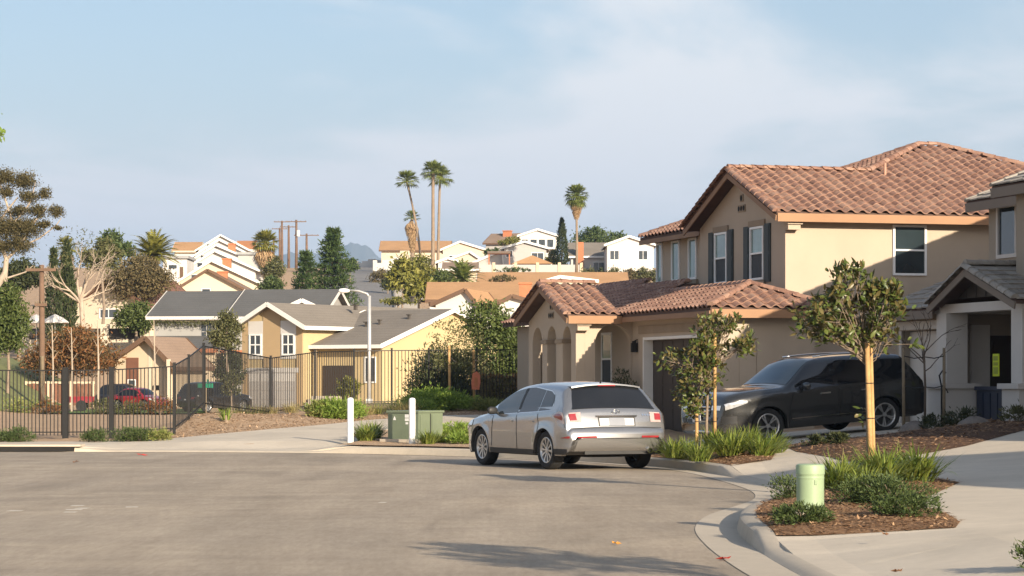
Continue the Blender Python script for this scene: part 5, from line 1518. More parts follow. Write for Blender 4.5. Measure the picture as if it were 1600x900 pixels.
def place_car(root, rear_centre, heading, z, pitch=0.0):
    """u axis along the heading; root at the rear centre on the ground"""
    root.location = (rear_centre[0], rear_centre[1], z)
    root.rotation_mode = 'XYZ'
    root.rotation_euler = (0, pitch, math.atan2(heading[1], heading[0]))
def mirror_part(c, u, z, sg, m, scale=1.0, chrome=None):
    mb = MB(); y = c.V(u, z)
    n = 10
    prof = [(0.03, 0.0), (0.065, 0.02), (0.082, 0.08), (0.085, 0.15), (0.06, 0.195), (0.02, 0.205)]
    rows = []
    for r, d in prof:
        rows.append([(u - 0.02 + 0.55 * r * scale * cos(2 * pi * k / n) - 0.15 * d, sg * (y + 0.03 + d * scale), z + 0.02 + r * 0.95 * scale * sin(2 * pi * k / n)) for k in range(n)])
    mb.grid(rows, closed=True); mb.add(rows[0], [tuple(range(n))]); mb.add(rows[-1], [tuple(range(n))])
    o = mb.build('door_mirror', m, c.root, smooth=True, fix=True)
    MB().bar((u, sg * (y - 0.02), z - 0.03), (u - 0.02, sg * (y + 0.10), z), 0.05, 0.04).build('mirror_arm', M['plastic'], o)
    return o

# ---- silver crossover parked at the kerb, seen from behind
cx = thing('parked_suv', 'silver crossover SUV parked at the kerb, seen from behind', 'car')
PHI = math.radians(25.0)
def cx_belt(u): return pl(u, [(0, 1.13), (0.5, 1.12), (1.4, 1.07), (2.6, 1.02), (3.4, 0.985), (4.68, 0.80)])
c = Car(cx, 4.68, 2.0,
        [(0.0, 0.60), (0.012, 0.68), (0.05, 0.75), (0.085, 0.785), (0.11, 0.90), (0.15, 1.02), (0.195, 1.115), (0.33, 1.30), (0.50, 1.495), (0.60, 1.555), (0.95, 1.592), (1.45, 1.607), (1.95, 1.60), (2.40, 1.545), (2.75, 1.44),
         (3.15, 1.235), (3.45, 1.075), (3.62, 1.02), (3.95, 0.975), (4.25, 0.90), (4.45, 0.81), (4.58, 0.70), (4.65, 0.59), (4.68, 0.47)],
        [(0.0, 0.60), (0.012, 0.50), (0.03, 0.42), (0.06, 0.36), (0.14, 0.31), (0.30, 0.29)], [(4.25, 0.24), (4.5, 0.24), (4.62, 0.32), (4.68, 0.47)],
        cx_belt, (0.92, 3.67), 0.365, 0.415, 0.27, tumble=0.40, ends=(0.45, 0.85, 0.85, 0.55), crown=0.055)
c.body(M['silver']); c.inside()
for sg in (-1, 1):
    for uc in c.wheels: c.wheel(uc, sg, spokes=10, rim_r=0.238)
    lo = lambda u: cx_belt(u) + 0.018
    dlo = lambda u: min(c.zt(u) - 0.062, pl(u, [(0.70, 1.19), (0.80, 1.40), (1.0, 1.475), (2.3, 1.6), (3.3, 1.6)]), 9)
    c.side_patch('window_trim', M['chrome'], np.linspace(0.695, 3.30, 40), lambda u: lo(u) - 0.012, lambda u: max(lo(u) - 0.010, dlo(u) + 0.012), sg, 0.003)
    for nm, a, b, g_ in (('quarter_window', 0.74, 1.22, 'tint'), ('rear_door_window', 1.25, 2.02, 'tint'), ('front_door_window', 2.09, 3.05, 'clearglass')):
        c.side_patch(nm, M[g_], np.linspace(a, b, 16), lo, lambda u: max(lo(u) + 0.002, dlo(u)), sg, 0.007)
    MB().grid  # (pillars show between the panes)
    c.side_patch('pillar', M['plastic'], np.linspace(2.01, 2.10, 3), lo, dlo, sg, 0.010, 16)
    c.line('door_seam', [(1.18, 0.62), (1.14, 0.80), (1.20, 1.05)], sg); c.line('door_seam', [(2.07, 0.36), (2.07, 1.02)], sg); c.line('door_seam', [(3.16, 0.40), (3.13, 0.75), (3.08, 0.99)], sg)
    c.line('door_seam', [(1.34, 0.36), (3.14, 0.35)], sg)
    for u in (1.36, 2.24):
        h = c.side(u, 0.90, sg, 0.012); MB().bar(h, c.side(u + 0.2, 0.893, sg, 0.012), 0.028, 0.03).build('door_handle', M['silver'], cx)
    c.side_patch('sill_cladding', M['plastic'], np.linspace(1.36, 3.22, 14), lambda u: 0.272, lambda u: 0.365, sg, 0.006, 3)
    mirror_part(c, 2.98, 1.07, sg, M['plastic'])
    # tail lamp: wraps from the side onto the tailgate
    tl = c.side_patch('tail_lamp', M['tail_clear'], np.linspace(0.135, 0.56, 14), lambda u: pl(u, [(0.135, 0.87), (0.34, 0.90), (0.56, 1.01)]), lambda u: max(pl(u, [(0.135, 0.88), (0.17, 1.0), (0.22, 1.08), (0.36, 1.10), (0.56, 1.04)]), 0.88), sg, 0.012)
    c.side_patch('red_lens', M['tail_red'], np.linspace(0.20, 0.47, 8), lambda u: pl(u, [(0.2, 0.93), (0.47, 0.99)]), lambda u: pl(u, [(0.2, 1.02), (0.3, 1.06), (0.47, 1.035)]), sg, 0.018, parent=tl)
    c.rear_patch('inner_lens', M['tail_clear'], sg * 0.76, sg * 1.0, 0.89, 1.07, 0.012, parent=tl); c.rear_patch('red_lens', M['tail_red'], sg * 0.86, sg * 1.0, 0.93, 1.05, 0.017, parent=tl)
    rf = c.rear_patch('reflector', M['tail_red'], sg * 0.55, sg * 0.99, 0.605, 0.64, 0.008, 3)
    c.side_patch('reflector_return', M['tail_red'], np.linspace(0.03, 0.26, 8), lambda u: 0.60, lambda u: pl(u, [(0.0, 0.648), (0.26, 0.606)]), sg, 0.008, 3, parent=rf)
    c.side_patch('bumper_cladding', M['plastic'], np.linspace(0.10, 0.50, 10), lambda u: max(c.zb(u), 0.29) + 0.002, lambda u: max(0.40, c.zb(u) + 0.004), sg, 0.005, 3)
    c.side_patch('head_lamp', M['head_clear'], np.linspace(3.98, 4.48, 10), lambda u: c.zt(u) - 0.17, lambda u: c.zt(u) - 0.03, sg, 0.008)
    c.line('tailgate_seam', [(0.13, 0.80), (0.17, 0.90)], sg)
rg = c.wrap_patch('rear_window', M['tint'], [lerp(0.205, 0.545, k / 9) for k in range(10)], lambda u: -0.93, lambda u: 0.93, 0.006, 16)
MB().grid
sp = MB(); rows = []
for k in range(11):
    q = -0.97 + 1.94 * k / 10
    a = c.strip(0.56, q, 0.0); rows.append([a + Vector((0.10, 0, 0.030)), a + Vector((-0.08, 0, 0.022 - 0.012 * abs(q))), a + Vector((-0.085, 0, -0.004 - 0.012 * abs(q))), a + Vector((0.02, 0, -0.01))])
sp.grid(rows); sp.build('spoiler', M['silver'], cx, smooth=True, angle=40)
MB().bar((0.468, -0.17, 1.583), (0.468, 0.17, 1.583), 0.02, 0.02).build('brake_light', M['tail_red'], cx)
MB().bar((0.235, 0.05, 1.235), (0.215, -0.42, 1.205), 0.02, 0.018).build('wiper', M['plastic'], cx)
MB().tube([(0.72, 0, 1.60), (0.66, 0, 1.68)], [0.025, 0.008], 6).build('antenna', M['plastic'], cx)
c.wrap_patch('windscreen', M['clearglass'], [lerp(2.42, 3.42, k / 9) for k in range(10)], -0.95, 0.95, 0.005, 14)
def rear_pt(y, z, off=0.0):
    u = c.rear_u(z); v = c.V(u, z); return c.strip(u, y / v, off)
# plate recess, plate, emblem, lettering bars, seams of bumper and tailgate
tg = [rear_pt(y, z, 0.004) for y in (-0.40, 0.40) for z in (0.84, 0.965)]
def rear_quad(name, m, y0, y1, z0, z1, off, parent=cx, n=8):
    mb = MB(); mb.grid([[rear_pt(lerp(y0, y1, i / n), lerp(z0, z1, j / 3), off) for i in range(n + 1)] for j in range(4)])
    return mb.build(name, m, parent, smooth=True)
rq = rear_quad('plate_recess', M['plastic'], -0.36, 0.36, 0.815, 0.985, 0.004)
rear_quad('plate_surround', M['plate_white'], -0.335, 0.335, 0.825, 0.955, 0.008, rq)
rear_quad('plate', M['plate'], -0.155, 0.155, 0.82, 0.96, 0.014, rq)
MB().bar(rear_pt(-0.40, 0.992, 0.012), rear_pt(0.40, 0.992, 0.012), 0.03, 0.028).build('tailgate_handle', M['chrome'], cx)
em = MB(); ec = rear_pt(0, 1.055, 0.012)
ring = [ec + Vector((0.012 * sin(t) * -1, 0.072 * cos(t), 0.056 * sin(t))) for t in [2 * pi * k / 24 for k in range(25)]]
em.tube(ring, 0.007, 5, cap=False)
em.tube([ec + Vector((-0.012, -0.066, 0.022)), ec + Vector((-0.016, -0.03, 0.012)), ec + Vector((-0.016, 0, -0.022)), ec + Vector((-0.016, 0.03, 0.012)), ec + Vector((-0.012, 0.066, 0.022))], 0.006, 5)
em.build('emblem', M['chrome'], cx, smooth=True)
for k in range(4):
    y = -0.53 - 0.05 * k
    MB().bar(rear_pt(y, 1.0, 0.006), rear_pt(y, 1.035, 0.006), 0.034, 0.006).build('model_letter', M['chrome'], cx)
for z, y in ((0.79, 0.88),):
    MB().tube([rear_pt(lerp(-y, y, k / 16), z, 0.002) for k in range(17)], 0.006, 4).build('bumper_seam', M['seam'], cx)
rear_quad('bumper_shelf', M['silver'], -0.66, 0.66, 0.655, 0.665, 0.006)
low = MB(); low.grid([[Vector((u - 0.006, q * c.V(u, c.zb(u)) * 1.0, c.zb(u) - 0.006)) for q in [k / 8 - 1 for k in range(17)]] for u in np.linspace(0.07, 0.30, 6)])
low.build('rear_valance', M['plastic'], cx, smooth=True)
MB().bb((0.06, -0.62, 0.30), (0.25, 0.62, 0.385)).build('diffuser', M['plastic'], cx)
ex = MB(); ex.lathe([(0.035, 0.0), (0.048, 0.0), (0.048, 0.16), (0.035, 0.16)], 16, 'X', (-0.01, -0.62, 0.365), cap=False); ex.build('exhaust_tip', M['chrome'], cx, smooth=True, angle=40)
MB().lathe([(0.001, 0.03), (0.036, 0.03)], 12, 'X', (-0.01, -0.62, 0.365), cap=False).build('exhaust_bore', M['dark'], cx)
hd_ = Vector((-sin(PHI), cos(PHI), 0)); rt_ = Vector((cos(PHI), sin(PHI), 0))
rc = Vector((1.03, 47.4, 0)) + rt_ * 1.0
place_car(cx, (rc.x + 0.05, rc.y), (hd_.x, hd_.y), 0.003); cx.scale = (1.065, 1.075, 1.0)

# ---- charcoal SUV nose-out on the sloping drive
exr = thing('driveway_suv', 'dark charcoal SUV parked nose-out on the driveway, half in shade', 'car')
def ex_belt(u): return pl(u, [(0, 1.17), (1.0, 1.15), (3.2, 1.11), (3.9, 1.10), (5.04, 1.0)])
e = Car(exr, 5.04, 2.0,
        [(0.0, 0.62), (0.01, 0.72), (0.05, 0.80), (0.075, 0.95), (0.10, 1.12), (0.16, 1.20), (0.36, 1.50), (0.48, 1.66), (0.62, 1.705), (1.2, 1.74), (1.9, 1.76), (2.4, 1.752), (2.66, 1.725), (2.86, 1.64), (3.12, 1.45),
         (3.34, 1.285), (3.46, 1.215), (3.62, 1.19), (4.2, 1.175), (4.6, 1.14), (4.82, 1.085), (4.93, 0.96), (4.97, 0.80), (5.0, 0.66), (5.04, 0.50)],
        [(0.0, 0.62), (0.02, 0.5), (0.08, 0.40), (0.20, 0.34), (0.34, 0.32)], [(4.66, 0.26), (4.88, 0.26), (5.0, 0.34), (5.04, 0.50)],
        ex_belt, (1.13, 3.99), 0.385, 0.435, 0.30, tumble=0.34, ends=(0.5, 0.78, 0.75, 0.62), crown=0.05)
e.body(M['charcoal']); e.inside()
for sg in (-1, 1):
    for uc in e.wheels: e.wheel(uc, sg, spokes=5, rim_r=0.262, twin=True, width=0.25)
    lo = lambda u: ex_belt(u) + 0.02
    hi = lambda u: min(e.zt(u) - 0.07, pl(u, [(0.42, 1.30), (0.55, 1.60), (3.9, 1.8)]))
    for nm, a, b in (('quarter_window', 0.46, 1.18), ('rear_door_window', 1.30, 2.24), ('front_door_window', 2.34, 3.28)):
        e.side_patch(nm, M['tint'], np.linspace(a, b, 16), lo, lambda u: max(lo(u) + 0.002, hi(u)), sg, 0.007)
    e.side_patch('pillar', M['tint'], np.linspace(1.17, 1.31, 3), lo, hi, sg, 0.010, 16); e.side_patch('pillar', M['tint'], np.linspace(2.23, 2.35, 3), lo, hi, sg, 0.010, 16)
    for P in ([(1.26, 0.70), (1.24, 1.12)], [(2.28, 0.42), (2.28, 1.10)], [(3.50, 0.46), (3.46, 0.80), (3.36, 1.08)]): e.line('door_seam', P, sg)
    for u in (1.46, 2.48): MB().bar(e.side(u, 1.0, sg, 0.014), e.side(u + 0.22, 1.0, sg, 0.014), 0.03, 0.032).build('door_handle', M['chrome'], exr)
    e.side_patch('sill_cladding', M['plastic'], np.linspace(1.60, 3.52, 14), lambda u: 0.305, lambda u: 0.44, sg, 0.008, 3)
    MB().bar(e.side(1.62, 0.50, sg, 0.012), e.side(3.45, 0.50, sg, 0.012), 0.02, 0.025).build('body_moulding', M['chrome'], exr)
    mirror_part(e, 3.14, 1.17, sg, M['charcoal'], 1.1)
    MB().tube([e.strip(u, sg * 0.86, 0.045) for u in np.linspace(0.75, 2.55, 10)], 0.018, 6).build('roof_rail', M['chrome'], exr, smooth=True)
    hl = e.side_patch('head_lamp', M['head_clear'], np.linspace(4.48, 4.93, 10), lambda u: pl(u, [(4.48, 0.93), (4.93, 0.80)]), lambda u: min(e.zt(u) - 0.03, pl(u, [(4.48, 0.985), (4.93, 0.95)])), sg, 0.010)
    e.front_patch('inner_lamp', M['head_clear'], sg * 0.62, sg * 1.0, 0.80, 0.90, 0.010, parent=hl)
    fg = e.side_patch('fog_lamp_recess', M['plastic'], np.linspace(4.72, 4.98, 8), lambda u: 0.50, lambda u: 0.66, sg, 0.008)
    e.front_patch('fog_recess_front', M['plastic'], sg * 0.70, sg * 1.0, 0.515, 0.64, 0.008, parent=fg)
    MB().lathe([(0.001, 0.012), (0.05, 0.008), (0.055, 0)], 12, 'X', (5.0, sg * 0.68, 0.56), cap=False).build('fog_lamp', M['head_clear'], fg)
e.wrap_patch('windscreen', M['clearglass'], [lerp(2.70, 3.42, k / 9) for k in range(10)], -0.96, 0.96, 0.006, 14)
e.wrap_patch('rear_window', M['tint'], [lerp(0.18, 0.44, k / 6) for k in range(7)], -0.92, 0.92, 0.006, 12)
gr = e.front_patch('grille', M['plastic'], -0.60, 0.60, 0.66, 0.92, 0.010)
for z in (0.71, 0.79, 0.87):
    MB().tube([e.strip(e.front_u(z), lerp(-0.58, 0.58, k / 10), 0.022) for k in range(11)], 0.016, 5).build('grille_bar', M['chrome'], gr)
e.front_patch('lower_intake', M['plastic'], -0.62, 0.62, 0.515, 0.60, 0.008)
mbp = MB(); pc_ = e.strip(e.front_u(0.60), 0, 0.03); mbp.box(pc_, (0.012, 0.31, 0.155)); mbp.build('plate', M['plate_white'], exr)
MB().tube([Vector((5.0 - 0.30 * (abs(k - 8) / 8) ** 2.5, (k - 8) / 8 * 0.78, 0.335)) for k in range(17)], 0.03, 6).build('skid_trim', M['chrome'], exr, smooth=True)
# stand it on its wheels
EF = Vector((xat(1211, 56.3), 56.3, 0)); ER = Vector((xat(1383, 57.55), 57.55, 0))
hd2 = (EF - ER).normalized(); lf2 = Vector((-hd2.y, hd2.x, 0))
# the visible side is its left: wheel faces at +y(left) ~ 0.95 m from the centre line
EC = ER - lf2 * 0.95 * 1.14 - hd2 * (1.13 * 1.07 + 0.02); exr.scale = (1.07, 1.14, 1.0)
def ezr(p): return level(p.x, p.y)
zfw, zrw = ezr(EF - lf2 * 0.9), ezr(ER - lf2 * 0.9)
pit = math.atan2(zrw - zfw, 2.86)
place_car(exr, (EC.x, EC.y), (hd2.x, hd2.y), zrw + 1.13 * math.tan(pit) + 0.004, pit)

# ---- vehicles beyond the fences (small in the picture)
def simple_car(name, label, cat, m, rear_px, Y, heading, z, L=4.5, W=1.8, kind='suv', details=None):
    t = thing(name, label, cat, group='vehicles beyond the fence')
    if kind == 'suv':
        top = [(0, 0.6), (0.05, 0.8), (0.1, 1.0), (0.3, 1.35), (0.55, 1.6), (1.5, 1.66), (2.3, 1.62), (3.1, 1.12), (3.6, 1.02), (4.2, 0.9), (4.42, 0.7), (4.5, 0.5)]
    else:
        top = [(0, 0.6), (0.04, 0.75), (0.1, 0.9), (0.6, 0.97), (0.95, 1.02), (1.45, 1.33), (2.2, 1.38), (2.7, 1.3), (3.3, 0.93), (3.8, 0.85), (4.25, 0.72), (4.45, 0.6), (4.5, 0.45)]
    top = [(u * L / 4.5, z_) for u, z_ in top]
    b = (lambda u: 1.0) if kind == 'suv' else (lambda u: 0.90)
    q = Car(t, L, W, top, [(0, 0.6), (0.1, 0.4), (0.3, 0.3)], [(L - 0.35, 0.25), (L - 0.05, 0.35), (L, top[-1][1])], b, (0.85, L - 0.9), 0.34, 0.39, 0.26)
    q.body(m); q.inside()
    zt2 = 1.62 if kind == 'suv' else 1.36
    for sg in (-1, 1):
        for uc in q.wheels: q.wheel(uc, sg, spokes=7)
        u0, u1 = (0.45, 2.95) if kind == 'suv' else (0.95, 3.15)
        q.side_patch('side_window', M['tint'], np.linspace(u0 * L / 4.5, u1 * L / 4.5, 20), lambda u: b(u) + 0.02, lambda u: max(b(u) + 0.022, q.zt(u) - 0.08), sg, 0.007)
        q.rear_patch('tail_lamp', M['tail_red'], sg * 0.62, sg * 0.98, 0.74, 0.86, 0.01)
        q.side_patch('head_lamp', M['head_clear'], np.linspace(L - 0.5, L - 0.15, 6), lambda u: q.zt(u) - 0.16, lambda u: q.zt(u) - 0.04, sg, 0.01)
        mirror_part(q, (2.85 if kind == 'suv' else 3.0) * L / 4.5, b(0) + 0.07, sg, m)
    if kind == 'suv': q.rear_patch('rear_window', M['tint'], -0.9, 0.9, 1.08, 1.48, 0.008)
    else: q.wrap_patch('rear_window', M['tint'], [lerp(1.0, 1.42, k / 6) * L / 4.5 for k in range(7)], -0.9, 0.9, 0.008)
    q.wrap_patch('windscreen', M['tint'], [lerp(2.42 if kind == 'suv' else 2.72, 3.05 if kind == 'suv' else 3.28, k / 6) * L / 4.5 for k in range(7)], -0.92, 0.92, 0.008)
    q.rear_patch('plate', M['plate_white'], -0.18, 0.18, 0.66, 0.74, 0.012)
    place_car(t, (xat(rear_px, Y), Y), heading, z); t.scale = (0.86, 0.86, 0.86)
    return t
simple_car('parked_car', 'black car behind the angled fence panel, tail lamps showing', 'car', M['black_paint'], 290, 122, (0.66, 0.75), 0.2, 4.4, 1.85, 'suv')
simple_car('parked_car', 'dark SUV standing behind the red cars at the wooden fence', 'car', M['navy_paint'], 158, 139, (0.93, -0.37), 0.1, 4.0, 1.7, 'suv')
simple_car('parked_car', 'low red car in front of the beige house, beyond the gate fence', 'car', M['red_paint'], 178, 133, (0.9, -0.43), 0.15, 3.6, 1.75, 'sedan')
tr_ = thing('utility_trailer', 'low red utility trailer by the brown wooden fence', 'trailer', (xat(125, 126), 126, 0.22), math.radians(6), 'vehicles beyond the fence')
tb_ = MB(); tb_.bb((-0.62, -0.5, 0.42), (0.66, 0.5, 0.47)); tb_.bb((-0.62, -0.54, 0.42), (0.66, -0.502, 0.72)); tb_.bb((-0.62, 0.502, 0.42), (0.66, 0.54, 0.72)); tb_.bb((-0.66, -0.5, 0.42), (-0.622, 0.5, 0.72)); tb_.build('box', M['red_paint'], tr_)
for y_ in (-0.62, 0.62): MB().lathe([(0.05, -0.07), (0.26, -0.08), (0.27, 0), (0.26, 0.08), (0.05, 0.07)], 18, 'Y', (0.1, y_, 0.27)).build('wheel', M['rubber'], tr_, smooth=True, angle=40)
MB().tube([(0.66, 0, 0.44), (1.5, 0, 0.40)], 0.04, 6).build('tongue', M['black'], tr_); MB().tube([(1.4, 0, 0.4), (1.4, 0, 0.0)], 0.03, 6).build('jack', M['black'], tr_)
# ------------------------------------------------------------------ planting beds of the right-hand lot
def mound(poly, h):
    cx_ = sum(p[0] for p in poly) / len(poly); cy_ = sum(p[1] for p in poly) / len(poly)
    def f(x, y):
        d = 9e9
        for i in range(len(poly)):
            a, b = Vector((poly[i][0], poly[i][1])), Vector((poly[(i + 1) % len(poly)][0], poly[(i + 1) % len(poly)][1]))
            ab = b - a; t = max(0, min(1, (Vector((x, y)) - a).dot(ab) / max(1e-9, ab.length_squared)))
            d = min(d, (Vector((x, y)) - a - ab * t).length)
        return level(x, y) + 0.006 + h * sst(0, 0.7, d) + 0.012 * sin(7 * x + 3 * y) * sin(5 * y - 2 * x) * sst(0, 0.4, d)
    return f
def smooth_poly(P, n=5):
    Q = catmull(P + [P[0]], n)
    return [(q.x, q.y) for q in Q[:-1]]
BED1 = [(kerb_x(y) + 0.67, y) for y in np.linspace(25.6, 36.3, 12)] + [(5.4, 37.0), (6.1, 36.4), (6.15, 35.2), (5.7, 33.6), (5.0, 31.2), (4.72, 29.6), (4.75, 28.0), (4.62, 26.4), (4.42, 25.5)]
BED2 = [(kerb_x(y) + 0.67, y) for y in np.linspace(46.0, 51.5, 8)] + [(3.6, 52.6), (4.9, 52.2), (5.1, 49.5), (4.7, 46.4)]
BED3 = [(5.9, 43.4), (6.6, 44.2), (8.3, 46.8), (10.6, 51.5), (13.5, 56), (12.6, 58.6), (10.0, 58.2), (9.3, 55.2), (7.4, 53.4), (5.55, 52.6), (5.45, 49.0)]
f1, f2, f3 = mound(BED1, 0.06), mound(BED2, 0.07), mound(BED3, 0.07)
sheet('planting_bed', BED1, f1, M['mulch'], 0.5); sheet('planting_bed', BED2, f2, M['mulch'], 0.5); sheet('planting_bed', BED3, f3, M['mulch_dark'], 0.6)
def chips(name, poly, zf_, n, size, m='chips', label=None):
    xs = [p[0] for p in poly]; ys = [p[1] for p in poly]
    C = []
    while len(C) < n:
        x, y = random.uniform(min(xs), max(xs)), random.uniform(min(ys), max(ys))
        if in_poly(x, y, poly): C.append((x, y, zf_(x, y) + random.uniform(0.002, 0.02)))
    C = np.array(C); D = RNG.normal(size=(n, 3)); D[:, 2] *= 0.08
    me = leaves_mesh(name, C, size, size * 0.42, M[m], D=unit(D) * 7, up=4.0, fold=0.1)
    return tag(link(name, me), label, kind='stuff')
chips('mulch_chips', BED1, f1, 11000, 0.065, label='brown bark chips strewn over the near planting bed')
chips('mulch_chips', BED2, f2, 2500, 0.085, label='brown bark chips around the row of strap-leaf plants')
chips('mulch_chips', BED3, f3, 4500, 0.09, label='dark bark chips in the shaded bed below the porch')

strap_var = [blades_mesh('leaf_blades', n, h, 1.0, 0.016, M['strap'], 1.0, 0.20, 7) for n, h in ((230, 0.56), (200, 0.50), (240, 0.60), (190, 0.46))]
flower_stalk = MB(); flower_stalk.tube([(0, 0, 0), (0.03, 0.02, 0.35), (0.05, 0.03, 0.62)], [0.006, 0.005, 0.003], 4)
fs_me = flower_stalk.mesh('flower_stalk', M['dry'])
def strap_plant(x, y, s, label, zf_, grp, k):
    t = thing('strap_leaf_plant', label, 'plant', (x, y, zf_(x, y) - 0.01), k * 2.1, grp)
    t.scale = (s * 1.05, s * 1.05, s * 0.88)
    link('leaf_blades', strap_var[k % 4], t)
    if k % 3 == 0: link('flower_stalk', fs_me, t)
    return t
g1, g2 = 'strap-leaf plants in the near bed', 'strap-leaf plants in the bed beside the silver car'
for k, (px, Y, s, lab) in enumerate((
        (1312, 33.6, 1.0, 'strap-leaf clump just behind the pale green pedestal'),
        (1330, 35.8, 1.0, 'strap-leaf clump at the left foot of the staked tree'),
        (1378, 34.2, 1.05, 'strap-leaf clump in front of the staked tree'),
        (1398, 36.2, 1.05, 'strap-leaf clump at the right foot of the staked tree'),
        (1432, 34.9, 1.1, 'rightmost strap-leaf clump of the near bed'),
        (1350, 32.6, 0.8, 'small yellowing strap-leaf clump between pedestal and dark shrubs'))):
    strap_plant(xat(px, Y), Y, s, lab, f1, g1, k)
for k, (px, Y, s, lab) in enumerate((
        (1052, 48.0, 0.95, 'strap-leaf clump nearest the silver car'), (1072, 49.5, 0.9, 'strap-leaf clump below the short stake of the far young tree'),
        (1092, 47.6, 0.95, 'strap-leaf clump in front of the far staked young tree'), (1118, 50.2, 1.1, 'tall strap-leaf clump behind the far young tree stakes'),
        (1142, 48.2, 1.25, 'tallest strap-leaf clump of the far bed, with a dry flower stalk'), (1168, 49.6, 1.0, 'strap-leaf clump before the shaded mulch'),
        (1190, 47.9, 1.1, 'strap-leaf clump at the sidewalk end of the far bed'), (1208, 49.3, 0.95, 'last strap-leaf clump of the far bed below the dark SUV'))):
    strap_plant(xat(px, Y), Y, s, lab, f2 if xat(px, Y) < 5.0 else level, g2, k + 1)
def bed_shrub(px, Y, r, n, label, zf_=f1, lm='shrub', leaf=(0.055, 0.016), grp='low shrubs in the near bed'):
    x = xat(px, Y)
    return shrub('low_shrub', label, (x, Y, zf_(x, Y)), r, n, leaf, lm, 'shrub', grp, clump=0.26, per=22)
bed_shrub(1254, 26.5, (0.30, 0.30, 0.17), 2200, 'low green shrub in front of the pale green pedestal')
bed_shrub(1232, 32.2, (0.22, 0.3, 0.26), 1000, 'small shrub hidden behind the pale green pedestal')
bed_shrub(1358, 29.8, (0.36, 0.5, 0.27), 2600, 'dark spreading shrub before the strap-leaf clumps')
bed_shrub(1394, 29.4, (0.38, 0.55, 0.30), 2800, 'largest dark spreading shrub of the near bed')
bed_shrub(1412, 27.0, (0.33, 0.42, 0.20), 2000, 'low shrub at the front corner of the near bed')
bed_shrub(1622, 20.2, (0.17, 0.22, 0.22), 1000, 'shrub cut off by the right edge at the bottom', level)
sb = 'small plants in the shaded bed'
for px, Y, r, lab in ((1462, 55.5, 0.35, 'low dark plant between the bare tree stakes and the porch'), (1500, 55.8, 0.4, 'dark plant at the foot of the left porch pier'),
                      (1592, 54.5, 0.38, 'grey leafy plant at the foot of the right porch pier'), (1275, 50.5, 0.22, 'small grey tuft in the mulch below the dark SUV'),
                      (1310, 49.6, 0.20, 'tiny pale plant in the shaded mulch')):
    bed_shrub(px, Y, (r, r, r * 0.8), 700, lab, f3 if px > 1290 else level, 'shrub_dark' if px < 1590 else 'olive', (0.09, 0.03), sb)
def boulder(px, Y, r, label):
    mb = MB(); n, m_ = 12, 8; rows = []
    ph = random.uniform(0, 6)
    for i in range(m_ + 1):
        th = pi * 0.5 * i / m_
        rows.append([((r * sin(th) * (1 + 0.12 * sin(3 * a + ph) + 0.07 * sin(5 * a + 2 * ph + th * 4))) * cos(a), (r * sin(th) * (1 + 0.10 * sin(2 * a + ph))) * sin(a), r * 0.72 * cos(th) * (1 + 0.08 * sin(4 * a + ph)) - 0.05) for a in [2 * pi * k / n for k in range(n)]])
    mb.grid(rows, closed=True)
    o = mb.build('boulder', M['rock'], smooth=True, angle=35)
    x = xat(px, Y); o.location = (x, Y, level(x, Y))
    tag(o, label, 'boulder', 'boulders in the shaded bed')
M['rock'] = mat('grey_rock', (0.20, 0.17, 0.145), 0.95, 0.25, 4, 0.7, 14, fine=0.3)
boulder(1430, 55.8, 0.34, 'grey boulder left of the three-staked bare tree'); boulder(1522, 55.0, 0.36, 'grey boulder below the porch beside the navy box'); boulder(1488, 54.0, 0.18, 'small rock at the edge of the shaded bed')

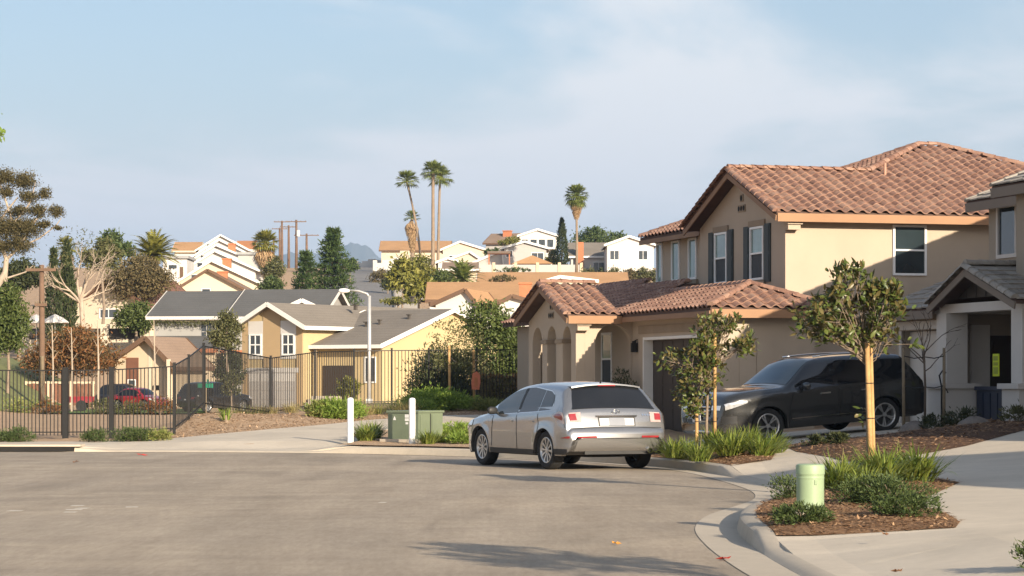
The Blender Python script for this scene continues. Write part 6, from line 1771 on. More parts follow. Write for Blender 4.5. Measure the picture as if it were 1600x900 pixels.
# ------------------------------------------------------------------ young magnolias with lodgepole stakes
def magnolia(label, base, blobs, n, stakes, tie_h, lean=(0, 0), trunk_h=1.7, sucker=True):
    t = thing('young_tree', label, 'tree', base, 0, 'young staked magnolia trees')
    mb = MB(); tips = []
    top = Vector((lean[0], lean[1], trunk_h))
    mb.tube([(0, 0, -0.1), (0, 0, 0.5), top * 0.6, top], [0.034, 0.03, 0.026, 0.022], 8)
    P, D = [], []
    for c, r in blobs:
        c = Vector(c)
        nb = max(8, int(20 * (r[0] * r[1] * r[2]) ** (1 / 3) / 0.5))
        for k in range(nb):
            u = Vector([random.gauss(0, 1) for _ in range(3)]).normalized()
            e_ = c + Vector((u.x * r[0], u.y * r[1], u.z * r[2])) * random.uniform(0.55, 1.0)
            st_ = top * random.uniform(0.86, 1.0) if e_.z > 1.0 else Vector((0, 0, 0.8))
            m1 = lerp(st_, e_, 0.55) + Vector((0, 0, -0.06 + random.gauss(0, .04)))
            mb.tube([st_, m1, e_], [0.010, 0.006, 0.003], 5, cap=False)
            for j in range(3):
                e2 = e_ + Vector([random.gauss(0, 0.09) for _ in range(3)])
                mb.tube([lerp(m1, e_, 0.6), e2], [0.006, 0.003], 4, cap=False)
                for l in range(max(9, int(n / (nb * 3 * len(blobs))))):
                    q = e2 + Vector([random.gauss(0, 0.045) for _ in range(3)])
                    d = (e2 - m1).normalized() * 0.7 + Vector([random.gauss(0, 0.8) for _ in range(3)]) + Vector((0, 0, 0.15))
                    P.append(q); D.append(d)
    if sucker:
        for z in (0.95, 1.05): 
            P += [Vector((0.07 * random.uniform(-2, .5), 0.03, z + random.gauss(0, .06))) for _ in range(5)]; D += [Vector((-1 + random.gauss(0, .4), random.gauss(0, .5), random.gauss(0, .4))) for _ in range(5)]
    mb.build('trunk', M['bark'], t, smooth=True)
    P = np.array([tuple(p) for p in P]); D = np.array([tuple(p) for p in D])
    link('crown', leaves_mesh('crown', P, 0.120, 0.056, M['magnolia'], D=unit(D) * 1.2, up=0.55, fold=0.18, shape=1), t)
    for (a, b, r) in stakes:
        s_ = thing('tree_stake', 'stake', 'stake', base, 0, 'lodgepole tree stakes')
        m2 = MB(); stake(m2, a, b, r, 10); m2.build('pole', M['stake'], s_, smooth=True)
        tie = MB()
        for h in tie_h:
            p = lerp(Vector(a), Vector(b), (h - a[2]) / (b[2] - a[2])); q = Vector((0, 0, h)) if h < 1 else top * (h / trunk_h)
            tie.tube([p + Vector((r * 1.05 * cos(w), r * 1.05 * sin(w), 0)) for w in [2 * pi * k / 10 for k in range(11)]], 0.008, 4, cap=False)
            tie.bar(p, q, 0.012, 0.03)
        tie.build('tie', M['black'], s_)
        yield_st.append(s_)
    return t
yield_st = []
b1 = Vector((xat(1357, 36.5), 36.5, 0)); b1.z = f1(b1.x, b1.y)
magnolia('young magnolia with a thick paired stake in the near bed', b1,
         [((-0.42, 0.0, 2.48), (0.44, 0.45, 0.30)), ((0.10, 0.0, 2.45), (0.40, 0.45, 0.32)), ((-0.78, 0, 2.34), (0.24, 0.3, 0.18)), ((0.06, 0, 2.14), (0.26, 0.3, 0.16)), ((-0.28, 0, 2.86), (0.20, 0.25, 0.16)), ((0.18, 0, 2.72), (0.20, 0.25, 0.12)), ((-0.45, 0, 2.18), (0.30, 0.3, 0.14))], 1700,
         [((0.035, -0.07, -0.1), (-0.03, -0.06, 2.02), 0.037), ((0.085, -0.02, -0.1), (0.03, -0.02, 1.95), 0.029)], (0.95, 1.45), (-0.02, 0.02), 1.95)
yield_st[-2]["label"] = 'orange-brown lodgepole stake in front of the near magnolia trunk'; yield_st[-1]["label"] = 'second stake tight behind the first at the near magnolia'
b2 = Vector((xat(1104, 51.0), 51.0, 0)); b2.z = f2(b2.x, b2.y)
magnolia('young magnolia between two stakes beside the dark SUV', b2,
         [((0.24, 0, 2.50), (0.40, 0.4, 0.28)), ((-0.42, 0, 1.86), (0.42, 0.4, 0.30)), ((-0.14, 0, 1.40), (0.32, 0.35, 0.28)), ((0.72, 0, 2.12), (0.22, 0.25, 0.12)), ((-0.22, 0, 0.95), (0.18, 0.25, 0.22)), ((0.0, 0, 1.85), (0.3, 0.3, 0.3)), ((0.1, 0, 2.1), (0.3, 0.3, 0.25))], 1700,
         [((0.16, -0.05, -0.1), (0.16, -0.05, 2.35), 0.036), ((-0.20, -0.05, -0.1), (-0.20, -0.05, 0.82), 0.036)], (0.6,), (0.03, 0.02), 1.8, False)
yield_st[-2]["label"] = 'tall thin stake right of the far magnolia trunk'; yield_st[-1]["label"] = 'short stake left of the far magnolia trunk'
b0 = Vector((4.66, 16.9, level(4.66, 16.9)))
magnolia('young magnolia outside the frame whose crown shades the foreground road', b0, [((-0.3, 0.0, 2.50), (0.7, 0.65, 0.40)), ((0.3, 0.05, 2.30), (0.45, 0.5, 0.36)), ((-0.6, 0, 2.15), (0.45, 0.4, 0.28)), ((0.1, 0, 2.95), (0.3, 0.3, 0.25))], 800,
         [((0.05, -0.07, -0.1), (0.0, -0.06, 2.02), 0.042)], (0.95,), (-0.02, 0.02), 1.75, False)
yield_st[-1]["label"] = 'stake of the young magnolia outside the frame'
# bare young tree with three stakes
bt = Vector((xat(1445, 56.2), 56.2, 0)); bt.z = level(bt.x, bt.y)
t = thing('bare_young_tree', 'leafless young tree tied to dark stakes in front of the porch', 'tree', bt)
mb = MB(); random.seed(21)
mb.tube([(0, 0, -0.1), (0.01, 0, 0.9), (-0.02, 0, 1.72)], [0.03, 0.026, 0.022], 7)
for k in range(8):
    a = 2 * pi * k / 8 + 0.3
    grow(mb, (-0.01, 0, 1.25 + 0.06 * k), (cos(a) * 0.9, sin(a) * 0.5, 0.75 + 0.05 * k), 0.55, 0.014, 2, 0.5, 5, (2, 2), 0.10, None, 0.62, 0.6)
mb.build('trunk', M['bark_dark'], t, smooth=True)
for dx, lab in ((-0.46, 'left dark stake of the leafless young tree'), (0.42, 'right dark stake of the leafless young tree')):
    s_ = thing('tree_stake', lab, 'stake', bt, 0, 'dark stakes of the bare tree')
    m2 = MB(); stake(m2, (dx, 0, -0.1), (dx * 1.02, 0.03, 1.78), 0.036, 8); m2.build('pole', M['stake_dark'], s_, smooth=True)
    m2 = MB(); m2.tube([(dx, 0, 0.95), (dx * 0.5, 0.02, 0.90), (0, 0, 0.92)], 0.012, 4); m2.tube([(dx, 0, 1.6), (dx * 0.5, 0.02, 1.55), (0, 0, 1.58)], 0.012, 4); m2.build('tie', M['black'], s_)

# ------------------------------------------------------------------ utility pedestal, notice, storage box
pp = Vector((xat(1266, 28.0), 28.0, 0)); pp.z = f1(pp.x, pp.y)
pd = thing('utility_pedestal', 'pale green round utility pedestal in the near planting bed', 'utility pedestal', pp); pd.scale = (0.88, 0.88, 0.97)
MB().lathe([(0.172, -0.05), (0.172, 0.44), (0.180, 0.445), (0.180, 0.535), (0.172, 0.552), (0.150, 0.562), (0.0, 0.566)], 36, cap=False).build('body', M['green_ped'], pd, smooth=True, angle=40)
MB().lathe([(0.1735, 0.395), (0.1752, 0.40), (0.1752, 0.412), (0.1735, 0.417)], 36, cap=False).build('band', M['green_ped'], pd, smooth=True)
MB().lathe([(0.27, -0.02), (0.27, 0.02), (0.20, 0.025)], 24).build('base_ring', M['concrete'], pd)
MB().box((0.05, -0.171, 0.36), (0.03, 0.012, 0.05)).build('lock', M['green_ped'], pd)
def n2w(p, q): return Vector((11.59 + cos(HA) * p - sin(HA) * q, 62.22 + sin(HA) * p + cos(HA) * q, 0))
bx = n2w(-1.15, -3.35)
nb = thing('storage_box', 'dark navy deck box standing between the porch piers', 'storage box', (bx.x, bx.y, 0.60), HA)
MB().bb((-0.42, -0.75, 0.02), (0.42, 0.75, 0.86)).build('body', M['navy'] if 'navy' in M else mat('navy_plastic', (0.012, 0.02, 0.045), 0.5, 0.1, 4), nb)
MB().bb((-0.46, -0.80, 0.862), (0.46, 0.80, 0.95)).build('lid', mat('navy_lid', (0.014, 0.022, 0.05), 0.45, 0.1, 4), nb)
for k in range(4): MB().bb((-0.437, -0.70 + k * 0.37, 0.08), (-0.422, -0.40 + k * 0.37, 0.80)).build('side_panel', mat('navy_panel', (0.012, 0.02, 0.045), 0.5, 0.1, 4), nb)
sg_ = n2w(-2.15, -4.80)
ns = thing('notice_sign', 'bright yellow-green notice hung on the right porch pier', 'sign', (sg_.x, sg_.y, 1.78), HA)
M['lime'] = mat('lime_paper', (0.56, 0.62, 0.02), 0.7, 0.05, 6); M['ink'] = mat('olive_print', (0.30, 0.33, 0.03), 0.7, 0.05, 6)
MB().bb((-0.02, -0.15, 0), (0.0, 0.15, 0.50)).build('sheet', M['lime'], ns)
for k, (z0, z1) in enumerate(((0.05, 0.20), (0.24, 0.31), (0.35, 0.45))):
    MB().bb((-0.026, -0.11, z0), (-0.021, 0.11, z1)).build('printed_block', M['ink'], ns)

# ------------------------------------------------------------------ transformer with guard posts
BED_T = [(-4.15, 60.2), (-3.2, 59.3), (-1.9, 58.5), (-0.8, 57.4), (0.2, 56.6), (1.6, 57.5), (3.0, 60), (3.2, 69.5), (-1, 69.0), (-3.9, 68.4), (-4.1, 65.8), (-3.7, 62.6)]
def lev_t(x, y): return max(0.155, lotz(x, y)) + 0.03
sheet('planting_bed', BED_T, lev_t, M['dirt'], 0.6)
tb = Vector((xat(648, 62.2), 62.2, 0)); tb.z = lev_t(tb.x, tb.y)
tf = thing('pad_transformer', 'green pad-mounted transformer box behind two white posts', 'transformer', tb, math.radians(-38))
MB().bb((-0.62, -0.58, -0.1), (0.62, 0.58, 0.06)).build('pad', M['concrete'], tf)
MB().bb((-0.46, -0.46, 0.062), (0.50, 0.46, 0.70)).build('cabinet', M['green_box'], tf)
MB().prism([(-0.49, -0.49, 0.702), (0.53, -0.49, 0.702), (0.53, 0.49, 0.702), (-0.49, 0.49, 0.702)], (0, 0, 0.05)).build('lid', M['green_box'], tf)
MB().bb((0.502, -0.02, 0.10), (0.512, 0.0, 0.68)).build('door_seam', M['seam'], tf)
MB().bb((0.503, -0.40, 0.12), (0.516, -0.06, 0.66)).build('door', M['green_box'], tf); MB().bb((0.503, 0.04, 0.12), (0.516, 0.40, 0.66)).build('door', M['green_box'], tf)
M['sticker'] = mat('white_sticker', (0.72, 0.72, 0.70), 0.5, 0.05, 8)
st1 = MB(); st1.prism([(-0.30, -0.4605, 0.52), (-0.20, -0.4605, 0.52), (-0.25, -0.4605, 0.62)], (0, -0.003, 0)); st1.build('warning_sticker', M['sticker'], tf)
st2 = MB(); st2.bb((0.08, -0.463, 0.58), (0.20, -0.4605, 0.66)); st2.bb((0.08, -0.463, 0.50), (0.20, -0.4605, 0.565)); st2.bb((0.10, -0.463, 0.42), (0.18, -0.4605, 0.47)); st2.build('label_sticker', M['sticker'], tf)
for px, Y, lab in ((547.5, 61.9, 'left white guard post, standing clear of the green box'), (644, 61.0, 'right white guard post in front of the green box')):
    x = xat(px, Y); o = thing('guard_post', lab, 'post', (x, Y, 0.12), 0, 'white guard posts by the transformer')
    MB().lathe([(0.078, -0.1), (0.078, 1.10), (0.074, 1.125), (0.05, 1.15), (0.0, 1.158)], 20, cap=False).build('pipe', M['vinyl'], o, smooth=True, angle=40)
    MB().lathe([(0.12, -0.05), (0.12, 0.04), (0.08, 0.06)], 20).build('footing', M['kerb'], o)
# plants around the transformer
gt_ = 'plants around the transformer'
def tplant(px, Y, s, k, lab):
    x = xat(px, Y); strap_plant(x, Y, s, lab, lev_t, gt_, k)
tplant(572, 62.6, 1.0, 0, 'strap-leaf clump between the left guard post and the green box'); tplant(583, 63.8, 0.9, 2, 'darker strap-leaf clump against the left side of the green box')
tplant(668, 60.6, 0.85, 1, 'strap-leaf clump before the light face of the green box'); tplant(690, 61.6, 0.75, 3, 'strap-leaf clump at the right corner of the green box')
for px, Y, r, lab in ((712, 66.0, (0.6, 0.5, 0.24), 'bright low groundcover between the green box and the silver car'), (738, 66.8, (0.5, 0.5, 0.22), 'bright groundcover clump touching the silver car nose'), (722, 60.8, (0.35, 0.35, 0.2), 'flat green weed patch right of the green box')):
    x = xat(px, Y); shrub('groundcover_clump', lab, (x, Y, lev_t(x, Y)), r, 1600, (0.09, 0.03), 'bright', 'plant', gt_)
gk = 'small shrubs along the far sidewalk'
for px, py, r, lab in ((2, 686, 0.30, 'small shrub at the left edge by the far sidewalk'), (33, 687, 0.36, 'small green shrub left of the bare soil by the far sidewalk'), (149, 690, 0.34, 'round shrub below the left thick gate post'),
                       (200, 688, 0.38, 'left of the two touching shrubs by the far sidewalk'), (218, 686, 0.36, 'right of the two touching shrubs by the far sidewalk'), (249, 687, 0.28, 'dry small shrub nearest the fence corner')):
    Y = 64.6; x = xat(px, Y); zz = lotz(x, Y) + 0.012
    shrub('sidewalk_shrub', lab, (x, Y, zz), (r, r, r * 0.85), 1400, (0.07, 0.022), 'shrub' if px < 240 else 'mixgrass', 'shrub', gk)

# dirt slope: dry grasses, a spiky plant, green mounds
gd_ = 'plants on the dirt slope'
def on_lot(px, Y): x = xat(px, Y); return (x, Y, lotz(x, Y) - 0.03)
dome_of_fronds('spiky_plant', 'small spiky green plant on the bare dirt mound', on_lot(353, 72.5), (0.25, 0.25, 0.32), 34, 'bright', 'plant', 0.025, gd_)
grass_var = [blades_mesh('grass_blades', 170, 0.55, 1.0, 0.008, M[m_], 0.7, 0.28, 4) for m_ in ('dry', 'mixgrass', 'bright')]
def grass_tuft(px, Y, s, v, label):
    t = thing('grass_tuft', label, 'grass tuft', on_lot(px, Y), px, gd_)
    t.scale = (s * 1.3, s * 1.3, s * 1.05); link('grass_blades', grass_var[v], t)
for px, Y, s, v, lab in ((352, 79.5, 1.0, 1, 'grass tuft at the foot of the first mid-fence post'), (372, 80.2, 1.1, 0, 'dry grass tuft on top of the dirt mound'), (392, 80.8, 1.0, 1, 'grass tuft between mound and garage door view'),
                         (420, 81.5, 0.8, 0, 'dry tuft at the base of the fence before the white garage'), (455, 82, 0.7, 0, 'small dry tuft left of the green mound'), (570, 80.5, 0.8, 0, 'dry tuft right of the green mound'),
                         (590, 81, 0.7, 1, 'thin tuft below the street lamp'), (622, 81, 1.0, 1, 'half-dry tuft at the second mid-fence bay'), (638, 80.2, 0.9, 0, 'dry tuft left of the bright groundcover'), (770, 83, 0.8, 1, 'tuft below the orange tag')):
    grass_tuft(px, Y, s, v, lab)
def gmound(px, Y, r, n, lm, lab):
    x, y, z = on_lot(px, Y); shrub('groundcover_mound', lab, (x, y, z), r, n, (0.13, 0.035), lm, 'plant', gd_, clump=0.3)
gmound(525, 77.5, (0.74, 0.6, 0.48), 3600, 'bright', 'rounded bright green mound at the edge of the sweeping drive')
gmound(503, 77.5, (0.5, 0.45, 0.40), 1800, 'mixgrass', 'yellow-green mound left of the bright one')
gmound(548, 78.2, (0.45, 0.5, 0.4), 1600, 'bright', 'green mound leaning right of the bright one')
gmound(672, 83.5, (1.0, 0.9, 0.60), 4200, 'bright', 'large bright green groundcover under the staked saplings')
gmound(705, 83.8, (0.9, 0.8, 0.5), 2600, 'bright', 'green groundcover at the foot of the left yellow stake')
gmound(650, 81.8, (0.6, 0.5, 0.35), 1400, 'bright', 'low green patch in front of the large groundcover')
gmound(762, 83.5, (0.8, 0.6, 0.3), 1500, 'mixgrass', 'flat green-brown patch right of the tagged stake')

DSL = [(-9.0, 66.6), (-6.9, 68.9), (-5.6, 71.9), (-4.5, 75.8), (-2.8, 79.4), (-0.9, 80.2), (0.2, 84.5), (-4, 83.2), (-7.4, 80), (-9.2, 75.8), (-9.35, 70.5)]
M['clods'] = leafmat('dirt_clod', (0.30, 0.19, 0.11), (0.62, 0.45, 0.30), trans=0.0, rough=0.95, spec=0.1)
chips('dirt_clods', DSL, lambda x, y: lotz(x, y) - 0.055, 9000, 0.10, 'clods', 'tan dirt clods and chips over the bare slope')
# ------------------------------------------------------------------ black tubular steel fences
def fence(name, label, pts, post_idx, hgt, spacing, pr=0.0115, rail=0.032, post_w=0.065, thick=()):
    """pts: list of ground points (x, y, z); panels between consecutive points, posts at all of them"""
    t = thing(name, label, 'fence', pts[0])
    o = Vector(pts[0]); P = [Vector(p) - o for p in pts]
    pk = MB().bb((-pr, -pr, 0.0), (pr, pr, 1.0)).mesh('picket', M['black'])
    for a, b in zip(P[:-1], P[1:]):
        d = b - a; L = math.hypot(d.x, d.y); n = max(1, int(L / spacing))
        MB().bar(a + Vector((0, 0, hgt)), b + Vector((0, 0, hgt)), rail, rail).build('rail', M['black'], t)
        MB().bar(a + Vector((0, 0, 0.14)), b + Vector((0, 0, 0.14)), rail, rail).build('rail', M['black'], t)
        for k in range(1, n):
            q = lerp(a, b, k / n)
            link('picket', pk, t, Matrix.Translation(q + Vector((0, 0, 0.05))) @ Matrix.Diagonal((1, 1, hgt - 0.055, 1)))
    for i, p in enumerate(P):
        w = thick[i] if i < len(thick) and thick[i] else post_w
        po = MB(); po.bb((p.x - w / 2, p.y - w / 2, p.z - 0.1), (p.x + w / 2, p.y + w / 2, p.z + hgt + 0.06)); po.build('post', M['black'], t)
        MB().bb((p.x - w * .6, p.y - w * .6, p.z + hgt + 0.062), (p.x + w * .6, p.y + w * .6, p.z + hgt + 0.085)).build('post_cap', M['black'], t)
    return t
def gp(px, Y, dz=0.0): x = xat(px, Y); return (x, Y, lotz(x, Y) - 0.02 + dz)
fence('gate_fence', 'black steel gate fence with two thick posts along the far sidewalk', [gp(-95, 70), gp(-8, 70), gp(102, 70), gp(174, 70), gp(272, 70)], None, 1.83, 0.098, thick=(0, 0, 0.15, 0.13, 0.07))
fence('stepped_fence', 'black steel fence panel climbing the dirt mound from the gate corner', [(xat(272.5, 70.2), 70.2, lotz(xat(272, 70), 70) - 0.0), (xat(295, 73.2), 73.2, 0.52), (xat(318, 76.5), 76.5, 0.90)], None, 1.84, 0.26)
fence('slope_fence', 'long black steel fence in front of the yellow house', [(xat(318.5, 76.8), 76.8, 0.88), gp(423, 81.5), gp(492, 84), gp(553, 85.5), gp(612, 86), gp(670, 86.4), gp(745, 87), gp(826, 87.5)], None, 1.85, 0.112)

# staked saplings and orange tag behind the fence line
sap = 'staked saplings by the long fence'
for px, Y, hgt, lab in ((703, 84.6, 2.75, 'left yellow-staked sapling by the long fence'), (741, 85.0, 2.6, 'right yellow-staked sapling, with the orange tag, by the long fence')):
    b = Vector(on_lot(px, Y))
    tree('staked_sapling', lab, 'tree', b, [((-0.1, 0, hgt - 0.35), (0.55, 0.5, 0.55)), ((0.15, 0, hgt - 1.1), (0.5, 0.45, 0.5)), ((-0.35, 0, hgt - 0.9), (0.35, 0.35, 0.45))], 900, (0.11, 0.045), 'olive', (0.03, 0, hgt - 1.0), 0.03, 'bark_pale', sap, clump=0.22, per=10)
    s_ = thing('tree_stake', 'yellow stake of the ' + ('left' if px < 720 else 'right, tagged') + ' sapling by the long fence', 'stake', b, 0, 'yellow stakes by the long fence')
    m2 = MB(); stake(m2, (0.0, -0.25, -0.1), (-0.02, -0.25, 2.05 if px < 720 else 1.9), 0.045); m2.build('pole', M['stake'], s_, smooth=True)
tgp = Vector(on_lot(744, 84.4))
tg_ = thing('orange_tag', 'faded orange-red warning tag hung on the right yellow stake', 'tag', tgp)
M['orange_tag'] = mat('orange_tag', (0.55, 0.165, 0.085), 0.7, 0.15, 9)
MB().prism([(-0.14, 0, 0.62), (0.10, 0, 0.62), (0.14, 0, 0.85), (0.13, 0, 1.12), (0.02, 0, 1.22), (-0.12, 0, 1.15), (-0.16, 0, 0.85)], (0, 0.03, 0)).build('board', M['orange_tag'], tg_, fix=True)
MB().bb((-0.06, -0.012, 0.72), (0.05, -0.002, 1.02)).build('print', M['terracotta'], tg_)
# shrubs and small trees behind the long fence
sh = 'greenery behind the long fence'
tree('garden_tree', 'tall dense olive-green tree between the yellow house and the arched porch', 'tree', (xat(785, 98), 98, 0.4), [((0.0, 0, 2.2), (1.05, 1.2, 1.5)), ((-0.55, 0, 3.55), (0.9, 1.0, 0.75)), ((0.7, 0, 1.5), (0.9, 1.0, 1.1)), ((-0.2, 0, 1.0), (1.1, 1.0, 0.8))], 13000, (0.17, 0.08), 'tree', (0, 0, 0.8), 0.10, 'bark', sh, clump=0.24, per=16)
tree('garden_tree', 'sunlit yellow-green tree hard against the arched porch', 'tree', (xat(806, 101), 101, 0.4), [((0.1, 0, 1.6), (0.7, 1.0, 1.4)), ((0.3, 0, 2.6), (0.5, 0.8, 0.6))], 6000, (0.16, 0.07), 'tree_yellow', (0, 0, 0.7), 0.09, 'bark', sh, per=16)
shrub('large_shrub', 'dark loose shrub in front of the yellow gable wall', (xat(688, 92), 92, 0.75), (1.15, 1.0, 2.0), 7500, (0.15, 0.055), 'shrub_dark', 'shrub', sh, clump=0.20, per=16)
shrub('large_shrub', 'dark twiggy shrub behind the two saplings', (xat(728, 93), 93, 0.7), (1.0, 1.0, 1.9), 3800, (0.15, 0.055), 'olive', 'shrub', sh, clump=0.22, per=14)
hd_g = thing('clipped_hedge', 'rust-tinged clipped hedge between fence and arched porch', 'hedge', (xat(787, 90.5), 90.5, 0.85))
P = np.stack([RNG.uniform(-0.95, 0.95, 5200), RNG.uniform(-0.35, 0.35, 5200), RNG.uniform(0, 1.0, 5200)], axis=1); P += RNG.normal(size=P.shape) * 0.05
link('foliage', leaves_mesh('foliage', P, 0.10, 0.045, M['brownbush']), hd_g)
Pt = P[RNG.choice(len(P), 500)]; Pt[:, 2] = 1.0 + RNG.normal(size=500) * 0.05
tag(link('new_growth', leaves_mesh('new_growth', Pt, 0.10, 0.04, M['rust']), hd_g), kind='stuff')
bxp = on_lot(0, 88)
for px, py, Y, lab in ((811, 576, 95, 'tiny red blossom cluster above the hedge'),):
    p = at(px, py, Y); shrub('red_flower_bush', lab, (p.x, p.y, 0.5), (0.35, 0.3, 1.75), 500, (0.10, 0.05), 'redfl' if 'redfl' in M else 'rust', 'shrub', sh)
# potted cypress-like shrub inside the porch arch
q = Vector((7.26 + cos(HA) * (-3.0) - sin(HA) * 4.9, 68 + sin(HA) * (-3.0) + cos(HA) * 4.9, 0))
shrub('porch_shrub', 'slim dark shrub in front of the arched porch opening', (q.x, q.y, 0.5), (0.42, 0.35, 1.55), 900, (0.13, 0.03), 'shrub_dark', 'shrub', None, clump=0.2, per=10)
# shepherd hook by the porch
hk = n2w(-2.6, -2.9); ht = thing('plant_hook', 'thin dark iron plant hook beside the navy box', 'plant hook', (hk.x, hk.y, 0.55))
MB().tube([(0, 0, 0), (0, 0, 1.0), (-0.05, 0, 1.25), (0.05, 0, 1.4), (0.1, 0, 1.3)], 0.02, 6).build('rod', M['black'], ht)
MB().tube([(0, 0, 0.9), (0.1, 0, 0.95), (0.15, 0, 0.85)], 0.016, 6).build('arm', M['black'], ht)
# ------------------------------------------------------------------ neighbourhood beyond the fences
M['yellow'] = mat('yellow_stucco', (0.50, 0.395, 0.225), 0.92, 0.05, 0.4, 0.2, 30, spec=0.2)
M['beige'] = mat('beige_stucco', (0.56, 0.46, 0.33), 0.92, 0.06, 0.4, 0.2, 30, spec=0.2)
M['tan_panel'] = mat('tan_panel', (0.44, 0.32, 0.185), 0.92, 0.06, 0.5, spec=0.2)
M['cream'] = mat('cream_stucco', (0.60, 0.52, 0.40), 0.92, 0.05, 0.3, spec=0.2)
M['offwhite'] = mat('offwhite_stucco', (0.60, 0.58, 0.55), 0.9, 0.05, 0.3, spec=0.2)
M['grey_wall'] = mat('grey_stucco', (0.33, 0.325, 0.31), 0.9, 0.06, 0.4, spec=0.2)
M['grey_wall2'] = mat('pale_grey_siding', (0.44, 0.42, 0.40), 0.9, 0.05, 0.4, spec=0.2)
def shingle(name, col, sc=4.0):
    m, t, b = nt_new(name)
    p = wpos(t)
    a = noise(t, 0.5, 5, 0.6, p); f = noise(t, sc * 4, 4, 0.75, p)
    out = ramp(t, a.outputs['Fac'], [(0.3, c4(col, 0.85)), (0.7, c4(col, 1.15))]).outputs[0]
    out = mixc(t, 0.4, out, ramp(t, f.outputs['Fac'], [(0.35, c4(col, 0.65)), (0.65, c4(col, 1.35))]).outputs[0])
    sep = t.nodes.new('ShaderNodeSeparateXYZ'); t.links.new(p, sep.inputs[0])
    w = t.nodes.new('ShaderNodeMath'); w.operation = 'MULTIPLY'; t.links.new(sep.outputs[2], w.inputs[0]); w.inputs[1].default_value = 40
    s_ = t.nodes.new('ShaderNodeMath'); s_.operation = 'SINE'; t.links.new(w.outputs[0], s_.inputs[0])
    out = mixc(t, mrange(t, s_.outputs[0], 0.6, 1.0, 0.0, 0.25), out, c4(col, 0.5))
    t.links.new(out, b.inputs['Base Color']); b.inputs['Roughness'].default_value = 0.95; b.inputs['Specular IOR Level'].default_value = 0.2
    return m
M['sh_grey'] = shingle('grey_brown_shingle', (0.215, 0.19, 0.16)); M['sh_dark'] = shingle('dark_grey_shingle', (0.12, 0.12, 0.118)); M['sh_brown'] = shingle('orange_brown_shingle', (0.44, 0.26, 0.135))
M['sh_red'] = shingle('red_brown_shingle', (0.19, 0.10, 0.075)); M['sh_mid'] = shingle('mid_brown_shingle', (0.27, 0.195, 0.145)); M['sh_white'] = shingle('pale_grey_shingle', (0.34, 0.34, 0.335))
M['rust_trim'] = mat('rust_trim', (0.40, 0.15, 0.07), 0.8, 0.1, 2)
M['brown_trim'] = mat('brown_trim', (0.13, 0.075, 0.045), 0.8, 0.1, 2)
M['brown_panel'] = mat('brown_panel', (0.17, 0.075, 0.045), 0.85, 0.15, 2)
M['orange_roof'] = shingle('orange_tile_far', (0.44, 0.20, 0.095))

def house(name, label, px, Y, rz, z0):
    return thing(name, label, 'house', (xat(px, Y), Y, z0), math.radians(rz))
def dim(px0, px1, Y): return (px1 - px0) * Y / F
NF = (0, -1, 0)
# ---- yellow split-level house
yh = thing('yellow_house', 'yellow split-level house with grey shingle roof and white garage door', 'house', (-15.8, 150, 0), math.radians(-34.8))
gable_block(yh, 0, 4.6, 0, 15, -0.2, 4.95, 0.50, 'y', 0.5, 'yellow', 'sh_grey', 'white', 0.5, 0.16)
for x0, x1, z0, z1, m_ in ((0.5, 1.6, 3.0, 5.20, 'offwhite'), (2.95, 4.1, 3.0, 5.20, 'offwhite'), (1.62, 2.93, 2.5, 5.85, 'tan_panel'), (0.02, 0.48, 0.0, 4.9, 'tan_panel'), (4.12, 4.58, 0.0, 4.9, 'tan_panel')):
    if m_ == 'tan_panel' and x0 > 1 and x1 < 4: MB().prism([(x0, -0.003, z0), (x1, -0.003, z0), (x1, -0.003, 5.75), (2.3, -0.003, 6.02), (x0, -0.003, 5.75)], (0, -0.04, 0)).build('facade_panel', M[m_], yh, fix=True)
    else: MB().bb((x0, -0.05, z0), (x1, -0.003, z1)).build('facade_panel', M[m_], yh)
for x0 in (0.58, 3.06):
    wall_window(yh, (x0, -0.052, 3.2), X1, 0.95, 1.25, NF, fw=0.09, mull=(0.5,), rails=(0.5,), proud=0.05, glass='glass_far')
MB().bb((0.3, -0.06, 2.20), (4.3, -0.003, 2.48)).build('door_header', M['offwhite'], yh)
gdy = MB().bb((0.45, -0.045, 0.05), (4.1, -0.003, 2.18)).build('garage_door', M['grey_wall2'], yh)
for i in range(4):
    for j in range(4): MB().bb((0.52 + j * .9, -0.06, 0.12 + i * .52), (1.34 + j * .9, -0.046, 0.58 + i * .52)).build('door_panel', M['offwhite'] if i == 3 else M['grey_wall2'], gdy)
gable_block(yh, 3.5, 9.5, 1.1, 14.1, -0.2, 3.80, 0.31, 'x', 0.6, 'yellow', 'sh_grey', 'white', 0.35, 0.15)
wall_window(yh, (8.2, 1.1, 1.6), X1, 0.85, 1.5, NF, fw=0.08, glass='glass_far', proud=0.05)
MB().bb((5.2, 1.04, 0.0), (7.4, 1.097, 2.6)).build('entry_shade_panel', M['door_brown'], yh)  # flat dark panel on the wall, painted in for the shaded entry
MB().box((5.05, 0.6, 1.7), (0.12, 0.12, 3.6)).build('porch_post', M['stake_dark'], yh)
for k in range(5): MB().bb((5.2 + 0.0 * k, 0.0 - 0.28 * k, -0.2), (7.2, 0.27 - 0.28 * k, 0.85 - 0.18 * k)).build('step', M['concrete'], yh)
for x, y, w in ((5.3, 9.5, 0.5), (6.0, 4.2, 0.6), (6.6, 4.6, 0.35), (8.0, 5.6, 0.4), (3.7, 6.0, 0.5)):
    z = 3.8 + 0.31 * (y - 1.1) + 0.16 if x > 3.9 else 6.0
    w *= 0.7; v = MB(); v.box((x, y, z + 0.1), (w * 0.5, w * 0.5, 0.3)); v.box((x, y, z + 0.24), (w * 0.9, w * 0.8, 0.07)); v.build('roof_vent', M['siding'], yh)
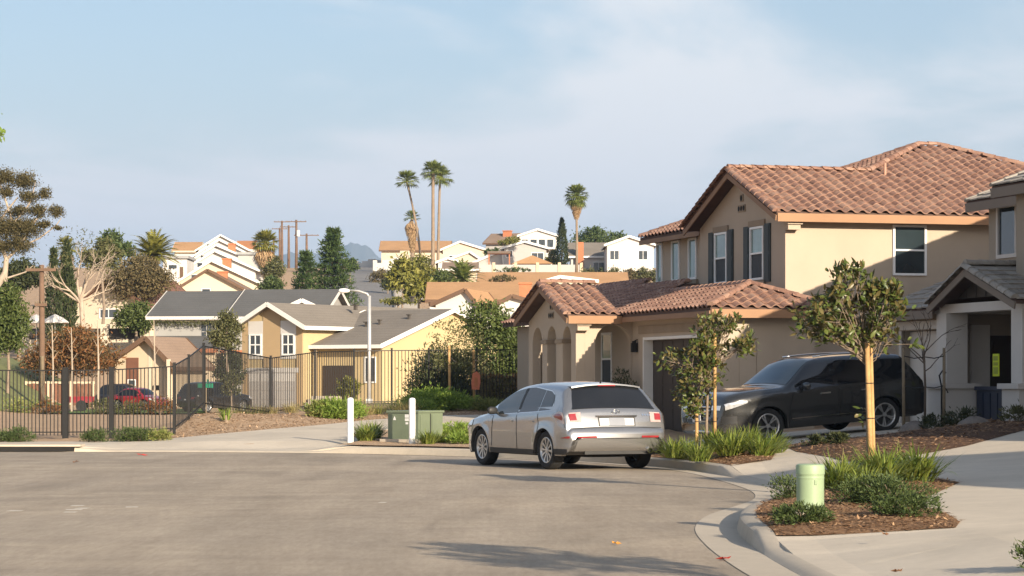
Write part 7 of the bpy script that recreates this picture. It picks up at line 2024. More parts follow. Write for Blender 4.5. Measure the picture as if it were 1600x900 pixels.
# ---- grey house with dark roof
gh = thing('grey_house', 'grey house with dark charcoal roof and arched window', 'house', (xat(240, 172), 172, 0), math.radians(-8))
gable_block(gh, 0, 5.2, 0, 9.5, 0, 6.05, 0.36, 'x', 0.5, 'grey_wall', 'sh_dark', 'offwhite', 0.4, 0.16)
gable_block(gh, 5.6, 11.5, -0.7, 9.5, 0, 6.0, 0.36, 'x', 0.5, 'grey_wall', 'sh_dark', 'offwhite', 0.4, 0.16)
gable_block(gh, 9.0, 12.2, -1.6, 3, 0, 6.25, 0.45, 'y', 0.35, 'offwhite', 'sh_dark', 'white', 0.3, 0.16)
ar = MB(); ar.prism([(3.3, -0.003, 4.6)] + [(3.65 + 0.35 * cos(a), -0.003, 5.45 + 0.35 * sin(a)) for a in [pi * k / 8 for k in range(9)]][::1] + [], (0, -0.03, 0)) if False else None
ar = MB(); pts = [(4.0, -0.003, 4.55)] + [(3.66 + 0.34 * cos(pi * k / 8), -0.003, 5.4 + 0.34 * sin(pi * k / 8)) for k in range(9)] + [(3.32, -0.003, 4.55)]
ar.prism(pts, (0, -0.03, 0)); aw = ar.build('arched_window', M['glass_far'], gh, fix=True)
MB().bb((3.64, -0.045, 4.55), (3.68, -0.034, 5.74)).build('muntin', M['grey_wall2'], aw); MB().bb((3.33, -0.045, 5.0), (3.99, -0.034, 5.04)).build('muntin', M['grey_wall2'], aw)
sk = slab_from([(-0.3, -3.4, 3.85), (5.3, -3.4, 3.85), (5.3, -0.01, 4.75), (-0.3, -0.01, 4.75)], 0.14); sk.build('skirt_roof', M['sh_dark'], gh, fix=True)
MB().bar((-0.3, -3.42, 3.72), (5.3, -3.42, 3.72), 0.04, 0.26).build('fascia', M['rust_trim'], gh)
MB().bb((0.0, -3.0, 0), (5.0, -0.01, 3.7)).build('wing_wall', M['beige'], gh)
g3 = MB().bb((0.7, -3.05, 0.1), (4.2, -3.003, 2.35)).build('garage_door', M['grey_wall2'], gh)
for i in range(4): MB().bb((0.78, -3.065, 0.15 + i * .55), (4.12, -3.052, 0.64 + i * .55)).build('door_panel', M['grey_wall2'], g3)
MB().bb((5.4, -3.2, 3.55), (11.0, -0.72, 3.75)).build('patio_roof', M['rust_trim'], gh)
for x in (5.6, 8.2, 10.8): MB().bb((x, -3.1, 0), (x + 0.14, -2.96, 3.55)).build('patio_post', M['beige'], gh)
# string of leaves along the eave
P = np.stack([RNG.uniform(0.1, 5.0, 900), RNG.normal(-0.45, 0.08, 900), 5.75 - np.abs(RNG.normal(0, 0.16, 900))], axis=1)
vn = thing('eave_vine', 'dry vine hanging along the eave of the grey house', 'vine', gh.location, math.radians(-8)); link('foliage', leaves_mesh('foliage', P, 0.14, 0.06, M['olive']), vn)
MB().tube([(0.1, -0.45, 5.8), (2.5, -0.45, 5.72), (5.0, -0.45, 5.8)], 0.02, 5).build('stem', M['bark'], vn)
# ---- beige house with brown trim, steep asymmetrical gable
bh = thing('beige_house', 'small beige house with steep brown-trimmed gable behind the gate fence', 'house', (xat(172, 142), 142, 0), math.radians(-18))
gable_block(bh, 0.3, 3.7, 0, 4.2, 0, 2.75, 0.62, 'y', 0.45, 'beige', 'sh_mid', 'brown_trim', 0.5, 0.16, ridge=2.35)
MB().bb((1.0, -0.03, 0.1), (1.75, -0.003, 3.0)).build('facade_panel', M['brown_panel'], bh); MB().bb((2.35, -0.03, 0.0), (2.55, -0.003, 3.6)).build('facade_panel', M['cream'], bh)
wall_window(bh, (1.1, -0.034, 0.5), X1, 0.5, 1.3, NF, fw=0.05, glass='glass_far', proud=0.03)
MB().bb((3.72, -0.6, 0), (3.9, -0.42, 2.9)).build('porch_post', M['cream'], bh)
MB().box((2.85, -0.05, 1.35), (0.35, 0.06, 0.25)).build('mailbox', M['black'], bh)
# ---- tan house behind with red-brown roof
th = thing('tan_gable_house', 'tan gable house with red-brown roof edge behind the dead tree', 'house', (xat(108, 205), 205, 4.5), math.radians(-22))
gable_block(th, 0, 7.0, 0, 9, -1, 3.0, 0.55, 'y', 0.5, 'cream', 'sh_red', 'brown_trim', 0.5, 0.2, ridge=4.2)
gable_block(th, 6.5, 11.5, 2, 8, -1, 2.3, 0.40, 'x', 0.4, 'cream', 'sh_red', 'brown_trim', 0.3, 0.16)
wall_window(th, (2.8, 0, 2.2), X1, 1.7, 0.8, NF, fw=0.09, mull=(0.5,), glass='glass_far', proud=0.05)
wall_window(th, (2.2, 0, 0.2), X1, 0.8, 0.9, NF, fw=0.09, glass='glass_far', proud=0.05)
o = MB().lathe([(0.34, 3.4), (0.34, 4.75), (0.42, 4.82), (0.36, 5.1), (0.15, 5.2)], 14, 'Z', (5.6, 3.0, 0)).build('chimney', M['brick'], th, smooth=True, angle=40)
# ---- terrace wall with pillars
tw = thing('terrace_wall', 'cream terrace wall with pillars above the rust-coloured bush', 'wall', (xat(38, 186), 186, 4.4))
MB().bb((0, 0, -2), (9.6, 0.3, 0.35)).build('wall', M['cream'], tw)
for k in range(4):
    MB().bb((k * 2.9 - 0.25, -0.12, -2), (k * 2.9 + 0.35, 0.45, 1.45)).build('pillar', M['cream'], tw)
    if k < 3: MB().bb((k * 2.9 + 0.36, 0.1, 0.352), (k * 2.9 + 2.64, 0.2, 1.15)).build('infill_panel', M['siding'], tw)
# ---- row of gables climbing the hill
grp = 'row of gabled houses climbing the hill'
ROW = [(325, 420, 235, 68, 78, 'cream', 'brown_trim', 'front cream gable house of the climbing row, with attic vent'), (331, 406, 262, 60, 78, 'cream', 'white', 'second gable house of the climbing row, cream with brick chimney'),
       (336, 391, 290, 52, 70, 'offwhite', 'white', 'third gable house of the climbing row, white walled'), (338, 382, 318, 46, 66, 'offwhite', 'white', 'fourth gable house of the climbing row'),
       (343, 374, 346, 43, 54, 'offwhite', 'white', 'fifth gable house of the climbing row'), (345, 366.5, 374, 40, 46, 'offwhite', 'white', 'topmost gable house of the climbing row')]
for i, (pa, ya, Y, lw, rw, wm, tm, lab) in enumerate(ROW):
    zt_ = zat(ya, Y); l, r = lw * Y / F, rw * Y / F
    h = thing('row_house', lab, 'house', (xat(pa, Y), Y, zt_ - 5.4), math.radians(0), grp)
    pit_ = 0.62
    ze_ = 5.25 - pit_ * (l - 0.5)
    gable_block(h, -(l - 0.5), r - 0.5, 0, 14, -4, ze_, pit_, 'y', 0.5, wm, 'sh_white' if i > 1 else 'sh_mid', tm, 0.5, 0.12, ridge=0.0)
    if i == 0:
        wall_window(h, (-0.6, 0, 2.9), X1, 0.85, 0.7, NF, fw=0.06, glass='glass_far', proud=0.04); MB().bb((0.3, -0.04, 2.9), (1.1, -0.003, 3.6)).build('shutter', M['cream'], h)
    else:
        wall_window(h, (l * -0.55, 0, ze_ + 0.2), X1, 0.7, 0.6, NF, fw=0.06, glass='glass_far', proud=0.04)
    if i in (0, 1, 3): chimney(h, (0.9 + 0.2 * i, 4, 3.6), 0.9, 2.0 if i else 1.6)
    if i in (2, 4): MB().bb((-l - 2.5, 2, -3), (-l + 0.2, 9, ze_ + 0.2)).build('side_wing', M['offwhite'], h)
for i, (px0, px1, y0, y1, Y, m_, lab) in enumerate(((372, 404, 398, 450, 300, 'grey_wall2', 'pale side wall stepping down right of the climbing row'), (255, 292, 404, 430, 268, 'offwhite', 'low white flat-roofed building left of the climbing row'))):
    h = thing('flat_building', lab, 'building', (xat(px0, Y), Y, zat(y1, Y)))
    hh = zat(y0, Y) - zat(y1, Y); w = dim(px0, px1, Y)
    MB().bb((0, 0, -4), (w, 6, hh)).build('wall', M[m_], h); MB().bb((-0.2, -0.3, hh + 0.002), (w + 0.2, 6.2, hh + 0.3)).build('roof_slab', M['sh_white'], h)
    wall_window(h, (w * 0.2, 0, hh * 0.35), X1, w * 0.4, hh * 0.3, NF, fw=0.06, glass='glass_far', proud=0.04); MB().bb((w * .7, -0.03, -3), (w * .85, -0.003, hh * .5)).build('door', M['brown_trim'], h)
def long_roof(name, lab, px0, px1, yr, ye, Y, wm, rm, tm, depth=9, rz=0, ch=None, win=(), group=None, drop=4.0):
    """long house seen side-on: ridge at image row yr, eave at row ye"""
    w = dim(px0, px1, Y)
    ze_ = zat(ye, Y); zr_ = zat(yr, Y + depth / 2)
    t = thing(name, lab, 'house', (xat(px0, Y), Y, ze_ - drop), math.radians(rz), group)
    gable_block(t, 0.4, w - 0.4, 0.5, depth, -4, drop, max(0.12, (zr_ - ze_) / (depth / 2 - 0.25)), 'x', 0.5, wm, rm, tm, 0.4, 0.2)
    for (x, z, ww, hh) in win: wall_window(t, (x, 0.5, z), X1, ww, hh, NF, fw=0.07, mull=(0.5,), glass='glass_far', proud=0.05)
    if ch: chimney(t, (ch[0], ch[1], drop - 0.5), ch[2], ch[3])
    return t
def gable_front(name, lab, pa, ya, pe0, pe1, ye, Y, wm, rm, tm, depth=10, rz=0, win=(), group=None, drop=4.0):
    """house with its gable to the viewer: apex (pa, ya), eaves at columns pe0, pe1 and row ye"""
    x0, x1 = dim(pa, pe0, Y), dim(pa, pe1, Y); ze_, za = zat(ye, Y), zat(ya, Y)
    t = thing(name, lab, 'house', (xat(pa, Y), Y, ze_ - drop), math.radians(rz), group)
    gable_block(t, x0 + 0.4, x1 - 0.4, 0, depth, -4, drop + 0.1, (za - ze_) / (-x0), 'y', 0.4, wm, rm, tm, 0.4, 0.2, ridge=0.0)
    for (x, z, ww, hh) in win: wall_window(t, (x, 0, z), X1, ww, hh, NF, fw=0.08, mull=(0.5,), glass='glass_far', proud=0.05)
    return t
hg = 'houses on the hilltop'
long_roof('brown_roof_house', 'low house with wide orange-brown roof behind the yellow house', 664, 868, 444, 469, 222, 'offwhite', 'sh_brown', 'brown_trim', 11, 0, None, (), None, 2.2)
gable_front('white_gable_house', 'white gable end under the wide orange-brown roof', 728, 453, 672, 752, 477, 214, 'offwhite', 'sh_brown', 'brown_trim', 8, -12, ((-0.6, 0.3, 0.8, 0.8),), None, 2.0)
br2 = long_roof('brown_roof_house', 'second long brown roof below the grey hilltop house', 745, 985, 428, 449, 262, 'beige', 'sh_brown', 'brown_trim', 11, 0, None, (), None, 2.2)
gable_front('cream_gable_house', 'small pale gable just above the porch ridge', 875, 434, 846, 935, 442, 238, 'cream', 'sh_brown', 'white', 8, 0, (), None, 2.0)
lr = gable_front('brown_roof_house', 'brown roof with orange brick chimney left of the porch', 800, 462, 770, 850, 478, 190, 'offwhite', 'sh_mid', 'brown_trim', 9, 0, (), None, 2.0); chimney(lr, (1.0, 3, 1.8), 0.9, 1.9)
long_roof('hill_house', 'cream hilltop house with tan-orange roof behind the leaning palm', 592, 705, 378, 391, 430, 'cream', 'sh_brown', 'brown_trim', 11, 0, None, ((1.5, 1.5, 1.6, 1.2), (7.5, 1.5, 1.4, 1.2)), hg)
gable_front('hill_house', 'white-trimmed gable house right of the twin tall palms', 719, 378, 688, 760, 391, 405, 'cream', 'orange_roof', 'white', 10, 0, ((-1.8, 2.2, 1.2, 1.0), (0.8, 2.2, 1.2, 1.0)), hg)
gable_front('hill_house', 'lower cream gable house below the white-trimmed one', 734, 394, 690, 760, 410, 372, 'cream', 'sh_mid', 'white', 9, 0, ((-1.0, 1.8, 1.6, 0.9),), hg)
g4 = gable_front('hill_house', 'pale grey hilltop house with white gable trim and small panes', 820, 378.5, 783, 858, 389, 362, 'grey_wall2', 'sh_mid', 'white', 10, 0, ((-2.7, 1.8, 1.0, 1.0), (0.9, 0.9, 1.8, 1.6)), hg, 3.0)
gable_block(g4, -7.6, -3.0, 1.0, 9, -4, 0.9, 0.42, 'y', 0.4, 'grey_wall2', 'sh_mid', 'white', 0.4, 0.2, ridge=-3.2)
long_roof('hill_house', 'dark brown roofed hilltop house with orange chimney', 754, 815, 367, 380, 425, 'grey_wall2', 'sh_mid', 'brown_trim', 9, -18, (3.2, 3.5, 1.3, 2.6), ((1, 1.5, 1.2, 1.0),), hg)
g6 = gable_front('hill_house', 'white hilltop house with glazed balcony at the crest', 840, 359, 808, 874, 369.5, 415, 'offwhite', 'sh_mid', 'white', 10, 0, (), hg)
for k in range(4): wall_window(g6, (-2.6 + k * 1.35, -0.002, 2.2), X1, 1.2, 1.4, NF, fw=0.08, glass='glass_far', proud=0.05)
MB().bb((-3.2, -1.4, 1.9), (3.2, -0.06, 2.08)).build('balcony', M['white'], g6)
for k in range(5): MB().bb((-3.1 + k * 1.5, -1.38, 1.0 - 3), (-2.98 + k * 1.5, -1.26, 3.4)).build('balcony_post', M['white'], g6)
g7 = long_roof('hill_house', 'hilltop house with grey roof and tall brick chimney', 888, 950, 381, 400, 352, 'offwhite', 'sh_grey', 'white', 10, 0, None, ((3.4, 1.6, 1.6, 1.6),), hg)
MB().bb((1.1, -0.25, -2), (2.1, 0.48, 5.9)).build('chimney', M['brick'], g7)
g8 = gable_front('hill_house', 'white two-window gable house left of the terracotta roof', 983, 370, 944, 1026, 384, 340, 'offwhite', 'sh_grey', 'white', 11, 0, ((-2.6, 2.1, 1.3, 1.3), (1.2, 2.1, 1.3, 1.3)), hg)
gable_front('hill_house', 'tiny cream gable between the broad-leaved trees and the cream hill houses', 700, 404, 680, 722, 411, 350, 'offwhite', 'sh_brown', 'white', 7, 0, ((-0.5, 1.2, 0.9, 0.8),), hg)
long_roof('hill_house', 'low brown roof just right of the broad-leaved trees', 690, 748, 412, 421, 320, 'beige', 'sh_mid', 'white', 7, 0, None, ((1.5, 1.6, 1.2, 0.8),), hg)
long_roof('hill_house', 'tan-roofed house on the skyline left of the climbing row', 268, 312, 380, 392, 395, 'cream', 'sh_brown', 'cream', 8, 0, None, ((1.0, 1.8, 1.0, 0.8),), hg)
long_roof('hill_house', 'orange-roofed house on the skyline right of the climbing row', 366, 398, 378, 390, 400, 'cream', 'orange_roof', 'white', 8, 0, None, ((1.0, 1.8, 1.0, 0.8),), hg)
rw_ = thing('hill_retaining_wall', 'long grey garden wall below the hilltop houses', 'wall', (xat(735, 345), 345, zat(424, 345)))
MB().bb((0, 0, -3), (15, 0.3, 0.9)).build('wall', M['grey_wall2'], rw_)
for k in range(6): MB().bb((k * 2.95, -0.1, -3), (k * 2.95 + 0.4, 0.42, 1.2)).build('pillar', M['beige'], rw_)
pg = thing('play_structure', 'small reddish wooden play structure in the hillside garden', 'playset', (xat(780, 350), 350, zat(424, 350)))
for x in (-1.4, 1.4):
    for y in (0, 1.2): MB().box((x, y, 1.2), (0.16, 0.16, 2.6)).build('post', M['brick'], pg)
gable_block(pg, -1.4, 1.4, 0, 1.2, 2.35, 2.5, 0.35, 'x', 0.2, 'brick', 'sh_mid', 'brown_trim', 0.2, 0.08)
gz_ = thing('gazebo', 'tan pyramid gazebo roof in front of the pale grey house', 'gazebo', (xat(832, 350), 350, zat(420, 350)))
MB().add([(-2.9, 0, 0.7), (2.9, 0, 0.7), (2.9, 4, 0.7), (-2.9, 4, 0.7), (0, 2, 1.95)], [(0, 1, 4), (1, 2, 4), (2, 3, 4), (3, 0, 4), (3, 2, 1, 0)]).build('roof', M['sh_brown'], gz_)
for x in (-2.6, 2.6): MB().box((x, 0.3, -0.6), (0.2, 0.2, 2.6)).build('post', M['white'], gz_)
# walls and buildings by the crest of the uphill street
for px0, px1, y0, y1, Y, m_, lab in ((556, 585, 405, 425, 440, 'offwhite', 'white flat building at the crest of the uphill street'), (584, 625, 402, 432, 385, 'offwhite', 'white garden wall stepping down beside the uphill street'), (598, 640, 392, 415, 400, 'cream', 'cream retaining wall below the tan-roofed hilltop house')):
    t = thing('street_wall', lab, 'wall', (xat(px0, Y), Y, zat(y1, Y)), math.radians(-12))
    w = dim(px0, px1, Y); hh = zat(y0, Y) - zat(y1, Y)
    for k in range(3): MB().bb((w * k / 3 + 0.003, 0, -5), (w * (k + 1) / 3, 0.6 if Y < 430 else 6, hh * (0.7 + 0.15 * k))).build('wall_panel', M[m_], t)
    MB().bb((-0.1, -0.1, -5), (0.35, 0.7, hh * 0.85)).build('end_pillar', M[m_], t)
# ---- uphill street
def ux_r(Y): return pl(Y, [(180, -9.5), (250, -11.8), (280, -12.9), (330, -15.6), (400, -20.6), (480, -26), (540, -31)])
YY = [200, 225, 250, 265, 280, 295, 310, 330, 350, 370, 390, 410, 430, 450, 470, 490, 510, 530, 545]
mb = MB(); mb.grid([[(ux_r(y) - 8.5, y, lotz(ux_r(y) - 8.5, y) + 0.10), (ux_r(y) - 4, y, lotz(ux_r(y) - 4, y) + 0.14), (ux_r(y), y, lotz(ux_r(y), y) + 0.10)] for y in YY])
M['asphalt2'] = mat('grey_asphalt_far', (0.20, 0.19, 0.18), 0.9, 0.12, 0.2)
tag(mb.build('hill_road', M['asphalt2'], smooth=True), kind='structure')
mb = MB(); mb.grid([[(ux_r(y), y, lotz(ux_r(y), y) + 0.05), (ux_r(y) + 0.05, y, lotz(ux_r(y), y) + 0.30), (ux_r(y) + 0.35, y, lotz(ux_r(y), y) + 0.30), (ux_r(y) + 2.6, y, lotz(ux_r(y) + 2.6, y) + 0.34)] for y in YY])
tag(mb.build('hill_sidewalk', M['concrete'], smooth=True), kind='structure')
ap = MB(); ap.grid([[(ux_r(y) + 2.6, y, lotz(ux_r(y), y) + 0.33), (ux_r(y) + 10, y, lotz(ux_r(y), y) + 0.5)] for y in (285, 292, 300)]); tag(ap.build('hill_driveway', M['concrete']), kind='structure')
# ---- garden fence, poles, lamp, sign, umbrella
wf = thing('wooden_fence', 'brown board fence with pale posts behind the gate fence', 'fence', (xat(40, 137), 137, 0.2), math.radians(0))
M['board'] = mat('brown_board', (0.155, 0.075, 0.045), 0.9, 0.25, 3); M['board2'] = mat('red_brown_board', (0.20, 0.09, 0.055), 0.9, 0.25, 3)
for k in range(19): MB().bb((k * 0.195, 0, 0.05), (k * 0.195 + 0.175, 0.03, 1.32 + 0.03 * (k % 3))).build('board', M['board'] if k % 2 else M['board2'], wf)
for k in range(4): MB().bb((k * 1.2 - 0.05, -0.06, 0), (k * 1.2 + 0.07, -0.004, 1.5)).build('fence_post', M['beige'], wf)
MB().bb((0, 0.032, 1.36), (3.7, 0.09, 1.48)).build('cap_rail', M['beige'], wf)
def pole_wood(name, label, px, Y, ytop, r, arms, z0=None, group=None, extra=None):
    z0 = lotz(xat(px, Y), Y) if z0 is None else z0
    t = thing(name, label, 'utility pole', (xat(px, Y), Y, z0), 0, group)
    h = zat(ytop, Y) - z0
    MB().tube([(0, 0, -0.5), (0.02, 0, h * 0.5), (0, 0, h)], [r * 1.2, r, r * 0.8], 8).build('pole', M['pole_wood'], t, smooth=True)
    for (dz, x0, x1) in arms:
        a = MB().bb((x0, -0.08 - r, h - dz - 0.07), (x1, -r + 0.02, h - dz + 0.07)).build('crossarm', M['pole_wood'], t)
        for k in range(5): MB().lathe([(0.03, 0), (0.04, 0.06), (0.02, 0.12)], 6, 'Z', (lerp(x0, x1, 0.05 + 0.9 * k / 4), -r, h - dz + 0.072)).build('insulator', M['stake_dark'], a)
    if extra: MB().lathe([(0.28, 0), (0.28, 0.9), (0.1, 1.0)], 12, 'Z', (0.3, -0.25, h - extra)).build('transformer_can', M['offwhite'], t, smooth=True, angle=40)
    return t
M['pole_wood'] = mat('brown_pole_wood', (0.155, 0.095, 0.062), 0.9, 0.2, 1.5)
up = pole_wood('utility_pole', 'brown utility pole with crossarm left of the dead tree', 65, 128, 414, 0.15, ((0.25, -0.75, 0.75), (2.0, -0.3, 0.3)))
MB().tube([(0.05, 0, 0), (0.05, -0.2, 2.6)], 0.11, 6).build('lower_sleeve', M['stake_dark'], up)
pg_ = 'power poles on the hill ridge'
for px, ytop, Y, arms, ex_, lab in ((437, 356, 470, ((0.2, -1.4, 1.4),), None, 'leftmost power pole of the ridge line'), (440.5, 345, 455, ((0.2, -1.4, 1.4),), None, 'power pole behind the palm, second from the ridge line end'),
                               (451, 352, 440, ((0.3, -1.5, 1.5),), None, 'thin power pole in the middle of the ridge line'), (463, 343.5, 400, ((0.3, -1.6, 1.6),), 2.6, 'tallest power pole, carrying a white transformer can'),
                               (479, 365, 430, ((0.3, -2.1, 2.1),), None, 'short wide-armed power pole right of the tallest one'), (427.5, 372, 500, ((0.2, -0.9, 0.9),), None, 'faint distant power pole left of the ridge line')):
    pole_wood('power_pole', lab, px, Y, ytop, 0.22, arms, None, pg_, ex_)
lp = thing('street_lamp', 'pale curved-arm street lamp behind the long fence', 'street lamp', (xat(577, 138), 138, 0.25))
hz_ = zat(462, 138) - 0.25
MB().tube([(0, 0, 0), (0, 0, hz_ * 0.5), (0, 0, hz_)], [0.125, 0.105, 0.09], 12).build('pole', M['steel'], lp, smooth=True)
MB().tube([(0, 0, hz_ - 0.1), (-0.12, 0, hz_ + 0.1), (-0.55, 0, hz_ + 0.25), (-1.05, 0, hz_ + 0.30)], [0.07, 0.065, 0.055, 0.05], 10).build('arm', M['steel'], lp, smooth=True)
hm = MB(); hm.lathe([(0.04, -1.05), (0.10, -1.15), (0.13, -1.35), (0.11, -1.58), (0.03, -1.66)], 12, 'X', (0, 0, hz_ + 0.27)); hm.build('lamp_head', M['vinyl'], lp, smooth=True)
MB().box((0.0, 0, 0.25), (0.34, 0.34, 0.5)).build('base', M['steel'], lp)
sn = thing('street_name_sign', 'small green street-name sign above the black car', 'sign', (xat(322, 112), 112, 0.25))
M['sign_green'] = mat('sign_green', (0.0, 0.22, 0.12), 0.5, 0.05, 3)
MB().tube([(0, 0, 0), (0, 0, 1.36)], 0.025, 8).build('post', M['stake_dark'], sn)
MB().bb((-0.36, -0.03, 1.15), (0.34, -0.01, 1.34)).build('blade', M['sign_green'], sn); MB().bb((0.02, -0.01, 1.36), (0.06, 0.6, 1.52)).build('blade', M['sign_green'], sn)
for px, py, Y, lab in ((86, 495, 176, 'pale grey garden parasol on the terrace behind the utility pole'), (57, 503, 178, 'white garden parasol partly hidden left of the utility pole')):
    t = thing('garden_parasol', lab, 'parasol', (xat(px, Y), Y, zat(525, Y)), 0, 'garden parasols on the terrace')
    MB().lathe([(0.95, 0.9), (0.9, 1.0), (0.5, 1.28), (0.05, 1.5)], 8).build('canopy', M['offwhite'], t); MB().tube([(0, 0, -0.6), (0, 0, 1.5)], 0.04, 6).build('pole', M['steel'], t)
for px, Y, ytop, lab in ((82, 122, 508, 'thin pale sapling trunk right of the utility pole'), (112, 124, 512, 'thin pale sapling trunk before the rust-coloured bush'), (153, 122, 500, 'tall thin pale sapling trunk left of the beige house'), (241, 128, 500, 'thin pale sapling trunk in front of the beige gable')):
    t = thing('bare_sapling', lab, 'tree', (xat(px, Y), Y, 0.2), 0, 'thin bare saplings beyond the gate fence')
    h = zat(ytop, Y) - 0.2; mb = MB(); mb.tube([(0, 0, -0.1), (0.03, 0, h * .5), (-0.02, 0, h)], [0.055, 0.045, 0.02], 6); 
    for k in range(4): mb.tube([(0, 0, h * (0.6 + .1 * k)), (0.25 * (-1) ** k, 0.1, h * (0.7 + .1 * k))], [0.014, 0.006], 4)
    mb.build('trunk', M['bark_pale'], t)

# ------------------------------------------------------------------ trees and shrubs of the neighbourhood
random.seed(5)
T = 'trees of the neighbourhood'
# eucalyptus at the left edge
eb = Vector((xat(-40, 150), 150, 3.0))
et = thing('eucalyptus_tree', 'large sprawling eucalyptus with pale limbs at the left edge', 'tree', eb, 0, T)
mb = MB(); mb.tube([(-0.6, 0, -1), (0.2, 0, 2.0), (1.0, 0, 3.6)], [0.34, 0.28, 0.2], 9)
def rp(px, py, dy=0): p = at(px, py, 150 + dy); return p - eb
for A, r in (([(8, 440), (10, 405), (28, 388), (55, 345), (72, 325)], 0.22), ([(10, 405), (-8, 360), (10, 330), (28, 308)], 0.2), ([(28, 388), (20, 350), (5, 300), (-5, 275)], 0.16), ([(28, 388), (62, 372), (88, 352), (96, 340)], 0.10), ([(20, 350), (45, 320), (52, 300), (55, 285)], 0.10), ([(10, 435), (40, 425), (52, 415)], 0.1), ([(-8, 360), (-30, 340), (-20, 320)], 0.14)):
    P = [rp(*a) for a in A]; r *= 0.62; mb.tube(P, [lerp(r, r * 0.3, k / (len(P) - 1)) for k in range(len(P))], 7, cap=False)
mb.tube([rp(-20, 470), rp(0, 440), rp(8, 425), rp(10, 405)], [0.22, 0.2, 0.17, 0.15], 8, cap=False)
mb.build('trunk', M['bark_pale'], et, smooth=True)
bl = [(rp(5, 278), (0.65, 0.7, 0.50)), (rp(38, 283), (0.72, 0.7, 0.46)), (rp(45, 308), (0.55, 0.6, 0.34)), (rp(70, 303), (0.36, 0.4, 0.32)), (rp(88, 331), (0.42, 0.45, 0.34)), (rp(10, 300), (0.4, 0.5, 0.35)), (rp(30, 330), (0.7, 0.6, 0.28)), (rp(10, 355), (1.1, 0.9, 0.6)), (rp(40, 356), (1.0, 0.8, 0.55)), (rp(30, 382), (0.8, 0.7, 0.5)), (rp(60, 330), (0.5, 0.5, 0.35)), (rp(0, 385), (0.8, 0.7, 0.5)), (rp(-20, 330), (0.8, 0.8, 0.7)), (rp(68, 350), (0.5, 0.4, 0.18)), (rp(90, 356), (0.35, 0.3, 0.10))]
link('crown', leaves_mesh('crown', blob_points([(tuple(a), b) for a, b in bl], 30000, 0.40, 18, 0.05), 0.13, 0.055, M['euc']), et)
p = at(2, 205, 60)
tree('overhead_branch', 'tip of a bright green leafy bough at the left edge of the sky', 'tree', (xat(-75, 60), 60, 0.1), [((at(-12, 207, 60) - Vector((xat(-75, 60), 60, 0.1))), (0.32, 0.3, 0.18)), ((at(-60, 190, 60) - Vector((xat(-75, 60), 60, 0.1))), (0.8, 0.7, 0.6))], 900, (0.13, 0.05), 'bright', (0, 0, 4.8), 0.12, 'bark', None, per=10)
def tree_at(name, label, px, py0, py1, wpx, Y, n, leaf, lm, cat='tree', blobs=None, bm='bark', per=20, clump=0.27):
    """round crown filling image rows py0..py1 at column px, width wpx"""
    x = xat(px, Y); z0 = min(lotz(x, Y), zat(py1, Y) - 0.2); zt_, zb_ = zat(py0, Y), zat(py1, Y)
    r = wpx * Y / F / 2; hc = (zt_ - zb_) / 2; zc = (zt_ + zb_) / 2 - z0
    if blobs is None:
        blobs = [((0, 0, zc), (r * 0.8, r * 0.8, hc * 0.85)), ((-r * .45, 0, zc - hc * .25), (r * .55, r * .6, hc * .6)), ((r * .45, 0, zc - hc * .15), (r * .55, r * .6, hc * .65)), ((r * .1, 0, zc + hc * .45), (r * .5, r * .5, hc * .5))]
    return tree(name, label, cat, (x, Y, z0), blobs, n, leaf, M and lm, (0, 0, max(0.3, zc - hc * 0.6)), max(0.08, r * 0.09), bm, T, clump, per)
tree_at('leafy_tree', 'dense sunlit green tree at the left edge behind the gate fence', 12, 440, 560, 66, 128, 6500, (0.22, 0.09), 'tree')
tree_at('leafy_tree', 'dark tree mass below the eucalyptus limbs', 30, 405, 455, 70, 175, 3000, (0.32, 0.13), 'shrub_dark')
cypress('cypress_tree', 'left dark cypress beside the dead tree', (xat(84, 180), 180, 4.5), zat(392, 180) - 4.5, 0.65, 2200, T); cypress('cypress_tree', 'right dark cypress beside the dead tree', (xat(104, 182), 182, 4.5), zat(380, 182) - 4.5, 0.8, 2600, T)
# dead pale tree
dt = thing('dead_tree', 'bare pale-limbed dead tree in front of the tan gable house', 'tree', (xat(128, 168), 168, 3.5), 0, T)
mb = MB(); random.seed(11)
mb.tube([(0, 0, -1), (0.05, 0, 2.0), (-0.1, 0, 4.4)], [0.20, 0.17, 0.14], 8, cap=False)
for a, l in ((-1.1, 1.3), (-0.55, 1.55), (0.0, 1.7), (0.5, 1.5), (1.0, 1.35), (1.35, 1.0), (-0.2, 1.5), (0.3, 1.4)):
    grow(mb, (-0.1, 0, 3.2 + 0.5 * random.random()), (sin(a), random.uniform(-.3, .3), cos(a) * 1.1), l, 0.10, 4, 0.55, 6, (2, 3), 0.10, None, 0.66, 0.55)
mb.build('trunk', M['bark_pale'], dt, smooth=True)
P = blob_points([((-0.4, 0, 7.0), (1.7, 1.2, 1.3)), ((0.8, 0, 6.2), (1.4, 1, 1.2))], 420, 0.2, 8); link('crown', leaves_mesh('crown', P, 0.22, 0.08, M['olive']), dt)
tree_at('leafy_tree', 'grey-green tree behind the dead branches', 158, 375, 425, 62, 190, 2600, (0.34, 0.13), 'olive'); tree_at('leafy_tree', 'dark green round tree top behind the dead branches', 172, 360, 392, 34, 240, 1800, (0.42, 0.17), 'shrub'); tree_at('leafy_tree', 'low dark hedge-like tree on the skyline left of the feather palm', 190, 378, 400, 44, 250, 1500, (0.45, 0.18), 'shrub')
tree_at('umbrella_bush', 'wide flat brown-olive tree in front of the white gables', 216, 400, 470, 108, 203, 9500, (0.26, 0.11), 'brownbush')
feather_palm('feather_palm', 'broad yellow-green feather palm on the skyline left of the gable row', (xat(240, 225), 225, zat(425, 225)), 1.4, 0.45, 90, 2.7, 'palm_yellow', T, 14)
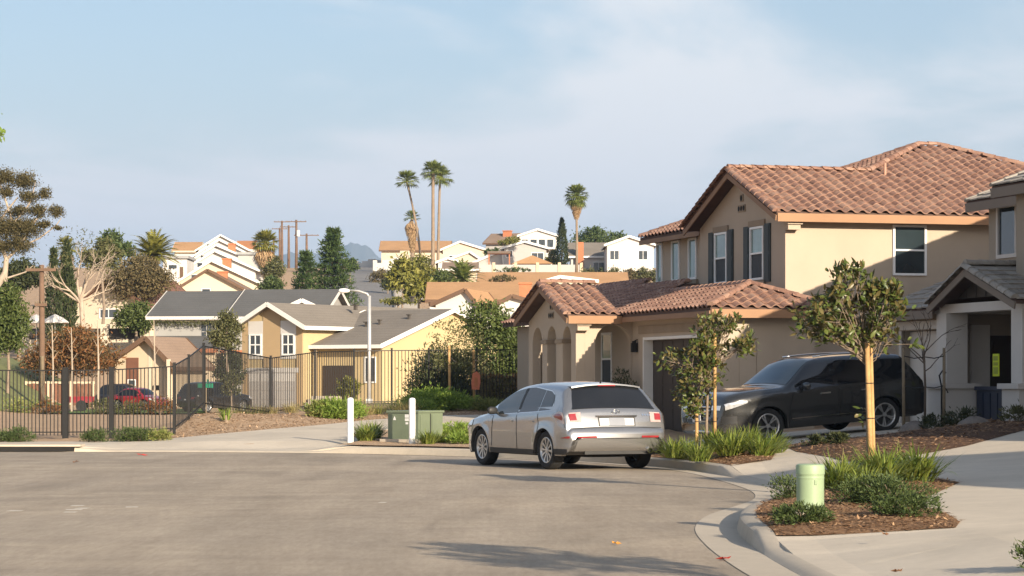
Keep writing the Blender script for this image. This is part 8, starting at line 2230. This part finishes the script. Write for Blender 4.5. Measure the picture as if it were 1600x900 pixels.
fan_palm('fan_palm', 'small fan palm on the skyline above the cypresses', (xat(104, 200), 200, 4.6), zat(388, 200) - 4.6, (0, 0), 0.22, 1.0, 30, 0.8, 'palm_yellow', T)
tree_at('rust_bush', 'large rust-orange and olive bush behind the wooden fence', 112, 508, 592, 150, 140, 4600, (0.24, 0.09), 'rust', 'shrub', bm='bark_dark'); tree_at('rust_bush', 'olive-green bush growing through the rust-orange one', 105, 512, 590, 140, 142.5, 3800, (0.24, 0.09), 'brownbush', 'shrub', bm='bark_dark')
tree_at('leafy_shrub', 'bright green shrub below the red-brown roof', 213, 470, 520, 64, 185, 4200, (0.28, 0.11), 'tree', 'shrub')
tree_at('leafy_shrub', 'yellow-green shrub between grey house and yellow gable', 352, 484, 548, 50, 145, 3000, (0.2, 0.08), 'olive', 'shrub'); tree_at('leafy_shrub', 'dark shrub under the patio roof of the grey house', 358, 540, 612, 46, 146, 2400, (0.2, 0.08), 'shrub_dark', 'shrub'); tree_at('leafy_shrub', 'sparse green plant behind the black car', 362, 575, 620, 30, 122, 1000, (0.18, 0.06), 'olive', 'shrub')
tree_at('leafy_shrub', 'yellow-green shrub by the entry steps of the yellow house', 545, 588, 622, 36, 141, 1500, (0.18, 0.07), 'tree_yellow', 'shrub')
for px, py, r_, lab in ((30, 612, 1.0, 'left strip of sunlit lawn shrubs beyond the gate fence'), (75, 622, 0.8, 'low rust and green border plant below the utility pole'), (160, 628, 0.8, 'low border plant below the red car'), (250, 622, 0.9, 'border plant at the corner of the beige house'), (205, 632, 0.7, 'low plant in front of the beige house')):
    Y = 117.0; x = xat(px, Y); shrub('border_plant', lab, (x, Y, 0.2), (r_, r_ * .8, r_ * .7), 900, (0.13, 0.05), 'mixgrass' if px < 60 else ('rust' if px in (75, 250) else 'olive'), 'plant', 'border plants beyond the gate fence')
Pl = [(-26, 119), (-15, 117), (-14.5, 121), (-16, 136), (-24, 136), (-30, 128)]
tag(sheet('lawn', Pl, lambda x, y: lotz(x, y), mat('lawn_green', (0.11, 0.17, 0.03), 0.95, 0.25, 1.5, 0.4, 30, fine=0.3), 1.5, 0.0), kind='structure')
Pb = [(-60, 100), (-22.8, 104), (-23.5, 118), (-25.5, 150), (-40, 160)]
tag(sheet('grass_bank', Pb, lambda x, y: lotz(x, y), mat('bank_grass', (0.16, 0.17, 0.06), 0.95, 0.3, 0.6, 0.4, 20, fine=0.3), 2.0, 0.03), kind='structure')
# palms and pines of the ridge
fan_palm('fan_palm', 'stout fan palm with brown skirt right of the gable row', (xat(415, 300), 300, zat(440, 300)), zat(381, 300) - zat(440, 300), (0, 0), 0.4, 1.75, 60, 2.4, 'palm_yellow', T, -0.5, 1.15)
tree_at('leafy_tree', 'olive tree at the foot of the stout fan palm', 428, 400, 440, 34, 290, 1300, (0.42, 0.17), 'olive'); tree_at('leafy_tree', 'dark green tree left of the two pines', 424, 432, 462, 42, 245, 1700, (0.36, 0.14), 'shrub')
conifer('pine_tree', 'shorter left pine behind the yellow house', (xat(478, 250), 250, zat(480, 250)), zat(389, 250) - zat(480, 250), 1.75, 3600, 'pine', T, (0.42, 0.12))
conifer('pine_tree', 'taller right pine behind the yellow house', (xat(520, 240), 240, zat(482, 240)), zat(354, 240) - zat(482, 240), 2.5, 6500, 'pine', T, (0.42, 0.12))
tree_at('leafy_tree', 'round tree at the street crest right of the tall pine', 547, 403, 425, 26, 330, 900, (0.45, 0.18), 'shrub')
fp = 'tall fan palms on the hill'
fan_palm('tall_palm', 'leaning tall palm, left of the twin palms', (xat(658, 360), 360, zat(425, 360)), zat(284, 360) - zat(425, 360), (xat(636, 360) - xat(658, 360), 0), 0.17, 1.85, 34, 0.0, 'palm', fp, -0.35)
fan_palm('tall_palm', 'left of the twin straight tall palms', (xat(676, 350), 350, zat(425, 350)), zat(270, 350) - zat(425, 350), (0.1, 0), 0.25, 1.9, 42, 0.0, 'palm', fp, -0.4)
fan_palm('tall_palm', 'right of the twin straight tall palms', (xat(684, 355), 355, zat(425, 355)), zat(279, 355) - zat(425, 355), (0.35, 0), 0.20, 1.9, 40, 0.0, 'palm', fp, -0.5)
fan_palm('tall_palm', 'short palm with thick brown skirt under the leaning palm', (xat(644, 372), 372, zat(420, 372)), zat(342, 372) - zat(420, 372), (0.0, 0), 0.28, 1.35, 26, 4.2, 'palm', fp, -0.1, 0.95)
fan_palm('tall_palm', 'lone fan palm with tan skirt above the brick chimney', (xat(901, 345), 345, zat(420, 345)), zat(306, 345) - zat(420, 345), (0, 0), 0.17, 1.75, 64, 2.6, 'palm', fp, -0.95, 0.85)
cypress('cypress_tree', 'slim dark cypress beside the pale grey hilltop house', (xat(878, 350), 350, zat(422, 350)), zat(343, 350) - zat(422, 350), 0.9, 3000, T)
tree_at('leafy_tree', 'round dark tree behind the grey-roofed hilltop house', 925, 355, 395, 68, 400, 3200, (0.5, 0.2), 'shrub'); tree_at('leafy_tree', 'dark tree top left of the white gable house', 962, 362, 392, 40, 405, 1500, (0.5, 0.2), 'shrub')
tree_at('leafy_shrub', 'yellow-green bush right of the pale grey hilltop house', 864, 390, 418, 22, 352, 900, (0.4, 0.16), 'tree_yellow', 'shrub'); tree_at('leafy_shrub', 'small palm-like bush beside the dark brown roof', 798, 370, 388, 34, 395, 900, (0.5, 0.16), 'tree_yellow', 'shrub'); tree_at('leafy_shrub', 'dark bush left of the pale grey hilltop house', 770, 388, 398, 30, 380, 600, (0.4, 0.16), 'shrub', 'shrub')
sg2 = 'shrub row below the white gable house'
for k, px in enumerate((918, 938, 960, 982, 1003, 1022)):
    tree_at('hill_shrub', ['pale', 'dark', 'olive', 'brownish', 'twiggy', 'grey-green'][k] + ' shrub number ' + ['one', 'two', 'three', 'four', 'five', 'six'][k] + ' from the chimney in the row below the white gable', px, 418 + 2 * (k % 2), 442, 30, 300, 900, (0.34, 0.13), ('olive', 'shrub_dark', 'olive', 'brownbush', 'olive', 'olive')[k], 'shrub')
tree_at('leafy_shrub', 'low garden hedge under the long grey garden wall', 800, 418, 426, 60, 335, 800, (0.3, 0.12), 'shrub', 'shrub'); tree_at('leafy_shrub', 'dry brown bush on the second long brown roof line', 782, 430, 441, 46, 255, 700, (0.3, 0.12), 'brownbush', 'shrub')
# big-leaf planting right of the uphill street
tree_at('broad_leaf_tree', 'tall broad-leaved clump left of the palm bases', 630, 402, 456, 44, 255, 1500, (0.62, 0.26), 'palm_yellow')
tree_at('leafy_tree', 'olive tree around the bases of the tall palms', 655, 398, 448, 50, 262, 2400, (0.36, 0.15), 'tree_yellow'); tree_at('leafy_tree', 'leafy mass between palm bases and fan palm clump', 690, 420, 452, 50, 256, 1700, (0.34, 0.14), 'tree')
tree_at('broad_leaf_tree', 'bright yellow-green broad leaves below the tall palms', 656, 428, 470, 50, 240, 1300, (0.6, 0.24), 'palm_yellow')
feather_palm('feather_palm', 'spreading green palm clump above the orange-brown roof', (xat(722, 240), 240, zat(452, 240)), 0.9, 0.3, 60, 2.3, 'palm', T, 12)
tree_at('leafy_shrub', 'brown shrub by the wall of the uphill street', 592, 420, 450, 34, 330, 1000, (0.36, 0.14), 'brownbush', 'shrub'); tree_at('leafy_shrub', 'dark shrub between street wall and broad leaves', 606, 425, 455, 22, 300, 700, (0.36, 0.14), 'shrub_dark', 'shrub'); tree_at('leafy_shrub', 'low yellow-green planting at the foot of the uphill street', 622, 465, 476, 60, 235, 1200, (0.26, 0.10), 'tree_yellow', 'shrub')
# distant mountain
rows = []
for j in range(7):
    f = j / 6; r = []
    for i in range(60):
        px = 330 + 330 * i / 59
        h = pl(px, [(330, 168), (385, 178), (420, 194), (450, 203), (475, 200), (505, 203), (535, 213), (556, 219), (575, 212), (592, 197), (615, 182), (660, 160)]) + 1.6 * sin(px * 0.21) + 1.2 * sin(px * 0.53)
        z = (h * 9000 / F) * f
        r.append(((px - 800) * 9000 / F, 9000 - 900 * (1 - f), z + (25 * sin(i * 1.7 + j * 2.1) * f * (1 - f))))
    rows.append(r)
mb = MB(); mb.grid(rows)
tag(mb.build('mountain', mat('mountain_scrub', (0.11, 0.10, 0.075), 0.95, 0.25, 0.004), smooth=True), kind='structure')
# air between the camera and the far hills
hz = MB().bb((-6000, -150, -3), (6000, 9600, 540)).build('haze', None)
hm_ = bpy.data.materials.new('haze_air'); hm_.use_nodes = True; tn = hm_.node_tree; tn.nodes.clear()
ov = tn.nodes.new('ShaderNodeOutputMaterial'); pv = tn.nodes.new('ShaderNodeVolumePrincipled')
pv.inputs['Color'].default_value = (0.42, 0.66, 1.0, 1); pv.inputs['Density'].default_value = 0.0001; pv.inputs['Anisotropy'].default_value = 0.0
tn.links.new(pv.outputs[0], ov.inputs['Volume']); hz.data.materials.append(hm_)
tag(hz, kind='stuff')
